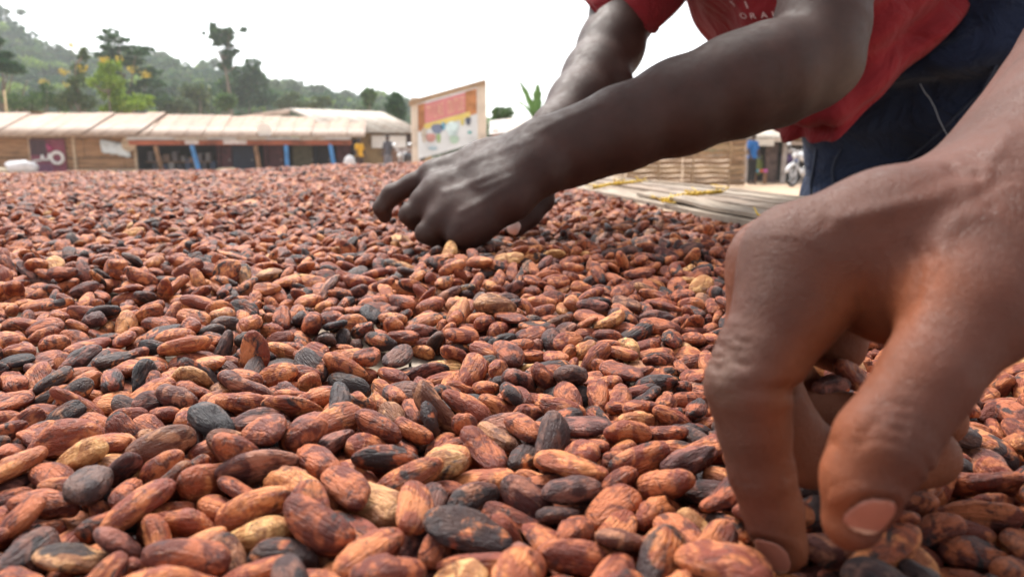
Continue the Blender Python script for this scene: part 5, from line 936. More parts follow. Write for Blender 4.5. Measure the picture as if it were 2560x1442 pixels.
-3018,4687,208,-5,-24,-155,98,14, 1223,4693,112,17,-21,-62,104,4, -323,4694,141,-30,14,-145,98,2, 2671,4695,104,-15,8,71,97,2, 
-1196,4699,132,-14,12,116,110,8, 1417,4701,124,8,-2,-164,87,13, 3532,4704,192,-101,5,-57,107,14, -1531,4708,177,91,-8,-36,98,7, 
-2262,4710,219,165,8,-22,98,6, -698,4720,142,173,-1,-18,91,7, 154,4721,118,14,3,37,92,2, 3385,4727,131,75,-1,-135,94,3, 2583,4728,151,17,0,61,90,5, 
2360,4736,158,44,35,-5,100,0, 3623,4737,43,-81,3,89,88,14, -1084,4737,123,121,-7,98,99,10, 2910,4738,114,15,-6,-173,97,1, 
-2074,4739,161,148,3,-173,111,6, -2589,4740,186,24,5,-80,93,9, -1023,4741,66,-34,23,130,91,17, 1835,4742,115,-128,-12,-41,109,5, 
-2471,4743,200,-112,-36,104,117,6, 943,4744,197,15,5,-15,106,2, 1989,4745,81,134,18,88,119,2, -3541,4748,149,139,-13,-114,99,6, 
-1693,4749,144,-153,-36,141,96,2, 2677,4756,215,17,17,-56,118,4, -1136,4765,206,7,-15,-57,113,3, 3248,4768,153,128,26,-70,96,16, 
-3690,4770,42,-9,-2,-17,99,2, -1295,4774,191,121,35,111,126,1, -963,4778,163,-7,23,128,114,14, -631,4778,63,-26,9,178,114,14, 
-1434,4781,123,27,-9,-79,112,1, 501,4781,131,61,3,15,99,10, 3150,4785,114,22,2,-126,103,5, 3124,4786,206,-50,15,62,91,5, 
-427,4789,112,176,64,161,107,12, 947,4791,117,18,11,-15,112,15, 1512,4791,112,78,-7,158,105,4, -3039,4796,147,-165,8,-15,110,2, 
-3208,4796,195,143,7,71,96,1, 3010,4797,182,14,-18,120,91,11, 163,4797,188,-7,-2,176,100,3, -3616,4799,184,-144,-11,53,83,10, 
2870,4800,185,179,-5,-50,88,16, 1844,4802,225,-35,-24,-153,119,2, 2333,4803,120,-94,8,-172,91,9, 1702,4804,184,-6,-7,-171,106,8, 
1285,4804,107,-177,40,141,92,2, -2660,4811,265,-144,20,166,116,11, -3417,4813,160,-61,-15,73,110,11, -861,4818,101,11,5,-65,109,14, 
-2288,4819,184,55,-3,0,109,5, 1,4820,119,45,38,-139,77,16, 311,4820,127,-150,-33,-1,105,17, 630,4824,221,173,-21,19,92,16, 
-3668,4831,112,5,-4,161,109,0, 3716,4833,189,-23,6,121,102,11, 2747,4833,158,-174,-7,109,100,0, 1165,4833,131,-147,1,-160,96,5, 
2082,4834,163,-73,-16,167,106,7, -1493,4834,235,-165,-28,105,99,0, 3574,4835,160,-68,-51,73,117,6, -81,4836,144,108,7,64,115,10, 
699,4838,160,-15,4,139,110,15, -178,4841,200,-57,9,58,94,10, -2510,4842,118,117,-7,172,117,12, 1056,4844,172,-159,-41,-67,93,9, 
3726,4846,99,-41,-2,12,86,15, -600,4848,146,17,-2,-170,93,5, -2079,4849,230,-40,-11,173,99,15, 3393,4851,125,-113,-16,-110,93,11, 
2203,4853,218,-66,11,-75,112,11, -781,4877,159,43,31,110,110,1, -249,4879,142,-7,-14,-142,114,3, -1540,4883,157,48,9,-147,101,5, 
-2396,4884,248,-85,-27,-1,94,15, -2987,4887,217,12,18,120,115,2, -1885,4888,182,-30,12,72,102,2, 490,4890,182,-17,28,112,102,13, 
2603,4895,161,-23,-24,-143,114,14, -474,4898,152,-66,42,126,78,3, -1385,4903,212,-48,9,93,104,6, -1087,4906,170,53,-13,9,102,16, 
-8,4920,219,0,-2,142,103,3, 1759,4923,243,-23,-19,-160,108,1, 1198,4924,162,-15,-44,-72,103,8, 3752,4927,42,7,-10,-14,87,9, 
3008,4927,169,-57,23,-19,98,9, 2329,4932,177,-173,-4,-108,107,5, 968,4936,212,-136,-2,170,99,6, 1531,4939,102,-74,15,54,89,0, 
-375,4945,196,58,-14,-91,116,11, -3754,4949,140,21,9,172,95,0, -3705,4952,211,-5,-12,-59,116,13, 1438,4955,191,28,21,-119,92,11, 
2636,4960,262,12,-18,-10,99,10, 1856,4961,125,-42,34,143,95,11, 1325,4962,118,28,12,-123,97,7, 1639,4963,201,6,8,-143,97,15, 
-1209,4967,205,24,-4,70,100,17, 2841,4976,227,119,-3,-96,100,17, -2564,4979,215,-22,6,105,103,12, 3375,4980,112,-94,13,-129,107,9, 
96,4981,161,-38,-15,-23,112,17, -3267,4986,171,165,-38,107,95,9, -603,4987,172,7,-16,32,116,13, -3147,4987,162,8,21,-80,115,5, 
2451,4988,124,-9,-33,-94,107,6, 2063,4993,200,-145,-12,141,109,6, -1951,4999,219,-155,5,77,106,5, 3272,5001,167,-43,-28,-102,97,9, 
-804,5001,192,27,4,147,98,10, -2879,5010,224,-95,15,15,98,5, 2731,5012,179,-10,-13,177,99,7, -239,5014,185,10,22,112,108,10, 
693,5030,192,87,34,95,98,15, 3006,5034,186,-174,-10,-21,107,17, -3851,5042,119,-29,-25,44,94,9, -116,5045,279,-149,7,13,120,10, 
-113,5051,180,10,-15,93,102,11, 542,5052,183,-158,8,-40,112,0, 2485,5054,217,24,-31,-4,93,6, 2267,5058,156,51,-53,-85,91,12, 
-1836,5068,164,103,24,-63,96,6, 1627,5072,162,-88,-35,84,92,9, -1479,5073,193,129,26,-95,110,6, 1182,5074,130,-82,-40,-84,100,9, 
-3550,5074,186,-48,30,19,94,2, -3018,5076,221,163,6,58,104,16, 303,5077,145,66,26,-178,88,11, 1520,5082,140,-158,-21,-78,109,11, 
3348,5086,170,96,25,88,95,7, 128,5091,209,-17,-65,-155,105,13, -838,5097,125,9,4,-6,84,2, -2650,5098,196,78,2,60,99,12, 774,5099,192,61,-21,123,104,10, 
3489,5109,180,-2,-2,121,104,2, 2071,5114,119,95,-69,82,101,8, -971,5119,196,37,-4,94,114,12, -2345,5119,184,105,-44,81,98,15, 
1808,5121,230,17,-28,-62,111,13, 1428,5127,176,85,5,-115,86,6, -3455,5127,220,-18,-18,-51,83,7, 2926,5129,209,2,21,118,94,13, 
-3122,5129,263,-148,16,165,112,5, 3129,5134,198,115,-24,-83,110,9, 77,5136,119,-23,-68,-154,108,5, 1496,5140,263,30,-10,119,115,1, 
2514,5142,135,71,-3,104,109,6, -646,5143,141,-156,-29,17,108,9, 1218,5143,170,-145,55,73,93,6, 2706,5150,207,-32,-27,132,108,8, 
-3953,5152,102,175,0,62,128,8, -374,5155,181,172,-41,73,121,3, 3231,5156,227,-76,-11,104,105,14, -749,5164,177,36,-23,-70,89,1, 
1953,5165,257,-44,2,140,102,11, -2520,5166,174,13,-30,-58,98,5, -1663,5171,142,-13,-32,-84,96,4, -3312,5172,162,-21,13,101,102,11, 
-1246,5175,209,10,14,139,90,0, 2164,5176,179,47,-20,132,100,11, -2024,5184,208,54,-31,-114,108,12, 1111,5184,152,-7,-33,-128,95,13, 
2479,5186,224,19,1,-155,103,8, -844,5191,195,140,9,74,97,8, 221,5194,119,-8,-30,-34,102,13, 378,5204,129,-121,-27,-75,98,12, 
-3590,5205,185,-67,33,-36,92,4, -84,5211,213,-103,-8,174,104,6, 1274,5214,188,-112,-3,124,96,12, 1580,5217,207,128,28,177,106,6, 
-1115,5223,197,3,12,112,98,13, -3925,5225,197,38,14,67,104,10, 195,5227,192,18,11,-166,101,6, 1080,5227,232,-16,11,-25,100,8, 
801,5228,255,27,10,-39,93,11, 1436,5231,84,127,26,14,104,17, 2231,5237,214,109,3,106,97,12, -3786,5243,244,59,23,-133,115,1, 
3335,5244,203,23,-20,5,101,5, 925,5253,208,22,5,-79,101,0, -2301,5254,178,-27,3,3,82,10, 2745,5254,186,-27,-16,10,102,17, 
-2559,5257,204,-35,-24,14,90,7, 2373,5259,229,-4,-18,6,98,4, -3357,5262,229,14,-8,51,96,2, -1524,5264,141,-37,-27,17,103,5, 
3561,5268,213,-85,-10,-1,106,2, 575,5269,228,-175,-4,173,99,7, -1680,5269,176,-24,-31,-151,81,2, 789,5281,186,2,15,-76,103,15, 
-1905,5292,193,-52,-21,155,100,3, -498,5298,132,4,4,103,85,2, -2983,5307,207,-21,-32,-39,103,12, 1428,5307,208,-20,10,-104,99,1, 
-2234,5310,242,165,-15,178,107,7, -951,5315,202,-152,10,-24,90,13, -1350,5316,199,49,26,138,105,4, -312,5321,210,-5,-8,88,93,7, 
-783,5327,244,19,-4,135,111,10, -4021,5332,161,-40,-21,18,115,8, -3663,5338,199,-5,9,169,100,8, 212,5344,240,13,7,16,102,10, 
-589,5344,210,176,-16,27,109,12, -1830,5348,126,0,16,166,119,0, 1278,5359,186,114,-28,-57,109,16, 1940,5359,212,-149,-3,72,96,11, 
1828,5360,191,24,0,75,111,1, -3174,5369,205,5,-45,-159,107,6, 603,5374,207,113,-21,-14,93,1, 1079,5378,213,-29,-4,-163,109,16, 
1716,5385,271,11,2,-139,112,7, 2687,5389,196,179,-7,57,93,3, -1467,5391,236,173,0,-122,102,10, 3083,5393,231,-177,-4,-135,121,3, 
2077,5398,250,4,-14,-69,104,13, -2503,5407,160,138,5,-79,104,16, 438,5411,219,43,0,79,109,2, 3657,5412,169,124,16,168,102,12, 
2187,5419,210,14,28,-166,93,1, 2869,5420,207,154,-2,-152,94,17, -3838,5424,197,-30,-1,99,111,7, 376,5426,160,147,9,-91,96,0, 
-1017,5436,195,-43,7,-136,116,10, -397,5442,197,-57,3,-115,112,14, 3292,5442,181,-13,7,-115,114,8, -1745,5447,160,-72,52,-26,91,1, 
-211,5449,207,4,-22,82,106,0, 3549,5451,252,174,8,104,106,1, -2367,5456,202,68,3,23,104,11, -4047,5457,170,91,-27,-10,120,9, 
-1627,5461,166,63,21,58,100,12, 877,5462,223,53,7,-134,95,12, 16,5464,179,19,31,168,108,16, -1930,5466,136,11,-46,12,105,9, 
-620,5472,139,138,-12,-28,115,14, -1363,5475,170,16,-31,56,94,0, 1239,5476,256,124,16,134,95,6, 816,5484,285,154,12,-133,101,9, 
-3382,5486,228,-124,22,-68,93,3, -2110,5512,165,-89,-31,53,93,13, 717,5513,215,29,1,113,100,8, 282,5517,229,42,-6,43,107,6, 
-2845,5523,156,25,-17,-73,107,14, 1061,5527,243,47,-16,152,96,17, 1428,5527,185,176,38,-87,96,15, -43,5542,220,36,3,36,99,6, 
576,5544,248,5,-30,-6,101,0, 2004,5545,251,-19,0,51,90,6, -3609,5552,168,9,-14,-95,106,4, -3175,5554,210,8,22,-81,99,9, 1848,5558,232,29,12,110,112,11, 
-3749,5558,170,-33,-21,60,94,10, -1246,5558,168,38,-1,-97,110,16, 2664,5561,159,-58,34,157,106,1, 193,5574,167,119,16,17,118,17, 
1262,5574,257,-80,44,-65,87,16, -2499,5576,198,-123,16,136,112,9, 1527,5584,251,-100,13,91,112,7, 2932,5587,188,24,-37,-120,98,12, 
-596,5589,145,79,27,-33,98,5, 3655,5599,228,-63,1,5,105,17, 
]
# ---- cocoa bean shapes: long axis X (length 1), width Y, thickness Z
def bean_coords(k, rings, segs):
    r = np.random.RandomState(100 + k)
    b = r.uniform(.245, .305); c = r.uniform(.165, .225)
    if k % 5 == 3: b *= 1.12; c *= .82          # broad flat bean
    if k % 5 == 4: b *= .82; c *= 1.0           # thin finger-like bean
    taper = r.uniform(-.22, .22); bend = r.uniform(-.16, .16); bendz = r.uniform(-.07, .07)
    p1, p2 = r.uniform(.72, .95, 2)
    dent = r.uniform(0, .05) if k % 3 == 0 else 0.
    K = r.normal(0, 1, (10, 3)) * np.array([5, 9, 9]); PH = r.uniform(0, 6.28, 10)
    ks = r.randint(7, 12); lump = r.uniform(.006, .014); wr = r.uniform(.003, .007)
    if k >= 14: lump *= 2.6; wr *= 2.4           # shrivelled beans
    t = np.linspace(0, math.pi, rings + 1)[1:-1]
    ph = np.linspace(0, 2 * math.pi, segs, endpoint=False)
    T, P = np.meshgrid(t, ph, indexing='ij'); T = T.ravel(); P = P.ravel()
    T = np.concatenate([[0.], T, [math.pi]]); P = np.concatenate([[0.], P, [0.]])
    ux = np.cos(T); s = np.sin(T)
    rad = np.where(ux > 0, np.abs(s) ** p1, np.abs(s) ** p2)
    cy, cz = np.cos(P), np.sin(P)
    sq = 1.0 / (np.abs(cy) ** 2.3 + np.abs(cz) ** 2.3) ** (1 / 2.3)
    x = .5 * ux; y = b * rad * cy * sq * (1 + taper * ux); z = c * rad * cz * sq * (1 + .6 * taper * ux)
    z -= dent * np.exp(-(ux / .55) ** 2 - (y / (.5 * b)) ** 2) * (z > 0)
    y += bend * (x * x * 4 - .4) * .5; z += bendz * (x * x * 4 - .4) * .5
    pts = np.stack([x, y, z], 1)
    n = np.stack([x / .25, y / b ** 2, z / c ** 2], 1); n /= np.linalg.norm(n, axis=1)[:, None] + 1e-9
    d = lump * sum(np.sin(pts @ K[i] + PH[i]) for i in range(10)) * .45
    d += wr * np.sin(ks * P + 5 * x + 2.2 * np.sin(6 * x + k)) * np.clip(1.3 * s - .2, 0, 1)
    if rings > 10:                                   # creases, pits and ridges of the dried shell
        rr = np.random.RandomState(500 + k)
        for _ in range(5):
            a0 = rr.uniform(0, 6.28); wv = rr.uniform(.12, .3); dp = rr.uniform(.010, .032); x0 = rr.uniform(-.3, .3); ln = rr.uniform(.12, .35)
            da = np.abs((P - a0 + .5 * np.sin(5 * x + a0) + math.pi) % (2 * math.pi) - math.pi)
            d -= dp * np.exp(-(da / wv) ** 2 - ((x - x0) / ln) ** 2) * s
        for _ in range(3):
            q = pts[rr.randint(len(pts))]; d -= rr.uniform(-.03, .045) * np.exp(-((pts - q) ** 2).sum(1) / rr.uniform(.06, .12) ** 2)
        d += .003 * np.sin(17 * P + 9 * x + 3 * np.sin(9 * x)) * np.clip(1.4 * s - .3, 0, 1)
    return pts + n * d[:, None]
def bean_faces(rings, segs):
    F = []; R = rings - 1
    idx = lambda i, j: 1 + i * segs + j % segs
    for j in range(segs): F.append((0, idx(0, j), idx(0, j + 1)))
    for i in range(R - 1):
        for j in range(segs): F.append((idx(i, j), idx(i + 1, j), idx(i + 1, j + 1), idx(i, j + 1)))
    e = 1 + R * segs
    for j in range(segs): F.append((e, idx(R - 1, j + 1), idx(R - 1, j)))
    return F
NV = 18
# ------------------------------------------------------------------ skin
def skin_mat(name, back, palm, dust, rough=.5, scale=1., sss=.06, bmp=1., spec=.22):
    k = NM(name, rough, spec); v = k.coord('Object')
    n1 = k.noise(v, 38 * scale, 4, .6); n2 = k.noise(v, 160 * scale, 3, .6)
    pa = k.attr('palm').outputs['Fac']; du = k.attr('dust').outputs['Fac']
    b1 = k.mix(k.ramp(n1, [(.35, 0.), (.7, 1.)]), tuple(c * .80 for c in back), tuple(min(1, c * 1.22) for c in back))
    p1 = k.mix(k.ramp(n1, [(.3, 0.), (.7, 1.)]), tuple(c * .86 for c in palm), tuple(min(1, c * 1.14) for c in palm))
    c = k.mix(pa, b1, p1)
    dm = k.math('MULTIPLY', du, k.ramp(n2, [(.30, .35), (.65, 1.)]))
    c = k.mix(dm, c, dust)
    c = k.mix(k.ramp(n2, [(.25, .22), (.5, 0.)]), c, tuple(q * .55 for q in back))
    k.color(c)
    k.rough(k.ramp(n2, [(.3, rough - .08), (.7, rough + .1)]))
    vo = k.n('ShaderNodeTexVoronoi', feature='DISTANCE_TO_EDGE'); k.t.links.new(v, vo.inputs['Vector']); vo.inputs['Scale'].default_value = 1300 * scale
    h = k.math('ADD', k.math('MULTIPLY', k.ramp(vo.outputs['Distance'], [(0, 0.), (.12, 1.)]), .5), k.noise(v, 420 * scale, 4, .7))
    nb = k.bump(h, .40 * bmp, .0010 / scale)
    k.bump(k.noise(v, 95 * scale, 4, .65), .22 * bmp, .0018 / scale, nb)
    k.b.inputs['Subsurface Weight'].default_value = sss; k.b.inputs['Subsurface Radius'].default_value = (1, .35, .2); k.b.inputs['Subsurface Scale'].default_value = .004
    return k.m
def nail_mat(name, col):
    k = NM(name, .32, .5); v = k.coord('Object'); k.color(k.mix(k.attr('tip').outputs['Fac'], k.mix(k.noise(v, 260, 3), col, tuple(min(1, c * 1.25) for c in col)), (.50, .36, .27)))
    k.bump(k.noise(k.coord('Object', (1, 1, 1)), 500, 2), .06, .0004)
    return k.m

def closest(V, segs):
    """for every vertex: index of the nearest segment and axial parameter"""
    best = np.full(len(V), 9., np.float32); idx = np.zeros(len(V), int); par = np.zeros(len(V), np.float32)
    for i, (a, b, ra, rb) in enumerate(segs):
        ba = b - a; pa = V - a; t = np.clip(pa @ ba / (ba @ ba), 0, 1)
        d = np.linalg.norm(pa - t[:, None] * ba, axis=1) - (ra + (rb - ra) * t)
        m = d < best; best[m] = d[m]; idx[m] = i; par[m] = t[m]
    return idx, par

def build_hand(lo, hi, h, palm, fingers, extra_k=.010, fk=.0022, join=.0085, sep=.0012):
    """palm: list of chains, fingers: dict name -> chain; chains are lists of (xyz, r)"""
    fl = Field(lo, hi, h); P = fl.new()
    for ch in palm: fl.chain(P, ch, extra_k)
    F = P.copy()
    for nm, ch in fingers.items():
        G = fl.new(); fl.chain(G, ch, fk)
        G = smin(P, G, join); F = smin(F, G, sep)
    V, Q = surface(F, fl.lo, h)
    return V, Q, F, fl

def nail(name, F, fl, c, n, along, L, W, mat, parent, th=.00055):
    """a curved plate cut out of a thin shell of the fingertip: centre c, outward n, direction of the finger along"""
    n = n / np.linalg.norm(n); along = along - n * (along @ n); along /= np.linalg.norm(along); sd_ = np.cross(n, along)
    h = .0004; m = max(L, W) * .8 + .003; lo = c - m; ng = int(2 * m / h) + 1
    ax = [lo[i] + h * np.arange(ng) for i in range(3)]; G = np.stack(np.meshgrid(*ax, indexing='ij'), -1)
    # trilinear sample of the body field
    q = (G - fl.lo) / fl.h; q = np.clip(q, 0, np.array(F.shape) - 1.001); i0 = q.astype(int); f = q - i0
    D = 0
    for a in (0, 1):
        for b in (0, 1):
            for e in (0, 1):
                wgt = (f[..., 0] if a else 1 - f[..., 0]) * (f[..., 1] if b else 1 - f[..., 1]) * (f[..., 2] if e else 1 - f[..., 2])
                D = D + wgt * F[i0[..., 0] + a, i0[..., 1] + b, i0[..., 2] + e]
    r = G - c; u = r @ along; s_ = r @ sd_; w_ = r @ n
    e = np.abs(u / (L / 2)) ** 2.5 + np.abs(s_ / (W / 2)) ** 2.5
    reg = (e ** (1 / 2.5) - 1) * min(L, W) / 2
    sh = np.maximum(np.abs(D - .0002) - th, -w_ - .006)
    d = np.maximum(sh, reg).astype(np.float32)
    V, Q = surface(d, lo, h)
    if len(Q) == 0: return None
    V = relax(V, Q, 2); me = np_mesh(name, V, Q); fattr(me, 'tip', .8 * sstep(.34 * L, .44 * L, (V - c) @ along))
    return link(name, me, mat, parent)

mm = .001
SK2 = skin_mat('skin_lighter_brown', (.088, .0295, .0185), (.21, .064, .027), (.125, .075, .056), .55, 1., .05)
NAIL2 = nail_mat('nail_pink', (.24, .090, .062))

def near_arm():
    A = at
    wr = A(2530, 560, .186)
    off = np.array((0, .010, 0))
    mcp = {'index': A(2000, 652, .182), 'middle': A(1944, 662, .203), 'ring': A(1980, 700, .222), 'pinky': A(2050, 750, .237)}
    palm = [
        [(wr - off, 21 * mm), (A(2850, 150, .205), 25 * mm), (A(3300, -420, .25), 33 * mm), (A(3800, -1050, .31), 40 * mm)],
        [(wr + off, 21 * mm), (A(2850, 150, .225), 25 * mm), (A(3300, -420, .275), 33 * mm), (A(3800, -1050, .31), 40 * mm)],
        [(A(2480, 560, .178), 17 * mm), (A(2230, 590, .179), 13.5 * mm), (mcp['index'], 12.4 * mm)],
        [(A(2480, 560, .190), 16 * mm), (A(2210, 585, .196), 12.5 * mm), (mcp['middle'], 11.5 * mm)],
        [(A(2490, 590, .200), 15 * mm), (A(2230, 640, .213), 11.5 * mm), (mcp['ring'], 10.5 * mm)],
        [(A(2490, 620, .208), 14 * mm), (A(2260, 690, .226), 11 * mm), (mcp['pinky'], 10 * mm)],
        [(A(2440, 640, .195), 15 * mm), (A(2120, 700, .206), 12 * mm)],
        # thumb ball and web
        [(A(2540, 610, .178), 18 * mm), (A(2420, 740, .166), 14.0 * mm)],
        [(A(2410, 690, .172), 12 * mm), (A(2235, 728, .184), 9.6 * mm), (A(2115, 680, .186), 8 * mm)],
    ]
    fingers = {
        'index': [(mcp['index'], 12.4 * mm), (A(1968, 775, .179), 12.1 * mm), (A(1905, 885, .177), 10.3 * mm), (A(1872, 962, .1755), 9.9 * mm),
                  (A(1884, 1070, .1765), 8.2 * mm), (A(1903, 1180, .178), 7.4 * mm), (A(1930, 1270, .180), 6.9 * mm), (A(1958, 1368, .1825), 5.9 * mm)],
        'middle': [(mcp['middle'], 11.5 * mm), (A(1895, 900, .203), 10 * mm), (A(1925, 1010, .203), 9.2 * mm), (A(2025, 1140, .203), 8.2 * mm), (A(2200, 1160, .197), 8.2 * mm), (A(2325, 1142, .196), 7.6 * mm)],
        'ring': [(mcp['ring'], 10.5 * mm), (A(1930, 860, .224), 9.5 * mm), (A(1960, 960, .225), 9 * mm), (A(2060, 1040, .224), 8 * mm), (A(2230, 1060, .219), 8 * mm), (A(2352, 1050, .217), 7.2 * mm)],
        'pinky': [(mcp['pinky'], 10 * mm), (A(2030, 830, .236), 9.5 * mm), (A(2095, 865, .232), 8.4 * mm)],
        'thumb': [(A(2500, 660, .170), 16 * mm), (A(2424, 775, .160), 12.0 * mm), (A(2318, 945, .153), 9.2 * mm), (A(2206, 1110, .150), 9.2 * mm),
                  (A(2160, 1195, .1505), 8.0 * mm), (A(2130, 1300, .152), 6.0 * mm)],
    }
    allp = np.array([p for ch in list(palm[2:]) + list(fingers.values()) for p, _ in ch])
    lo = allp.min(0) - .02; hi = allp.max(0) + .022
    hi[0] = A(3800, -1050, .31)[0] + .05; hi[2] = A(3800, -1050, .31)[2] + .05; hi[1] = max(hi[1], .46)
    V, Q, F, fl = build_hand(lo, hi, .00105, palm, fingers)
    V = relax(V, Q, 2)
    N = normals(V, Q)
    # palmar / dorsal sense and joint creases
    segs = []; own = []
    for nm, ch in fingers.items():
        for i in range(len(ch) - 1):
            segs.append((ch[i][0], ch[i + 1][0], ch[i][1], ch[i + 1][1])); own.append((nm, i))
    for ch in palm:
        for i in range(len(ch) - 1): segs.append((ch[i][0], ch[i + 1][0], ch[i][1], ch[i + 1][1])); own.append(('palm', i))
    idx, par = closest(V, segs)
    names = np.array([o[0] for o in own])[idx]
    pdir = {'index': (.82, -.45, -.10), 'middle': (.9, .0, .1), 'ring': (.9, 0, .1), 'pinky': (.9, 0, .1), 'thumb': (-.88, -.12, -.05), 'palm': (.10, -.40, -.90)}
    dot = np.zeros(len(V))
    for nm, d in pdir.items():
        d = np.array(d) / np.linalg.norm(d); m = names == nm; dot[m] = N[m] @ d
    pal = sstep(.30, .95, dot)
    fa = np.isin(names, ['middle', 'ring', 'pinky']); pal[fa] = np.maximum(pal[fa], .55)
    # smooth the mask over the mesh
    E = np.concatenate([Q[:, [0, 1]], Q[:, [1, 2]], Q[:, [2, 3]], Q[:, [3, 0]]]); cnt = np.zeros(len(V)); np.add.at(cnt, E.ravel(), 1)
    def blur(x, it):
        for _ in range(it):
            s = np.zeros(len(V)); np.add.at(s, E[:, 0], x[E[:, 1]]); np.add.at(s, E[:, 1], x[E[:, 0]]); x = s / np.maximum(cnt, 1)
        return x
    pal = blur(pal, 14)
    # knuckle folds
    def folds(nm, c, ax, depth, pitch, width, back):
        ax = ax / np.linalg.norm(ax); s = (V - c) @ ax; m = (names == nm)
        ang = np.arange(len(V)) * 0 + (1 if back else -1)
        wgt = np.exp(-(s / width) ** 2) * m * np.clip(.3 - dot * ang, 0, 1)
        wob = .0006 * np.sin(V[:, 2] * 900 + V[:, 1] * 700)
        return -depth * wgt * np.clip(np.cos((s + wob) / pitch * 6.283), 0, 1) ** 2
    ic = [p for p, _ in fingers['index']]; tc = [p for p, _ in fingers['thumb']]
    D = folds('index', ic[3] - .2 * (ic[3] - ic[1]), ic[4] - ic[1], .0007, .0026, .008, True)
    D += folds('index', ic[5], ic[6] - ic[4], .0005, .0018, .004, True)
    D += folds('thumb', tc[3], tc[4] - tc[2], .0008, .0028, .006, True)
    D += folds('index', ic[3], ic[4] - ic[2], .0012, .02, .0022, False)
    # tendons, veins, skin folds: polylines on the visible skin, (depth mm, half width mm, points)
    vd = V[:, 1] * _c - (V[:, 2] - CAMZ) * _s; vx = 1280 + 1897 * V[:, 0] / vd; vy = 721 - 1897 * (V[:, 1] * _s + (V[:, 2] - CAMZ) * _c) / vd
    front = np.clip(-(N * (V - np.array((0, 0, CAMZ)))).sum(1) / np.linalg.norm(V - np.array((0, 0, CAMZ)), axis=1) * 3, 0, 1) * (vd < .206)
    for dep, wid, pl in ((.55, 1.0, [(1766, 905), (1815, 878), (1880, 884)]), (.6, 1.0, [(1764, 935), (1820, 905), (1890, 912)]), (.5, 1.0, [(1775, 872), (1835, 848), (1895, 858)]), (.4, .9, [(1785, 842), (1840, 822), (1890, 830)]),
                         (.4, .9, [(1775, 1000), (1830, 985), (1880, 990)]), (.35, .8, [(1830, 1190), (1870, 1180), (1920, 1186)]), (.35, .8, [(1836, 1212), (1878, 1202), (1925, 1208)]),
                         (.9, 1.2, [(1990, 948), (1966, 972), (1940, 985)]), (.7, 1.0, [(1996, 1178), (1968, 1192), (1945, 1196)]),
                         (.7, 1.3, [(2262, 585), (2300, 660), (2288, 740), (2240, 815)]), (.5, 1.1, [(2225, 590), (2258, 665), (2245, 740)]), (.5, 1.1, [(2310, 600), (2338, 670), (2325, 735)]), (.45, 1.0, [(2190, 610), (2215, 680), (2205, 740)]),
                         (.7, 1.0, [(2130, 1092), (2195, 1062), (2290, 1082)]), (.6, 1.0, [(2120, 1118), (2190, 1092), (2280, 1112)]), (.5, .9, [(2150, 1062), (2215, 1036), (2295, 1052)]), (.4, .9, [(2170, 1030), (2230, 1008), (2300, 1022)]),
                         (.6, 1.0, [(2048, 1100), (2085, 1108), (2110, 1104)]), (.8, 1.4, [(2352, 402), (2410, 440), (2470, 450)]), (.5, 1.2, [(2390, 370), (2450, 405), (2520, 415)]),
                         (-.9, 2.2, [(2450, 440), (2330, 500), (2190, 530), (2060, 560)]), (-.7, 2.0, [(2480, 520), (2380, 560), (2330, 640)]), (-.6, 1.8, [(2540, 300), (2470, 420), (2400, 520)])):
        dm = np.full(len(V), 1e9)
        pl = np.array(pl, float)
        for p_, q_ in zip(pl[:-1], pl[1:]):
            pq = q_ - p_; t_ = np.clip(((vx - p_[0]) * pq[0] + (vy - p_[1]) * pq[1]) / (pq @ pq), 0, 1)
            dm = np.minimum(dm, np.hypot(vx - p_[0] - t_ * pq[0], vy - p_[1] - t_ * pq[1]))
        ends = np.minimum(np.hypot(vx - pl[0, 0], vy - pl[0, 1]), np.hypot(vx - pl[-1, 0], vy - pl[-1, 1]))
        D -= dep * mm * np.exp(-(dm * vd / 1897 / (wid * mm)) ** 2) * front * sstep(0, 35, ends)
    D += .00035 * np.sin(V[:, 0] * 140 + 3 * np.sin(V[:, 2] * 90)) * np.sin(V[:, 2] * 210 + V[:, 1] * 80) * (names == 'palm')
    for c_, n_, al_, L_, W_ in ((ic[-1] + np.array((-.0042, -.0040, .0002)), np.array((-.70, -.70, .05)), ic[-1] - ic[-2], .0095, .0082), (A(2162, 1280, .1462), np.array((.25, -.95, .12)), tc[-1] - tc[-2], .0080, .0074)):
        n_ = n_ / np.linalg.norm(n_); al_ = al_ - n_ * (al_ @ n_); al_ = al_ / np.linalg.norm(al_); sd2 = np.cross(n_, al_); r_ = V - c_
        e_ = (np.abs(r_ @ al_ / (L_ / 2)) ** 2.5 + np.abs(r_ @ sd2 / (W_ / 2)) ** 2.5) ** .4; okn = (r_ @ n_ > -.006) * (N @ n_ > .1)
        D += okn * (-.0005 * np.exp(-((e_ - 1.0) / .16) ** 2) + .0006 * np.exp(-((e_ - 1.42) / .22) ** 2) * (r_ @ al_ < .003))
    V = V + N * D[:, None]
    dust = np.zeros(len(V))
    for c, r_, a_ in ((ic[3] + np.array((-.008, -.004, 0)), .014, .85), (ic[0] + np.array((-.006, 0, .006)), .022, .35), (ic[4] + np.array((-.008, 0, 0)), .014, .5), (tc[3], .010, .15)):
        dust = np.maximum(dust, a_ * np.exp(-(np.linalg.norm(V - c, axis=1) / r_) ** 2))
    dust *= np.clip(.6 - dot, 0, 1)
    me = np_mesh('person', V, Q); fattr(me, 'palm', pal); fattr(me, 'dust', dust)
    o = link('person', me, SK2)
    tag(o, 'bare brown forearm and hand digging thumb and index finger into cocoa beans', 'person')
    # nails
    t1 = ic[-1]; d1 = ic[-1] - ic[-2]; d1 /= np.linalg.norm(d1)
    nail('fingernail', F, fl, t1 + np.array((-.0042, -.0040, .0002)), np.array((-.70, -.70, .05)), d1, .0095, .0082, NAIL2, o, .00035)
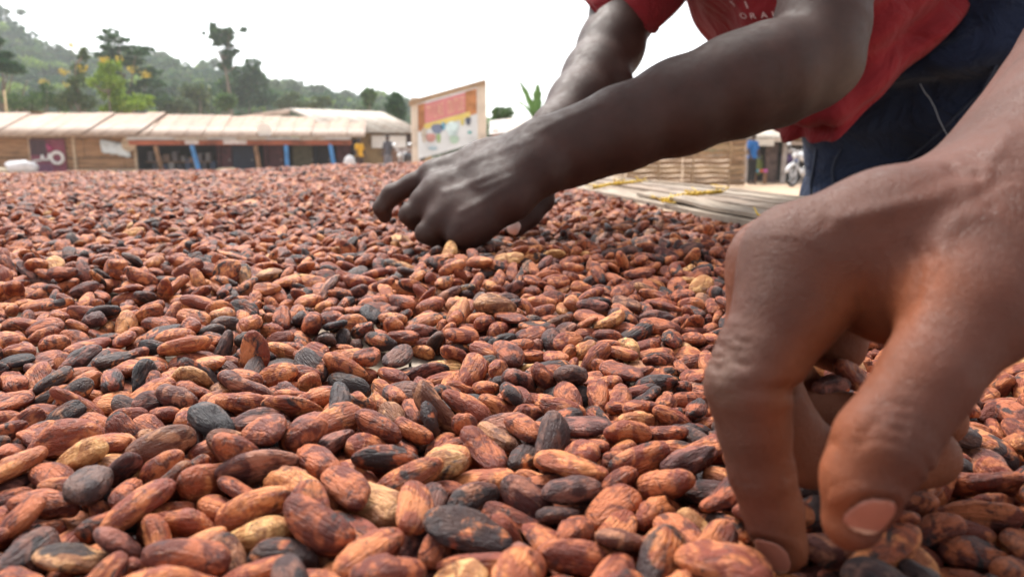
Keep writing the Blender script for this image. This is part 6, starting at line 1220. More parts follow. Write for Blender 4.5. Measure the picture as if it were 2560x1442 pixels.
    t2 = tc[-1]; d2 = tc[-1] - tc[-2]; d2 /= np.linalg.norm(d2)
    nail('fingernail', F, fl, A(2162, 1280, .1462), np.array((.25, -.95, .12)), d2, .0080, .0074, NAIL2, o, .00035)
    return o, fingers
PERSON2, NEARF = near_arm()
# ------------------------------------------------------------------ cocoa beans
def bean_material():
    k = NM('cocoa_bean', .55, .26)
    lp = k.attr('lp').outputs['Vector']
    tone = k.attr('tone', 'INSTANCER').outputs['Fac']; soot = k.attr('soot', 'INSTANCER').outputs['Fac']; seed = k.attr('seed', 'INSTANCER').outputs['Fac']
    cx = k.n('ShaderNodeCombineXYZ'); k.set(cx.inputs[0], k.math('MULTIPLY', seed, 91.)); k.set(cx.inputs[1], k.math('MULTIPLY', seed, 57.)); k.set(cx.inputs[2], k.math('MULTIPLY', seed, 33.))
    va = k.n('ShaderNodeVectorMath', operation='ADD'); k.t.links.new(lp, va.inputs[0]); k.t.links.new(cx.outputs[0], va.inputs[1]); vec = va.outputs[0]
    st = k.n('ShaderNodeMapping'); k.t.links.new(vec, st.inputs[0]); st.inputs['Scale'].default_value = (2.2, 13, 13)
    nA = k.noise(vec, 2.6, 3, .6, .8); nB = k.noise(st.outputs[0], 1.5, 3, .6, .5); nC = k.noise(vec, 16, 5, .68); nD = k.noise(vec, 2.3, 5, .58, .7); nE = k.noise(vec, 4.6, 4, .6, 1.0)
    base = k.ramp(tone, [(0., (.112, .026, .016)), (.20, (.195, .043, .026)), (.42, (.30, .080, .036)), (.58, (.40, .165, .055)), (.72, (.080, .023, .020)), (.86, (.055, .026, .025)), (1., (.040, .034, .036))])
    lite = k.ramp(tone, [(0., (.41, .114, .050)), (.42, (.63, .232, .086)), (.60, (.74, .42, .17)), (.74, (.30, .105, .075)), (.88, (.16, .075, .055)), (1., (.125, .085, .075))])
    dark = k.ramp(tone, [(0., (.045, .016, .018)), (.42, (.11, .034, .024)), (.60, (.20, .075, .035)), (.74, (.035, .017, .02)), (1., (.016, .016, .018))])
    c = k.mix(k.ramp(nA, [(.46, 0.), (.57, .9)]), base, lite)
    c = k.mix(k.ramp(nE, [(.34, .85), (.47, 0.)]), c, dark)
    c = k.mix(k.ramp(nB, [(.32, .35), (.48, 0.)]), c, k.mix(.5, c, (.05, .016, .015)))
    c = k.mix(k.ramp(nB, [(.60, 0.), (.75, .18)]), c, (.56, .25, .10))
    thr = k.math('SUBTRACT', .74, k.math('MULTIPLY', soot, .34))
    nS = k.math('ADD', nD, k.math('MULTIPLY', k.math('SUBTRACT', nC, .5), .16))
    sm = k.math('MULTIPLY', k.math('SUBTRACT', nS, thr), 13., clamp=True)
    c = k.mix(k.math('MULTIPLY', sm, .93), c, (.020, .017, .020))
    c = k.mix(k.ramp(nC, [(.63, 0.), (.82, .30)]), c, (.50, .34, .25))
    c = k.mix(k.ramp(nC, [(.25, .45), (.40, 0.)]), c, (.025, .012, .011))
    k.color(c)
    k.rough(k.ramp(nC, [(.3, .36), (.7, .62)]))
    h = k.math('ADD', k.math('MULTIPLY', nB, 1.1), k.math('ADD', k.math('MULTIPLY', nC, .6), k.math('MULTIPLY', nD, .5)))
    k.bump(h, .85, .0016)
    return k.m
BEAN_MAT = bean_material()
BM = []
for kk in range(NV):
    co = bean_coords(kk, 18, 24); me = mesh('cocoa_bean', co * .0235, bean_faces(18, 24), True)
    a = me.attributes.new('lp', 'FLOAT_VECTOR', 'POINT'); a.data.foreach_set('vector', co.astype(np.float32).ravel()); me.materials.append(BEAN_MAT); BM.append(me)
SHAPEW = ['plump'] * NV
for kk in range(NV):
    SHAPEW[kk] = 'shrivelled' if kk >= 14 else ('broad flat' if kk % 5 == 3 else ('slim' if kk % 5 == 4 else ('dented' if kk % 3 == 0 else 'plump')))

raw = np.array(BEANS, float).reshape(-1, 8)
B = np.column_stack([raw[:, :3] * 1e-4, np.array([Euler([math.radians(q) for q in r_]).to_quaternion()[:] for r_ in raw[:, 3:6]]), raw[:, 6] / 100., raw[:, 7]]); BS = .86; B[:, :3] *= BS; B[:, 7] *= BS; B[:, 2] += MAT_Z
# fingers push beans aside
keep = np.ones(len(B), bool)
for nm_, fw, rd in (('index', .016, .0095), ('thumb', .014, .010)):
    tp_ = NEARF[nm_][-1][0]; keep &= seg(B[:, :3].astype(np.float32), tp_ + np.array((0, 0, -.001)), tp_ + np.array((-.002 if nm_ == 'index' else 0, -fw, .004)), rd, rd) > 0
for ch in NEARF.values():
    for (a, ra), (b, rb) in zip(ch[:-1], ch[1:]):
        keep &= seg(B[:, :3].astype(np.float32), a, b, ra, rb) > .0042
keep &= ((B[:, 0] + .058) / .026) ** 2 + ((B[:, 1] - .383) / .016) ** 2 > 1          # a bare spot of mat
B = B[keep]
# two held in the grip
def pose(px, py, d, q, s, k): return [*at(px, py, d), *q, s, k]
ex = [
      pose(2075, 962, .214, Quaternion((0, 0, 1), R(30)), .62, 5), pose(2125, 935, .220, Quaternion((1, 1, 0), R(60)), .62, 12)]
B = np.concatenate([B, np.array(ex)])
rb_ = np.random.RandomState(21)
def tones(n):
    u = rb_.rand(n); t = np.empty(n)
    cls = np.searchsorted(np.cumsum([.30, .32, .19, .02, .11, .045]), u)
    cen = np.array([.06, .22, .42, .58, .72, .86, .97])
    t = np.clip(cen[cls] + rb_.normal(0, .035, n), 0, 1)
    s = np.clip(rb_.gamma(1.8, .22, n), 0, 1.0); s[cls == 3] *= .5
    return cls, t, s, rb_.rand(n)
cls, tone, soot, seed = tones(len(B))
cls[-2:] = [4, 1]; tone[-2:] = [.74, .22]; soot[-2:] = [.4, .4]

# which beans show largest from the standpoint: splat their outlines into a small depth buffer
Wd, Hd = 640, 360; fpx = Wd * cd.lens / 36
def project(P):
    d = P[:, 1] * _c - (P[:, 2] - CAMZ) * _s; v = P[:, 1] * _s + (P[:, 2] - CAMZ) * _c
    return Wd / 2 + fpx * P[:, 0] / d, Hd / 2 - fpx * v / d, d
def rotm(q):
    w_, x, y, z = q.T
    return np.stack([np.stack([1 - 2 * (y * y + z * z), 2 * (x * y - w_ * z), 2 * (x * z + w_ * y)], -1), np.stack([2 * (x * y + w_ * z), 1 - 2 * (x * x + z * z), 2 * (y * z - w_ * x)], -1), np.stack([2 * (x * z - w_ * y), 2 * (y * z + w_ * x), 1 - 2 * (x * x + y * y)], -1)], -2)
near_i = np.where(B[:, 1] < .44)[0]
RM = rotm(B[:, 3:7]); zb = np.full((Hd, Wd), 9.); idb = np.full((Hd, Wd), -1)
lowres = [bean_coords(kk, 22, 28) * .0235 for kk in range(NV)]
hv = np.empty(len(PERSON2.data.vertices) * 3, np.float32); PERSON2.data.vertices.foreach_get('co', hv); hv = hv.reshape(-1, 3)
X, Y, D = project(hv); ok = (X >= 1) & (X < Wd - 1) & (Y >= 1) & (Y < Hd - 1)
for dx in (-1, 0, 1):
    for dy in (-1, 0, 1): np.minimum.at(zb, ((Y[ok] + dy).astype(int), (X[ok] + dx).astype(int)), D[ok])
for i in near_i:
    P = lowres[int(B[i, 8])] * B[i, 7] @ RM[i].T + B[i, :3]; X, Y, D = project(P); m = (X >= 0) & (X < Wd) & (Y >= 0) & (Y < Hd)
    if not m.any(): continue
    xi, yi, D = X[m].astype(int), Y[m].astype(int), D[m]; o_ = np.argsort(-D); xi, yi, D = xi[o_], yi[o_], D[o_]
    c_ = D < zb[yi, xi]; zb[yi[c_], xi[c_]] = D[c_]; idb[yi[c_], xi[c_]] = i
area = np.bincount(idb[idb >= 0], minlength=len(B)); pick = np.argsort(-area)[:300]; pick = pick[area[pick] > 0]

COLW = ['dark red-brown', 'reddish brown', 'orange-brown', 'pale tan', 'purple-brown', 'blackish brown', 'charcoal grey']
X, Y, D = project(B[:, :3])
def where(x, y):
    h_ = ['at left edge', 'at left', 'left of middle', 'in the middle', 'right of middle', 'left of digging hand', 'by digging fingers', 'right of digging thumb'][min(7, int(x / Wd * 8))]
    v_ = ['in front row', 'behind front row', 'in near bed', 'further in', 'further back', 'far back'][int(np.clip((Hd - y) / 26, 0, 5))]
    return v_ + ' ' + h_
keyed = {}
for i in pick:
    sootw = 'black-blotched ' if soot[i] > .45 and cls[i] < 5 else ('clean ' if soot[i] < .15 and cls[i] < 5 else '')
    keyed.setdefault(f'{SHAPEW[int(B[i, 8])]} {sootw}{COLW[cls[i]]} cocoa bean {where(X[i], Y[i])}', []).append(i)
NUMW = ['', 'one', 'two', 'three', 'four', 'five', 'six', 'seven', 'eight']; ORD = ['', 'leftmost', 'second', 'third', 'fourth', 'fifth', 'sixth', 'seventh', 'eighth']
for key, ids in keyed.items():
    ids.sort(key=lambda i: X[i])
    for j, i in enumerate(ids):
        o = bpy.data.objects.new('cocoa_bean', BM[int(B[i, 8])]); COL.objects.link(o)
        o.location = B[i, :3]; o.rotation_mode = 'QUATERNION'; o.rotation_quaternion = B[i, 3:7]; o.scale = B[i, 7] * rb_.uniform((.94, .84, .80), (1.08, 1.12, 1.10))
        o['tone'] = float(tone[i]); o['soot'] = float(soot[i]); o['seed'] = float(seed[i])
        lab = key
        if len(ids) > 1: lab += f', {"rightmost" if j == len(ids) - 1 else ORD[min(j + 1, 8)]} of {NUMW[min(len(ids), 8)]}'
        tag(o, lab, 'cocoa bean', 'cocoa beans lying nearest the camera')

# the rest of the bed -------------------------------------------------------
rest = np.setdiff1d(np.arange(len(B)), pick)
def edge_x(y): return .315 - .153 * (y - .89)          # inner side of the slatted rim
def bed_top(x, y):
    t = .004 + .006 * sstep(.75, 1.3, y) + .009 * np.exp(-((x - .10) / .20) ** 2 - ((y - .66) / .10) ** 2) + .008 * np.exp(-((x + .30) / .14) ** 2 - ((y - .56) / .07) ** 2) + .006 * sstep(1.2, 2.6, y)
    t = t + .034 * np.exp(-((x + .30) / .75) ** 2 - ((y - 3.1) / .55) ** 2)
    t = t + .004 * np.sin(7 * x + 2.1 * y) * np.sin(5.3 * y + 1 + 2 * x) + .003 * np.sin(17 * x + 1) * np.sin(13 * y)
    return t * sstep(0, .12, edge_x(y) - x) * .8 + t * .2
FX = []
g = .0022; y0g, y1g = .42, 1.52
nx = int(2.7 / g); ny = int((y1g - y0g + .06) / g); gx = -1.9 + g * np.arange(nx); gy = y0g - .03 + g * np.arange(ny)
HM = (bed_top(gx[:, None], gy[None, :]) - .012).astype(np.float32)
b0 = B[(B[:, 1] > .40)]
for p in b0:
    i, j = int((p[0] + 1.9) / g), int((p[1] - gy[0]) / g)
    if 3 < i < nx - 4 and 3 < j < ny - 4: s_ = (slice(i - 3, i + 4), slice(j - 3, j + 4)); HM[s_] = np.maximum(HM[s_], p[2] + .004)
lim = lambda y: .72 * y + .10
na = int(sum((min(edge_x(y), lim(y)) + lim(y)) * .02 for y in np.arange(.468, 1.5, .02)) * 8300)
rr = np.random.RandomState(4); fu = np.arange(-7, 8)
GI, GJ = np.meshgrid(fu * g, fu * g, indexing='ij')
for _ in range(na):
    best = None; a_ = rr.uniform(0, 6.283); L = .0102 * (1 + .1 * rr.randn()); Wd2 = L * .52; T = L * .38
    ca, sa = math.cos(a_), math.sin(a_); u = (GI * ca + GJ * sa) / L; v = (-GI * sa + GJ * ca) / Wd2; e = 1 - u * u - v * v; msk = e > 0
    prof = np.where(msk, -T * np.sqrt(np.maximum(e, 0)), 9)
    for t_ in range(3):
        y = rr.uniform(.468, 1.5); x = rr.uniform(-lim(y), min(edge_x(y), lim(y)))
        i, j = int((x + 1.9) / g), int((y - gy[0]) / g)
        if i < 8 or j < 8 or i > nx - 9 or j > ny - 9: continue
        wdw = HM[i - 7:i + 8, j - 7:j + 8]; z = (wdw - prof)[msk].max(); rel = z - bed_top(x, y)
        if best is None or rel < best[0]: best = (rel, x, y, z, i, j)
    if best is None or best[0] > .012: continue
    _, x, y, z, i, j = best; wdw = HM[i - 7:i + 8, j - 7:j + 8]
    m2 = msk; gxm = (wdw * GI)[m2].sum() / (GI * GI)[m2].sum(); gym = (wdw * GJ)[m2].sum() / (GJ * GJ)[m2].sum()
    nrm = Vector((-gxm, -gym, 1)).normalized(); q = Vector((0, 0, 1)).rotation_difference(nrm) @ Quaternion((0, 0, 1), a_) @ Quaternion((1, 0, 0), rr.normal(0, .35))
    wdw[msk] = np.maximum(wdw, z - .002 + T * np.sqrt(np.maximum(e, 0)))[msk]
    FX.append((x, y, z - .0015, q.w, q.x, q.y, q.z, L / .01175, rr.randint(NV)))
FX = np.array(FX)
# beyond that the beans are only a few pixels long: a jittered carpet
yy = []; y = 1.48
while y < 3.45:
    stp = .0112 * (1 + .25 * (y - 1.5)); xs = np.arange(-lim(y) - .05, min(edge_x(y), lim(y) + .05), stp * 1.15)
    yy.append(np.stack([xs + rr.uniform(-.5, .5, len(xs)) * stp, y + rr.uniform(-.6, .6, len(xs)) * stp], 1)); y += stp
FY = np.concatenate(yy); m = FY[:, 1] < 3.12 + .14 * FY[:, 0] + .03 * np.sin(FY[:, 0] * 9); FY = FY[m]
zz = bed_top(FY[:, 0], FY[:, 1]) + rr.uniform(-.004, .006, len(FY)) ; nF = len(FY)
qs = np.array([(Quaternion((0, 0, 1), rr.uniform(0, 6.28)) @ Quaternion((0, 1, 0), rr.normal(0, .35)) @ Quaternion((1, 0, 0), rr.normal(0, .6)))[:] for _ in range(nF)])
FY = np.concatenate([FY, zz[:, None], qs, np.clip(rr.normal(.93, .11, nF), .7, 1.25)[:, None] * (1 + .10 * np.clip(FY[:, 1:2] - 1.6, 0, 2)), rr.randint(0, NV, nF)[:, None]], 1)
# the bed goes on to both sides and behind the standpoint
yy = []; y = -.45
while y < 3.45:
    stp = .0112 * (1 + .25 * max(0, y - 1.5)); lo_ = -1.7 if y < 1.5 else -lim(y) - 1.0; inner = .68 * BS * max(y / BS, 0) + .035 if .09 < y < .47 else (lim(y) if y > .09 else -9)
    xs = np.arange(lo_, min(edge_x(y), 2.2), stp * 1.1); xs = xs[np.abs(xs) > inner] if inner > 0 else xs
    yy.append(np.stack([xs + rr.uniform(-.5, .5, len(xs)) * stp, y + rr.uniform(-.6, .6, len(xs)) * stp], 1)); y += stp
FZ = np.concatenate(yy); FZ = FZ[(FZ[:, 1] < 3.12 + .14 * FZ[:, 0])]; zz = bed_top(FZ[:, 0], FZ[:, 1]) - .003 + rr.uniform(-.004, .005, len(FZ)); nF = len(FZ)
a1, a2, a3 = rr.uniform(0, 3.14, nF), rr.normal(0, .17, nF), rr.normal(0, .3, nF)
qz = np.stack([np.cos(a1), 0 * a1, 0 * a1, np.sin(a1)], 1) + np.stack([0 * a1, a3 * np.cos(a1) - a2 * np.sin(a1), a2 * np.cos(a1) + a3 * np.sin(a1), 0 * a1], 1); qz /= np.linalg.norm(qz, axis=1)[:, None]
FZ = np.concatenate([FZ, zz[:, None], qz, np.clip(rr.normal(.9, .1, nF), .7, 1.2)[:, None], rr.randint(0, NV, nF)[:, None]], 1)
ALL = np.concatenate([B[rest], FX, FY, FZ]); n = len(ALL)
c2, t2, s2, e2 = tones(n); t2[:len(rest)] = tone[rest]; s2[:len(rest)] = soot[rest]; e2[:len(rest)] = seed[rest]
pm = bpy.data.meshes.new('cocoa_beans'); pm.vertices.add(n); pm.vertices.foreach_set('co', ALL[:, :3].astype(np.float32).ravel())
eul = np.array([Quaternion(q).to_euler()[:] for q in ALL[:, 3:7]], np.float32)
a = pm.attributes.new('rot', 'FLOAT_VECTOR', 'POINT'); a.data.foreach_set('vector', eul.ravel())
a = pm.attributes.new('size', 'FLOAT_VECTOR', 'POINT'); sv = ALL[:, 7:8] * rb_.uniform((.94, .84, .80), (1.08, 1.12, 1.10), (n, 3)); a.data.foreach_set('vector', sv.astype(np.float32).ravel())
for nm, dat in (('tone', t2), ('soot', s2), ('seed', e2)): fattr(pm, nm, dat)
a = pm.attributes.new('shape', 'INT', 'POINT'); a.data.foreach_set('value', ALL[:, 8].astype(np.int32))
bcol = bpy.data.collections.new('bean_shapes')
for kk in range(NV): o = bpy.data.objects.new('bean_shape_%02d' % kk, BM[kk]); bcol.objects.link(o)
bo = link('cocoa_beans', pm); scatter(bo, bcol)
tag(bo, 'deep bed of drying reddish brown cocoa beans covering the table', 'cocoa beans', kind='stuff')

# ------------------------------------------------------------------ the bending worker
SK1 = skin_mat('skin_dark_brown', (.036, .0140, .0105), (.12, .055, .042), (.09, .062, .05), .56, .8, .02, .6, .26)
NAIL1 = nail_mat('nail_pale', (.55, .40, .36))
def cloth_mat(name, col, fold=.25, weave=900., fade=None):
    k = NM(name, .92, .08); v = k.coord('Object'); n1 = k.noise(v, 9, 4, .6)
    c = k.mix(k.ramp(n1, [(.3, 0.), (.7, 1.)]), tuple(q * .82 for q in col), tuple(min(1, q * 1.15) for q in col))
    if fade: c = k.mix(k.ramp(k.noise(v, 4, 3), [(.5, 0.), (.75, .6)]), c, fade)
    k.color(c)
    wv = k.n('ShaderNodeTexWave', wave_type='BANDS', bands_direction='DIAGONAL'); k.t.links.new(v, wv.inputs['Vector']); wv.inputs['Scale'].default_value = weave; wv.inputs['Distortion'].default_value = 2
    nb = k.bump(wv.outputs[0], .10, .0008)
    nb = k.bump(k.noise(k.coord('Object', (1, 1, 1)), 13, 4, .55, 1.2), fold, .03, nb)
    k.bump(k.noise(k.coord('Object', (1, 1, 1)), 55, 4, .6, .6), fold * .5, .006, nb)
    k.b.inputs['Sheen Weight'].default_value = .05
    return k.m
RED = cloth_mat('red_jersey', (.155, .014, .018), .6)
NAVY = cloth_mat('navy_twill', (.012, .017, .036), .6, 1200., (.035, .052, .10))
WHITE_PRINT = plain('faded_white_print', (.55, .42, .42), .7, .25, 40)

LS0, LA0 = .355, 1.50
def worker():
    A = at
    # ---- near (left) arm and hand
    wr = A(1392, 384, .728)
    mcp = {'index': A(1085, 440, .745), 'middle': A(1100, 482, .722), 'ring': A(1142, 525, .705), 'pinky': A(1196, 558, .695)}
    dy = np.array((0, .010, .004))
    sh = A(2105, -360, .87); el = A(2060, 140, .765)
    palm = [
        [(sh, 52 * mm), (A(2070, -60, .80), 45 * mm), (A(2052, 70, .775), 41 * mm), (A(2040, 140, .765), 38 * mm)],
        [(A(2040, 142, .765), 38 * mm), (A(1930, 182, .755), 44 * mm), (A(1840, 216, .75), 44.5 * mm), (A(1700, 268, .745), 41 * mm), (A(1550, 324, .735), 35 * mm), (A(1450, 362, .73), 30.5 * mm), (wr, 28 * mm), (A(1340, 402, .725), 27 * mm)],
        [(A(2085, 172, .768), 20 * mm), (A(2035, 190, .765), 26 * mm), (A(1950, 225, .76), 30 * mm)],     # elbow point
        [(A(1350, 362, .745), 20 * mm), (A(1215, 402, .748), 14.5 * mm), (mcp['index'], 12.5 * mm)],
        [(A(1340, 385, .725), 20 * mm), (A(1220, 435, .725), 14.5 * mm), (mcp['middle'], 12.2 * mm)],
        [(A(1340, 415, .712), 20 * mm), (A(1240, 472, .707), 14 * mm), (mcp['ring'], 11.5 * mm)],
        [(A(1345, 430, .705), 18 * mm), (A(1275, 500, .698), 14 * mm), (mcp['pinky'], 11 * mm)],
        [(A(1300, 440, .735), 18 * mm), (A(1150, 500, .74), 14 * mm)],
        [(A(1385, 350, .722), 9 * mm), (A(1352, 345, .722), 9 * mm)],
        [(mcp['middle'], 12 * mm), (A(1060, 508, .717), 10.2 * mm)], [(mcp['ring'], 11.5 * mm), (A(1098, 556, .70), 10 * mm)], [(mcp['pinky'], 11.5 * mm), (A(1165, 580, .69), 9.5 * mm)], [(A(1120, 500, .72), 12 * mm), (A(1170, 560, .70), 11 * mm)],
    ]
    fingers = {
        'index': [(mcp['index'], 12.3 * mm), (A(1030, 462, .745), 10.4 * mm), (A(980, 487, .743), 9.8 * mm), (A(955, 520, .745), 8.6 * mm), (A(962, 541, .75), 7.0 * mm)],
        'middle': [(mcp['middle'], 12 * mm), (A(1058, 508, .715), 10.6 * mm), (A(1024, 536, .712), 9.8 * mm), (A(1040, 556, .72), 8.4 * mm), (A(1075, 572, .735), 7.6 * mm)],
        'ring': [(mcp['ring'], 11.5 * mm), (A(1095, 558, .70), 10.2 * mm), (A(1066, 582, .698), 10 * mm), (A(1088, 594, .705), 8.6 * mm), (A(1130, 594, .72), 7.4 * mm)],
        'pinky': [(mcp['pinky'], 11.5 * mm), (A(1168, 578, .69), 10 * mm), (A(1142, 594, .688), 9.4 * mm), (A(1168, 598, .695), 8 * mm), (A(1200, 592, .705), 7 * mm)],
        'thumb': [(A(1320, 430, .75), 17 * mm), (A(1235, 480, .775), 13 * mm), (A(1160, 530, .79), 10.5 * mm), (A(1110, 565, .785), 9 * mm)],
    }
    allp = np.array([p for ch in palm + list(fingers.values()) for p, _ in ch]); lo = allp.min(0) - .06; hi = allp.max(0) + .06
    parts = []
    V, Q, F1, fl1 = build_hand(lo, hi, .0021, palm, fingers, .016, .0045, .009, .0055)
    N = normals(V, Q)
    # tendons and veins on the back of the hand
    D = np.zeros(len(V))
    for pth, a_, r_ in (([A(1330, 350, .70), A(1200, 392, .70), A(1100, 430, .71)], 1.0, 3.2), ([A(1310, 405, .70), A(1200, 450, .69), A(1110, 482, .69)], 1.1, 3.0),
                        ([A(1290, 450, .69), A(1210, 500, .685), A(1150, 530, .68)], .9, 3.0), ([A(1160, 380, .70), A(1125, 440, .70), A(1200, 470, .69), A(1280, 440, .69)], .8, 2.2), ([A(1500, 260, .70), A(1400, 300, .70), A(1310, 350, .70)], .9, 3.)):
        for p, q in zip(pth[:-1], pth[1:]):
            pq = q - p; t = np.clip(((V - p) @ pq) / (pq @ pq), 0, 1); dd = V - (p + t[:, None] * pq); dd[:, 1] *= .15
            D = np.maximum(D, a_ * mm * np.exp(-((dd ** 2).sum(1)) / (r_ * mm) ** 2))
    V = relax(V + N * (D * (N[:, 1] < .2))[:, None], Q, 2); parts.append((V, Q))
    # ---- far (right) arm and hand
    sh2 = np.array((.165, 1.21, .47))
    palm2 = [[(sh2, 52 * mm), (A(1560, 30, 1.10), 45 * mm), (A(1528, 115, 1.06), 42.5 * mm), (A(1488, 195, 1.02), 41 * mm), (A(1448, 262, .97), 37 * mm), (A(1392, 330, .92), 29 * mm), (A(1352, 400, .88), 24 * mm), (A(1338, 440, .87), 22 * mm)],
             [(A(1540, 215, 1.0), 22 * mm), (A(1500, 240, 1.0), 26 * mm)],
             [(A(1345, 420, .875), 20 * mm), (A(1290, 490, .87), 15 * mm)], [(A(1325, 420, .90), 18 * mm), (A(1260, 480, .91), 14 * mm)], [(A(1345, 420, .87), 17 * mm), (A(1362, 455, .86), 13 * mm)]]
    f2 = {'thumb': [(A(1360, 450, .862), 12.5 * mm), (A(1356, 500, .850), 13.5 * mm), (A(1322, 540, .838), 13 * mm), (A(1292, 568, .832), 11 * mm)],
          'index': [(A(1285, 490, .875), 12 * mm), (A(1240, 530, .88), 10 * mm), (A(1240, 570, .87), 8.5 * mm)], 'middle': [(A(1270, 485, .89), 12 * mm), (A(1215, 525, .90), 10 * mm), (A(1215, 560, .89), 8.5 * mm)],
          'ring': [(A(1260, 480, .91), 11 * mm), (A(1200, 520, .92), 9.5 * mm), (A(1200, 552, .91), 8 * mm)], 'pinky': [(A(1255, 478, .925), 10 * mm), (A(1195, 510, .94), 8.5 * mm), (A(1195, 540, .93), 7 * mm)]}
    allp = np.array([p for ch in palm2 + list(f2.values()) for p, _ in ch]); lo = allp.min(0) - .06; hi = allp.max(0) + .06
    V, Q, F2, fl2 = build_hand(lo, hi, .0026, palm2, f2, .016, .0045, .008, .002); parts.append((relax(V, Q, 2), Q))
    # ---- trunk, neck and head (the head is above the picture)
    RING = [[A(2130, -420, .87), A(1690, -130, 1.02), A(1610, -260, 1.24), A(2000, -560, 1.10)],
            [A(2190, -150, .91), A(1805, 5, 1.03), A(1770, -120, 1.30), A(2250, -430, 1.12)],
            [A(2235, 0, .96), A(1880, 175, 1.07), A(1890, 20, 1.34), A(2400, -300, 1.16)],
            [A(2290, 165, 1.02), A(2000, 350, 1.10), A(2040, 165, 1.36), A(2520, -190, 1.20)]]
    hip = np.array((.80, 1.30, .19)); mid = .5 * (sh + sh2); nk = mid + (mid - hip) * .22 + np.array((0, 0, .02)); hd = nk + np.array((-.13, -.09, -.01))
    ax_ = (sh2 - sh) / np.linalg.norm(sh2 - sh); chest = mid + (hip - mid) * .30 - np.array((0, 0, .03)); waist = mid + (hip - mid) * .80 - np.array((0, 0, .01))
    fl = Field(np.array((-.15, .6, -.05)), np.array((1.1, 1.75, .85)), .0065); F = fl.new()
    for s_ in (-1, 1):
        ch = []
        for q4, sp, rr_ in zip(RING, (.48, .38, .30, .30), (.066, .072, .068, .075)):
            Nn, Be, Fa, Ba = q4; c = (Nn + Be + Fa + Ba) / 4 + (Ba - (Nn + Fa) / 2) * .10; ch.append((c + (Nn - Fa) / 2 * sp * s_, rr_))
        ch.append((hip + ax_ * .07 * -s_, .10)); fl.chain(F, ch, .05, .08)
        fl.chain(F, [(.5 * (sh + sh2), .06), (sh if s_ > 0 else sh2, .056)], .05, .08)
    fl.chain(F, [(mid, .075), (nk, .055), (hd - (hd - nk) * .3, .055)], .04, .08)
    H_ = fl.new(); fd = np.array((-.55, -.35, -.75)); fd /= np.linalg.norm(fd)
    fl.chain(H_, [(hd, .088), (hd + np.array((-.06, -.045, -.005)), .082)], .03, .06); fl.chain(H_, [(hd + fd * .03, .07), (hd + fd * .075 + np.array((.03, .02, 0)), .045)], .03, .06)
    fl.chain(H_, [(hd + fd * .095 + np.array((-.03, -.02, 0)), .012), (hd + fd * .108 + np.array((-.012, -.01, 0)), .014)], .012, .03)
    for s_ in (-1, 1): fl.chain(H_, [(hd + ax_ * s_ * .088 + np.array((.01, 0, .01)), .012), (hd + ax_ * s_ * .094 + np.array((-.015, -.01, 0)), .014)], .01, .03)
    F = smin(F, H_, .03); V, Q = surface(F, fl.lo, fl.h); parts.append((relax(V, Q, 2), Q))
    off = 0; VV = []; QQ = []
    for V, Q in parts: VV.append(V); QQ.append(Q + off); off += len(V)
    V = np.concatenate(VV); Q = np.concatenate(QQ); me = np_mesh('person', V, Q); N = normals(V, Q)
    fattr(me, 'palm', np.zeros(len(V)))
    el_ = A(2110, 190, .74); dk = .35 * np.exp(-(np.linalg.norm(V - el_, axis=1) / .05) ** 2)
    for c in (A(962, 515, .735), A(1010, 535, .70), A(1050, 590, .69)): dk = np.maximum(dk, .4 * np.exp(-(np.linalg.norm(V - c, axis=1) / .016) ** 2))
    fattr(me, 'dust', dk)
    o = link('person', me, SK1)
    tag(o, 'worker in red T-shirt and navy trousers bending over the beans, both arms reaching down', 'person')
    t = f2['thumb']; nail('fingernail', F2, fl2, t[-1][0] + np.array((-.004, -.008, .001)), np.array((-.45, -.85, .25)), t[-1][0] - t[-2][0], .016, .015, NAIL1, o, .0009)
    # ---- T-shirt: rings from the shoulders to the loose hem
    def P(s, a):
        """s 0..1 shoulder to hem, a angle: 0 near side, 90 belly, 180 far side, 270 back"""
        x_ = s * 3; i = min(int(x_), 2); t = x_ - i; q4 = []
        for k in range(4):
            p0, p1, p2, p3 = (RING[max(i - 1, 0)][k], RING[i][k], RING[i + 1][k], RING[min(i + 2, 3)][k])
            q4.append(.5 * (2 * p1 + (p2 - p0) * t + (2 * p0 - 5 * p1 + 4 * p2 - p3) * t * t + (3 * p1 - p0 - 3 * p2 + p3) * t ** 3))
        Nn, Be, Fa, Ba = q4; c = (Nn + Be + Fa + Ba) / 4; ca, sa = math.cos(a), math.sin(a)
        q = c + (Nn - Fa) / 2 * ca + (Be - Ba) / 2 * sa + (Nn + Fa - Be - Ba) / 4 * math.cos(2 * a)
        near = max(0., math.cos(a - .5))
        fo = .007 * math.sin(5 * a + 3 * s + .6) * (.3 + s) + .015 * math.sin(36 * s + 2.0 * a) * near * sstep(.45, .85, s) + .006 * math.sin(13 * a - 9 * s) * s + .004 * math.sin(19 * s - 6 * a)
        r_ = q - c; r_ /= np.linalg.norm(r_); return q + r_ * fo
    ns, na_ = 44, 120; vs = [P(i / ns, 2 * math.pi * j / na_) for i in range(ns + 1) for j in range(na_)]
    fs = [(i * na_ + j, i * na_ + (j + 1) % na_, (i + 1) * na_ + (j + 1) % na_, (i + 1) * na_ + j) for i in range(ns) for j in range(na_)]
    shirt = link('t_shirt', mesh('t_shirt', vs, fs, True), RED, o); so_ = shirt.modifiers.new('thick', 'SOLIDIFY'); so_.thickness = .0022; so_.offset = 1
    # rolled hem edge
    hem = [P(.985, 2 * math.pi * j / na_) for j in range(na_)]; MB().tube(hem + hem[:1], .0016, 6).build('hem', RED, shirt, True)
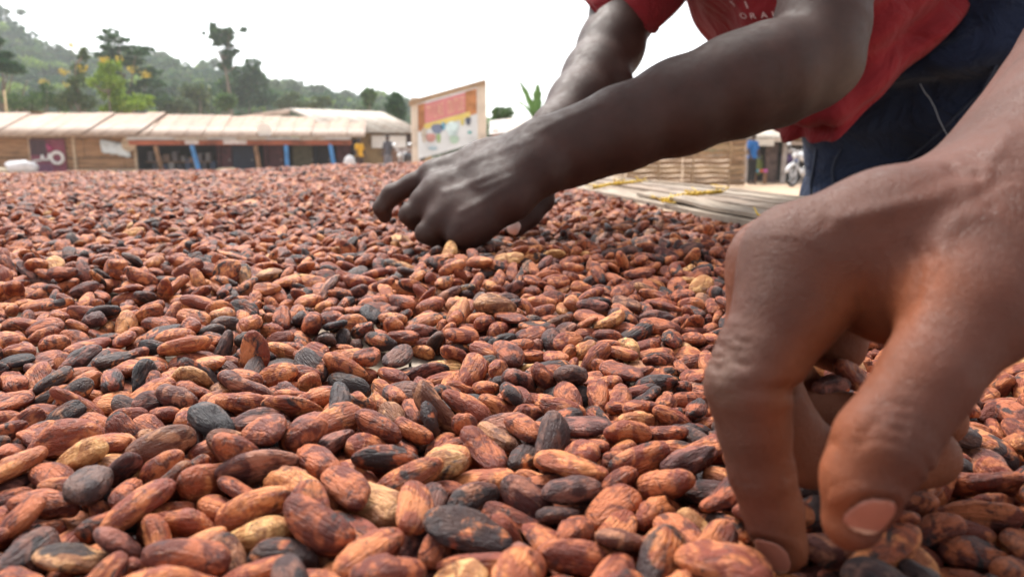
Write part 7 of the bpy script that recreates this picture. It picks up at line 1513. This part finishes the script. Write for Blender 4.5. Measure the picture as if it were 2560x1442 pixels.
    def sleeve2(rings):
        n_ = 36; V = []
        for c, nr, ra, rb in rings:
            nr = Vector(nr).normalized(); u_ = nr.cross(Vector((0, 1, 0))).normalized(); w_ = nr.cross(u_)
            V += [Vector(c) + u_ * math.cos(2 * math.pi * j / n_) * ra + w_ * math.sin(2 * math.pi * j / n_) * rb + nr * .004 * math.sin(8 * math.pi * j / n_) for j in range(n_)]
        f_ = [(i * n_ + j, i * n_ + (j + 1) % n_, (i + 1) * n_ + (j + 1) % n_, (i + 1) * n_ + j) for i in range(len(rings) - 1) for j in range(n_)]
        q_ = link('sleeve', mesh('sleeve', V, f_, True), RED, shirt); a1 = q_.modifiers.new('s', 'SUBSURF'); a1.levels = a1.render_levels = 2; b1 = q_.modifiers.new('t', 'SOLIDIFY'); b1.thickness = .003
        for z_ in (1, 2): MB().tube([v + (V[-n_] - V[-n_]) for v in V[-n_ * 1:]] + [V[-n_]], .0028, 6) if False else None
        MB().tube(V[-n_:] + [V[-n_]], .0028, 6).build('hem', RED, shirt, True)
    sleeve2([(A(1760, -330, 1.20), (-.5, 0, -.8), .10, .09), (A(1660, -190, 1.17), (-.35, 0, -.9), .090, .085), (A(1615, -80, 1.13), (-.3, .15, -1), .080, .078), (A(1590, -20, 1.105), (-.25, .28, -1), .072, .070), (A(1562, 18, 1.09), (-.30, .40, -1), .062, .062), (A(1552, 32, 1.085), (-.36, .44, -1), .057, .058)])
    sleeve2([(sh + np.array((.06, .06, .05)), (-.2, -.1, -1), .085, .085), (sh, (-.1, -.3, -1), .078, .078), (sh + (A(2085, -60, .80) - sh) * .35, (0, -.3, -1), .070, .070), (sh + (A(2085, -60, .80) - sh) * .6, (0, -.3, -1), .066, .066)])
    # faded letters printed on the chest, following the cloth
    def letter(ch, s0, a0, size, du):
        fc = bpy.data.curves.new('print', 'FONT'); fc.body = ch; fc.size = 1
        to = bpy.data.objects.new('tmp', fc); COL.objects.link(to); dg = bpy.context.evaluated_depsgraph_get(); me_ = bpy.data.meshes.new_from_object(to.evaluated_get(dg)); bpy.data.objects.remove(to)
        for v_ in me_.vertices:
            x_, y_ = v_.co.x * size + du, v_.co.y * size; ss, aa = s0 - y_ / .62, a0 - x_ / .20; p_ = P(ss, aa)
            nn = np.cross(P(ss, aa + .02) - p_, P(ss + .02, aa) - p_); nn /= np.linalg.norm(nn); nn = nn if nn[1] < 0 else -nn
            v_.co = p_ + nn * .0034
        return link('printed_letter', me_, WHITE_PRINT, shirt)
    for ch, du in (('D', 0), ('I', .045)): letter(ch, LS0, LA0, .030, du)
    for i_, ch in enumerate('ORALO'): letter(ch, LS0 + .048, LA0 - .12, .022, .024 * i_)
    # ---- trousers
    fl = Field(np.array((.38, .9, -.93)), np.array((1.25, 1.8, .52)), .0085); F = fl.new()
    wdir = (mid - hip) / np.linalg.norm(mid - hip)
    hn = hip - ax_ * .085; hf = hip + ax_ * .085
    for q_, ft, kn in ((hn, np.array((.74, 1.10, -.86)), np.array((.62, 1.13, -.38))), (hf, np.array((.66, 1.46, -.86)), np.array((.57, 1.40, -.38)))):
        fl.chain(F, [(q_ + np.array((-.02, 0, .02)), .135), (q_ + np.array((-.105, -.02, -.10)), .112), (kn, .092), (ft, .080)], .05, .1)
    fl.chain(F, [(hip + np.array((-.02, -.01, .05)) - ax_ * .05, .130), (hip + np.array((-.02, -.01, .05)) + ax_ * .05, .130)], .06, .1)
    for s_ in (-1, 1): fl.chain(F, [(hip - ax_ * .06 * s_, .145), (hip + wdir * .27 - ax_ * .072 * s_ + np.array((.03, 0, .02)), .120)], .10, .12)
    for s_ in (-1, 1): fl.chain(F, [(hip + wdir * .05 - ax_ * .075 * s_, .14), (hip + wdir * .20 - ax_ * .08 * s_ + np.array((.01, 0, .01)), .128)], .08, .12)
    fl.chain(F, [(hn + np.array((-.10, -.02, .02)), .092), (hf + np.array((-.10, -.02, .02)), .092)], .06, .1)
    w_ = tuple(slice(None) for _ in range(3)); G = fl.grid(w_)
    cut = (G - (hip + wdir * .285)) @ wdir.astype(np.float32); F = np.maximum(F, cut)
    V, Q = surface(F, fl.lo, fl.h); V = relax(V, Q, 3); N = normals(V, Q)
    u_ = V @ np.array((.62, .15, -.76)); v_ = V @ np.array((-.76, .0, -.64))
    D = .013 * np.sin(58 * u_ + 2.5 * np.sin(11 * v_)) * (.55 + .45 * np.sin(9 * v_ + 1)) + .004 * np.sin(31 * v_ + 9 * u_) + .004 * np.sin(90 * u_ + 20 * v_) * np.clip(np.sin(9 * v_), 0, 1)
    V = V + N * D[:, None]
    tr = link('trousers', np_mesh('trousers', V, Q), NAVY, o)
    dV = V[:, 1] * _c - (V[:, 2] - CAMZ) * _s; pxV = 1280 + 1897 * V[:, 0] / dV; pyV = 721 - 1897 * (V[:, 1] * _s + (V[:, 2] - CAMZ) * _c) / dV; fr = (N * (V - np.array((0, 0, CAMZ)))).sum(1) < 0
    STITCH = plain('navy_seam', (.018, .026, .05), .8)
    for nm_, pl in (('side_seam', [(2100, 372), (2092, 400), (2086, 430), (2084, 460), (2084, 500), (2082, 560)]), ('pocket_seam', [(2250, 420), (2300, 372), (2350, 330), (2400, 285), (2450, 225), (2490, 160)]), ('fly_seam', [(2040, 380), (2032, 420), (2030, 460), (2032, 510)])):
        pts_ = []
        for q_ in pl:
            e_ = (pxV - q_[0]) ** 2 + (pyV - q_[1]) ** 2 + 1e9 * ~fr; i_ = int(np.argmin(e_)); pts_.append(V[i_] + N[i_] * .001)
        MB().tube(pts_, .0024, 6).build(nm_, STITCH, tr, True)
    MB().tube([A(2300 + i * 12, y_, 1.06) for i, y_ in enumerate((210, 232, 246, 268, 300, 325, 345, 352))], .0006, 5).build('loose_thread', plain('thread', (.24, .26, .30)), tr, True)
    for q_ in ((.72, 1.10), (.64, 1.46)):
        m_ = MB(); m_.tube([(q_[0] + .09, q_[1], -.855), (q_[0] + .03, q_[1], -.845), (q_[0] - .07, q_[1], -.86), (q_[0] - .15, q_[1], -.872)], [.034, .045, .044, .026], 12); m_.build('shoe', plain('shoe_rubber', (.03, .03, .035)), o, True)
    return o
WORKER = worker()
# ------------------------------------------------------------------ damp air
hz = bpy.data.materials.new('damp_air'); hz.use_nodes = True; t_ = hz.node_tree; t_.nodes.remove(t_.nodes['Principled BSDF'])
pv = t_.nodes.new('ShaderNodeVolumePrincipled'); pv.inputs['Color'].default_value = (.88, .95, 1, 1); pv.inputs['Density'].default_value = .0005; pv.inputs['Anisotropy'].default_value = .2
t_.links.new(pv.outputs[0], t_.nodes['Material Output'].inputs['Volume'])
tag(MB().box((0, 175, 33.), (1300, 460, 70.)).build('haze', hz), 'pale damp haze over the village and hill', 'haze', kind='stuff')
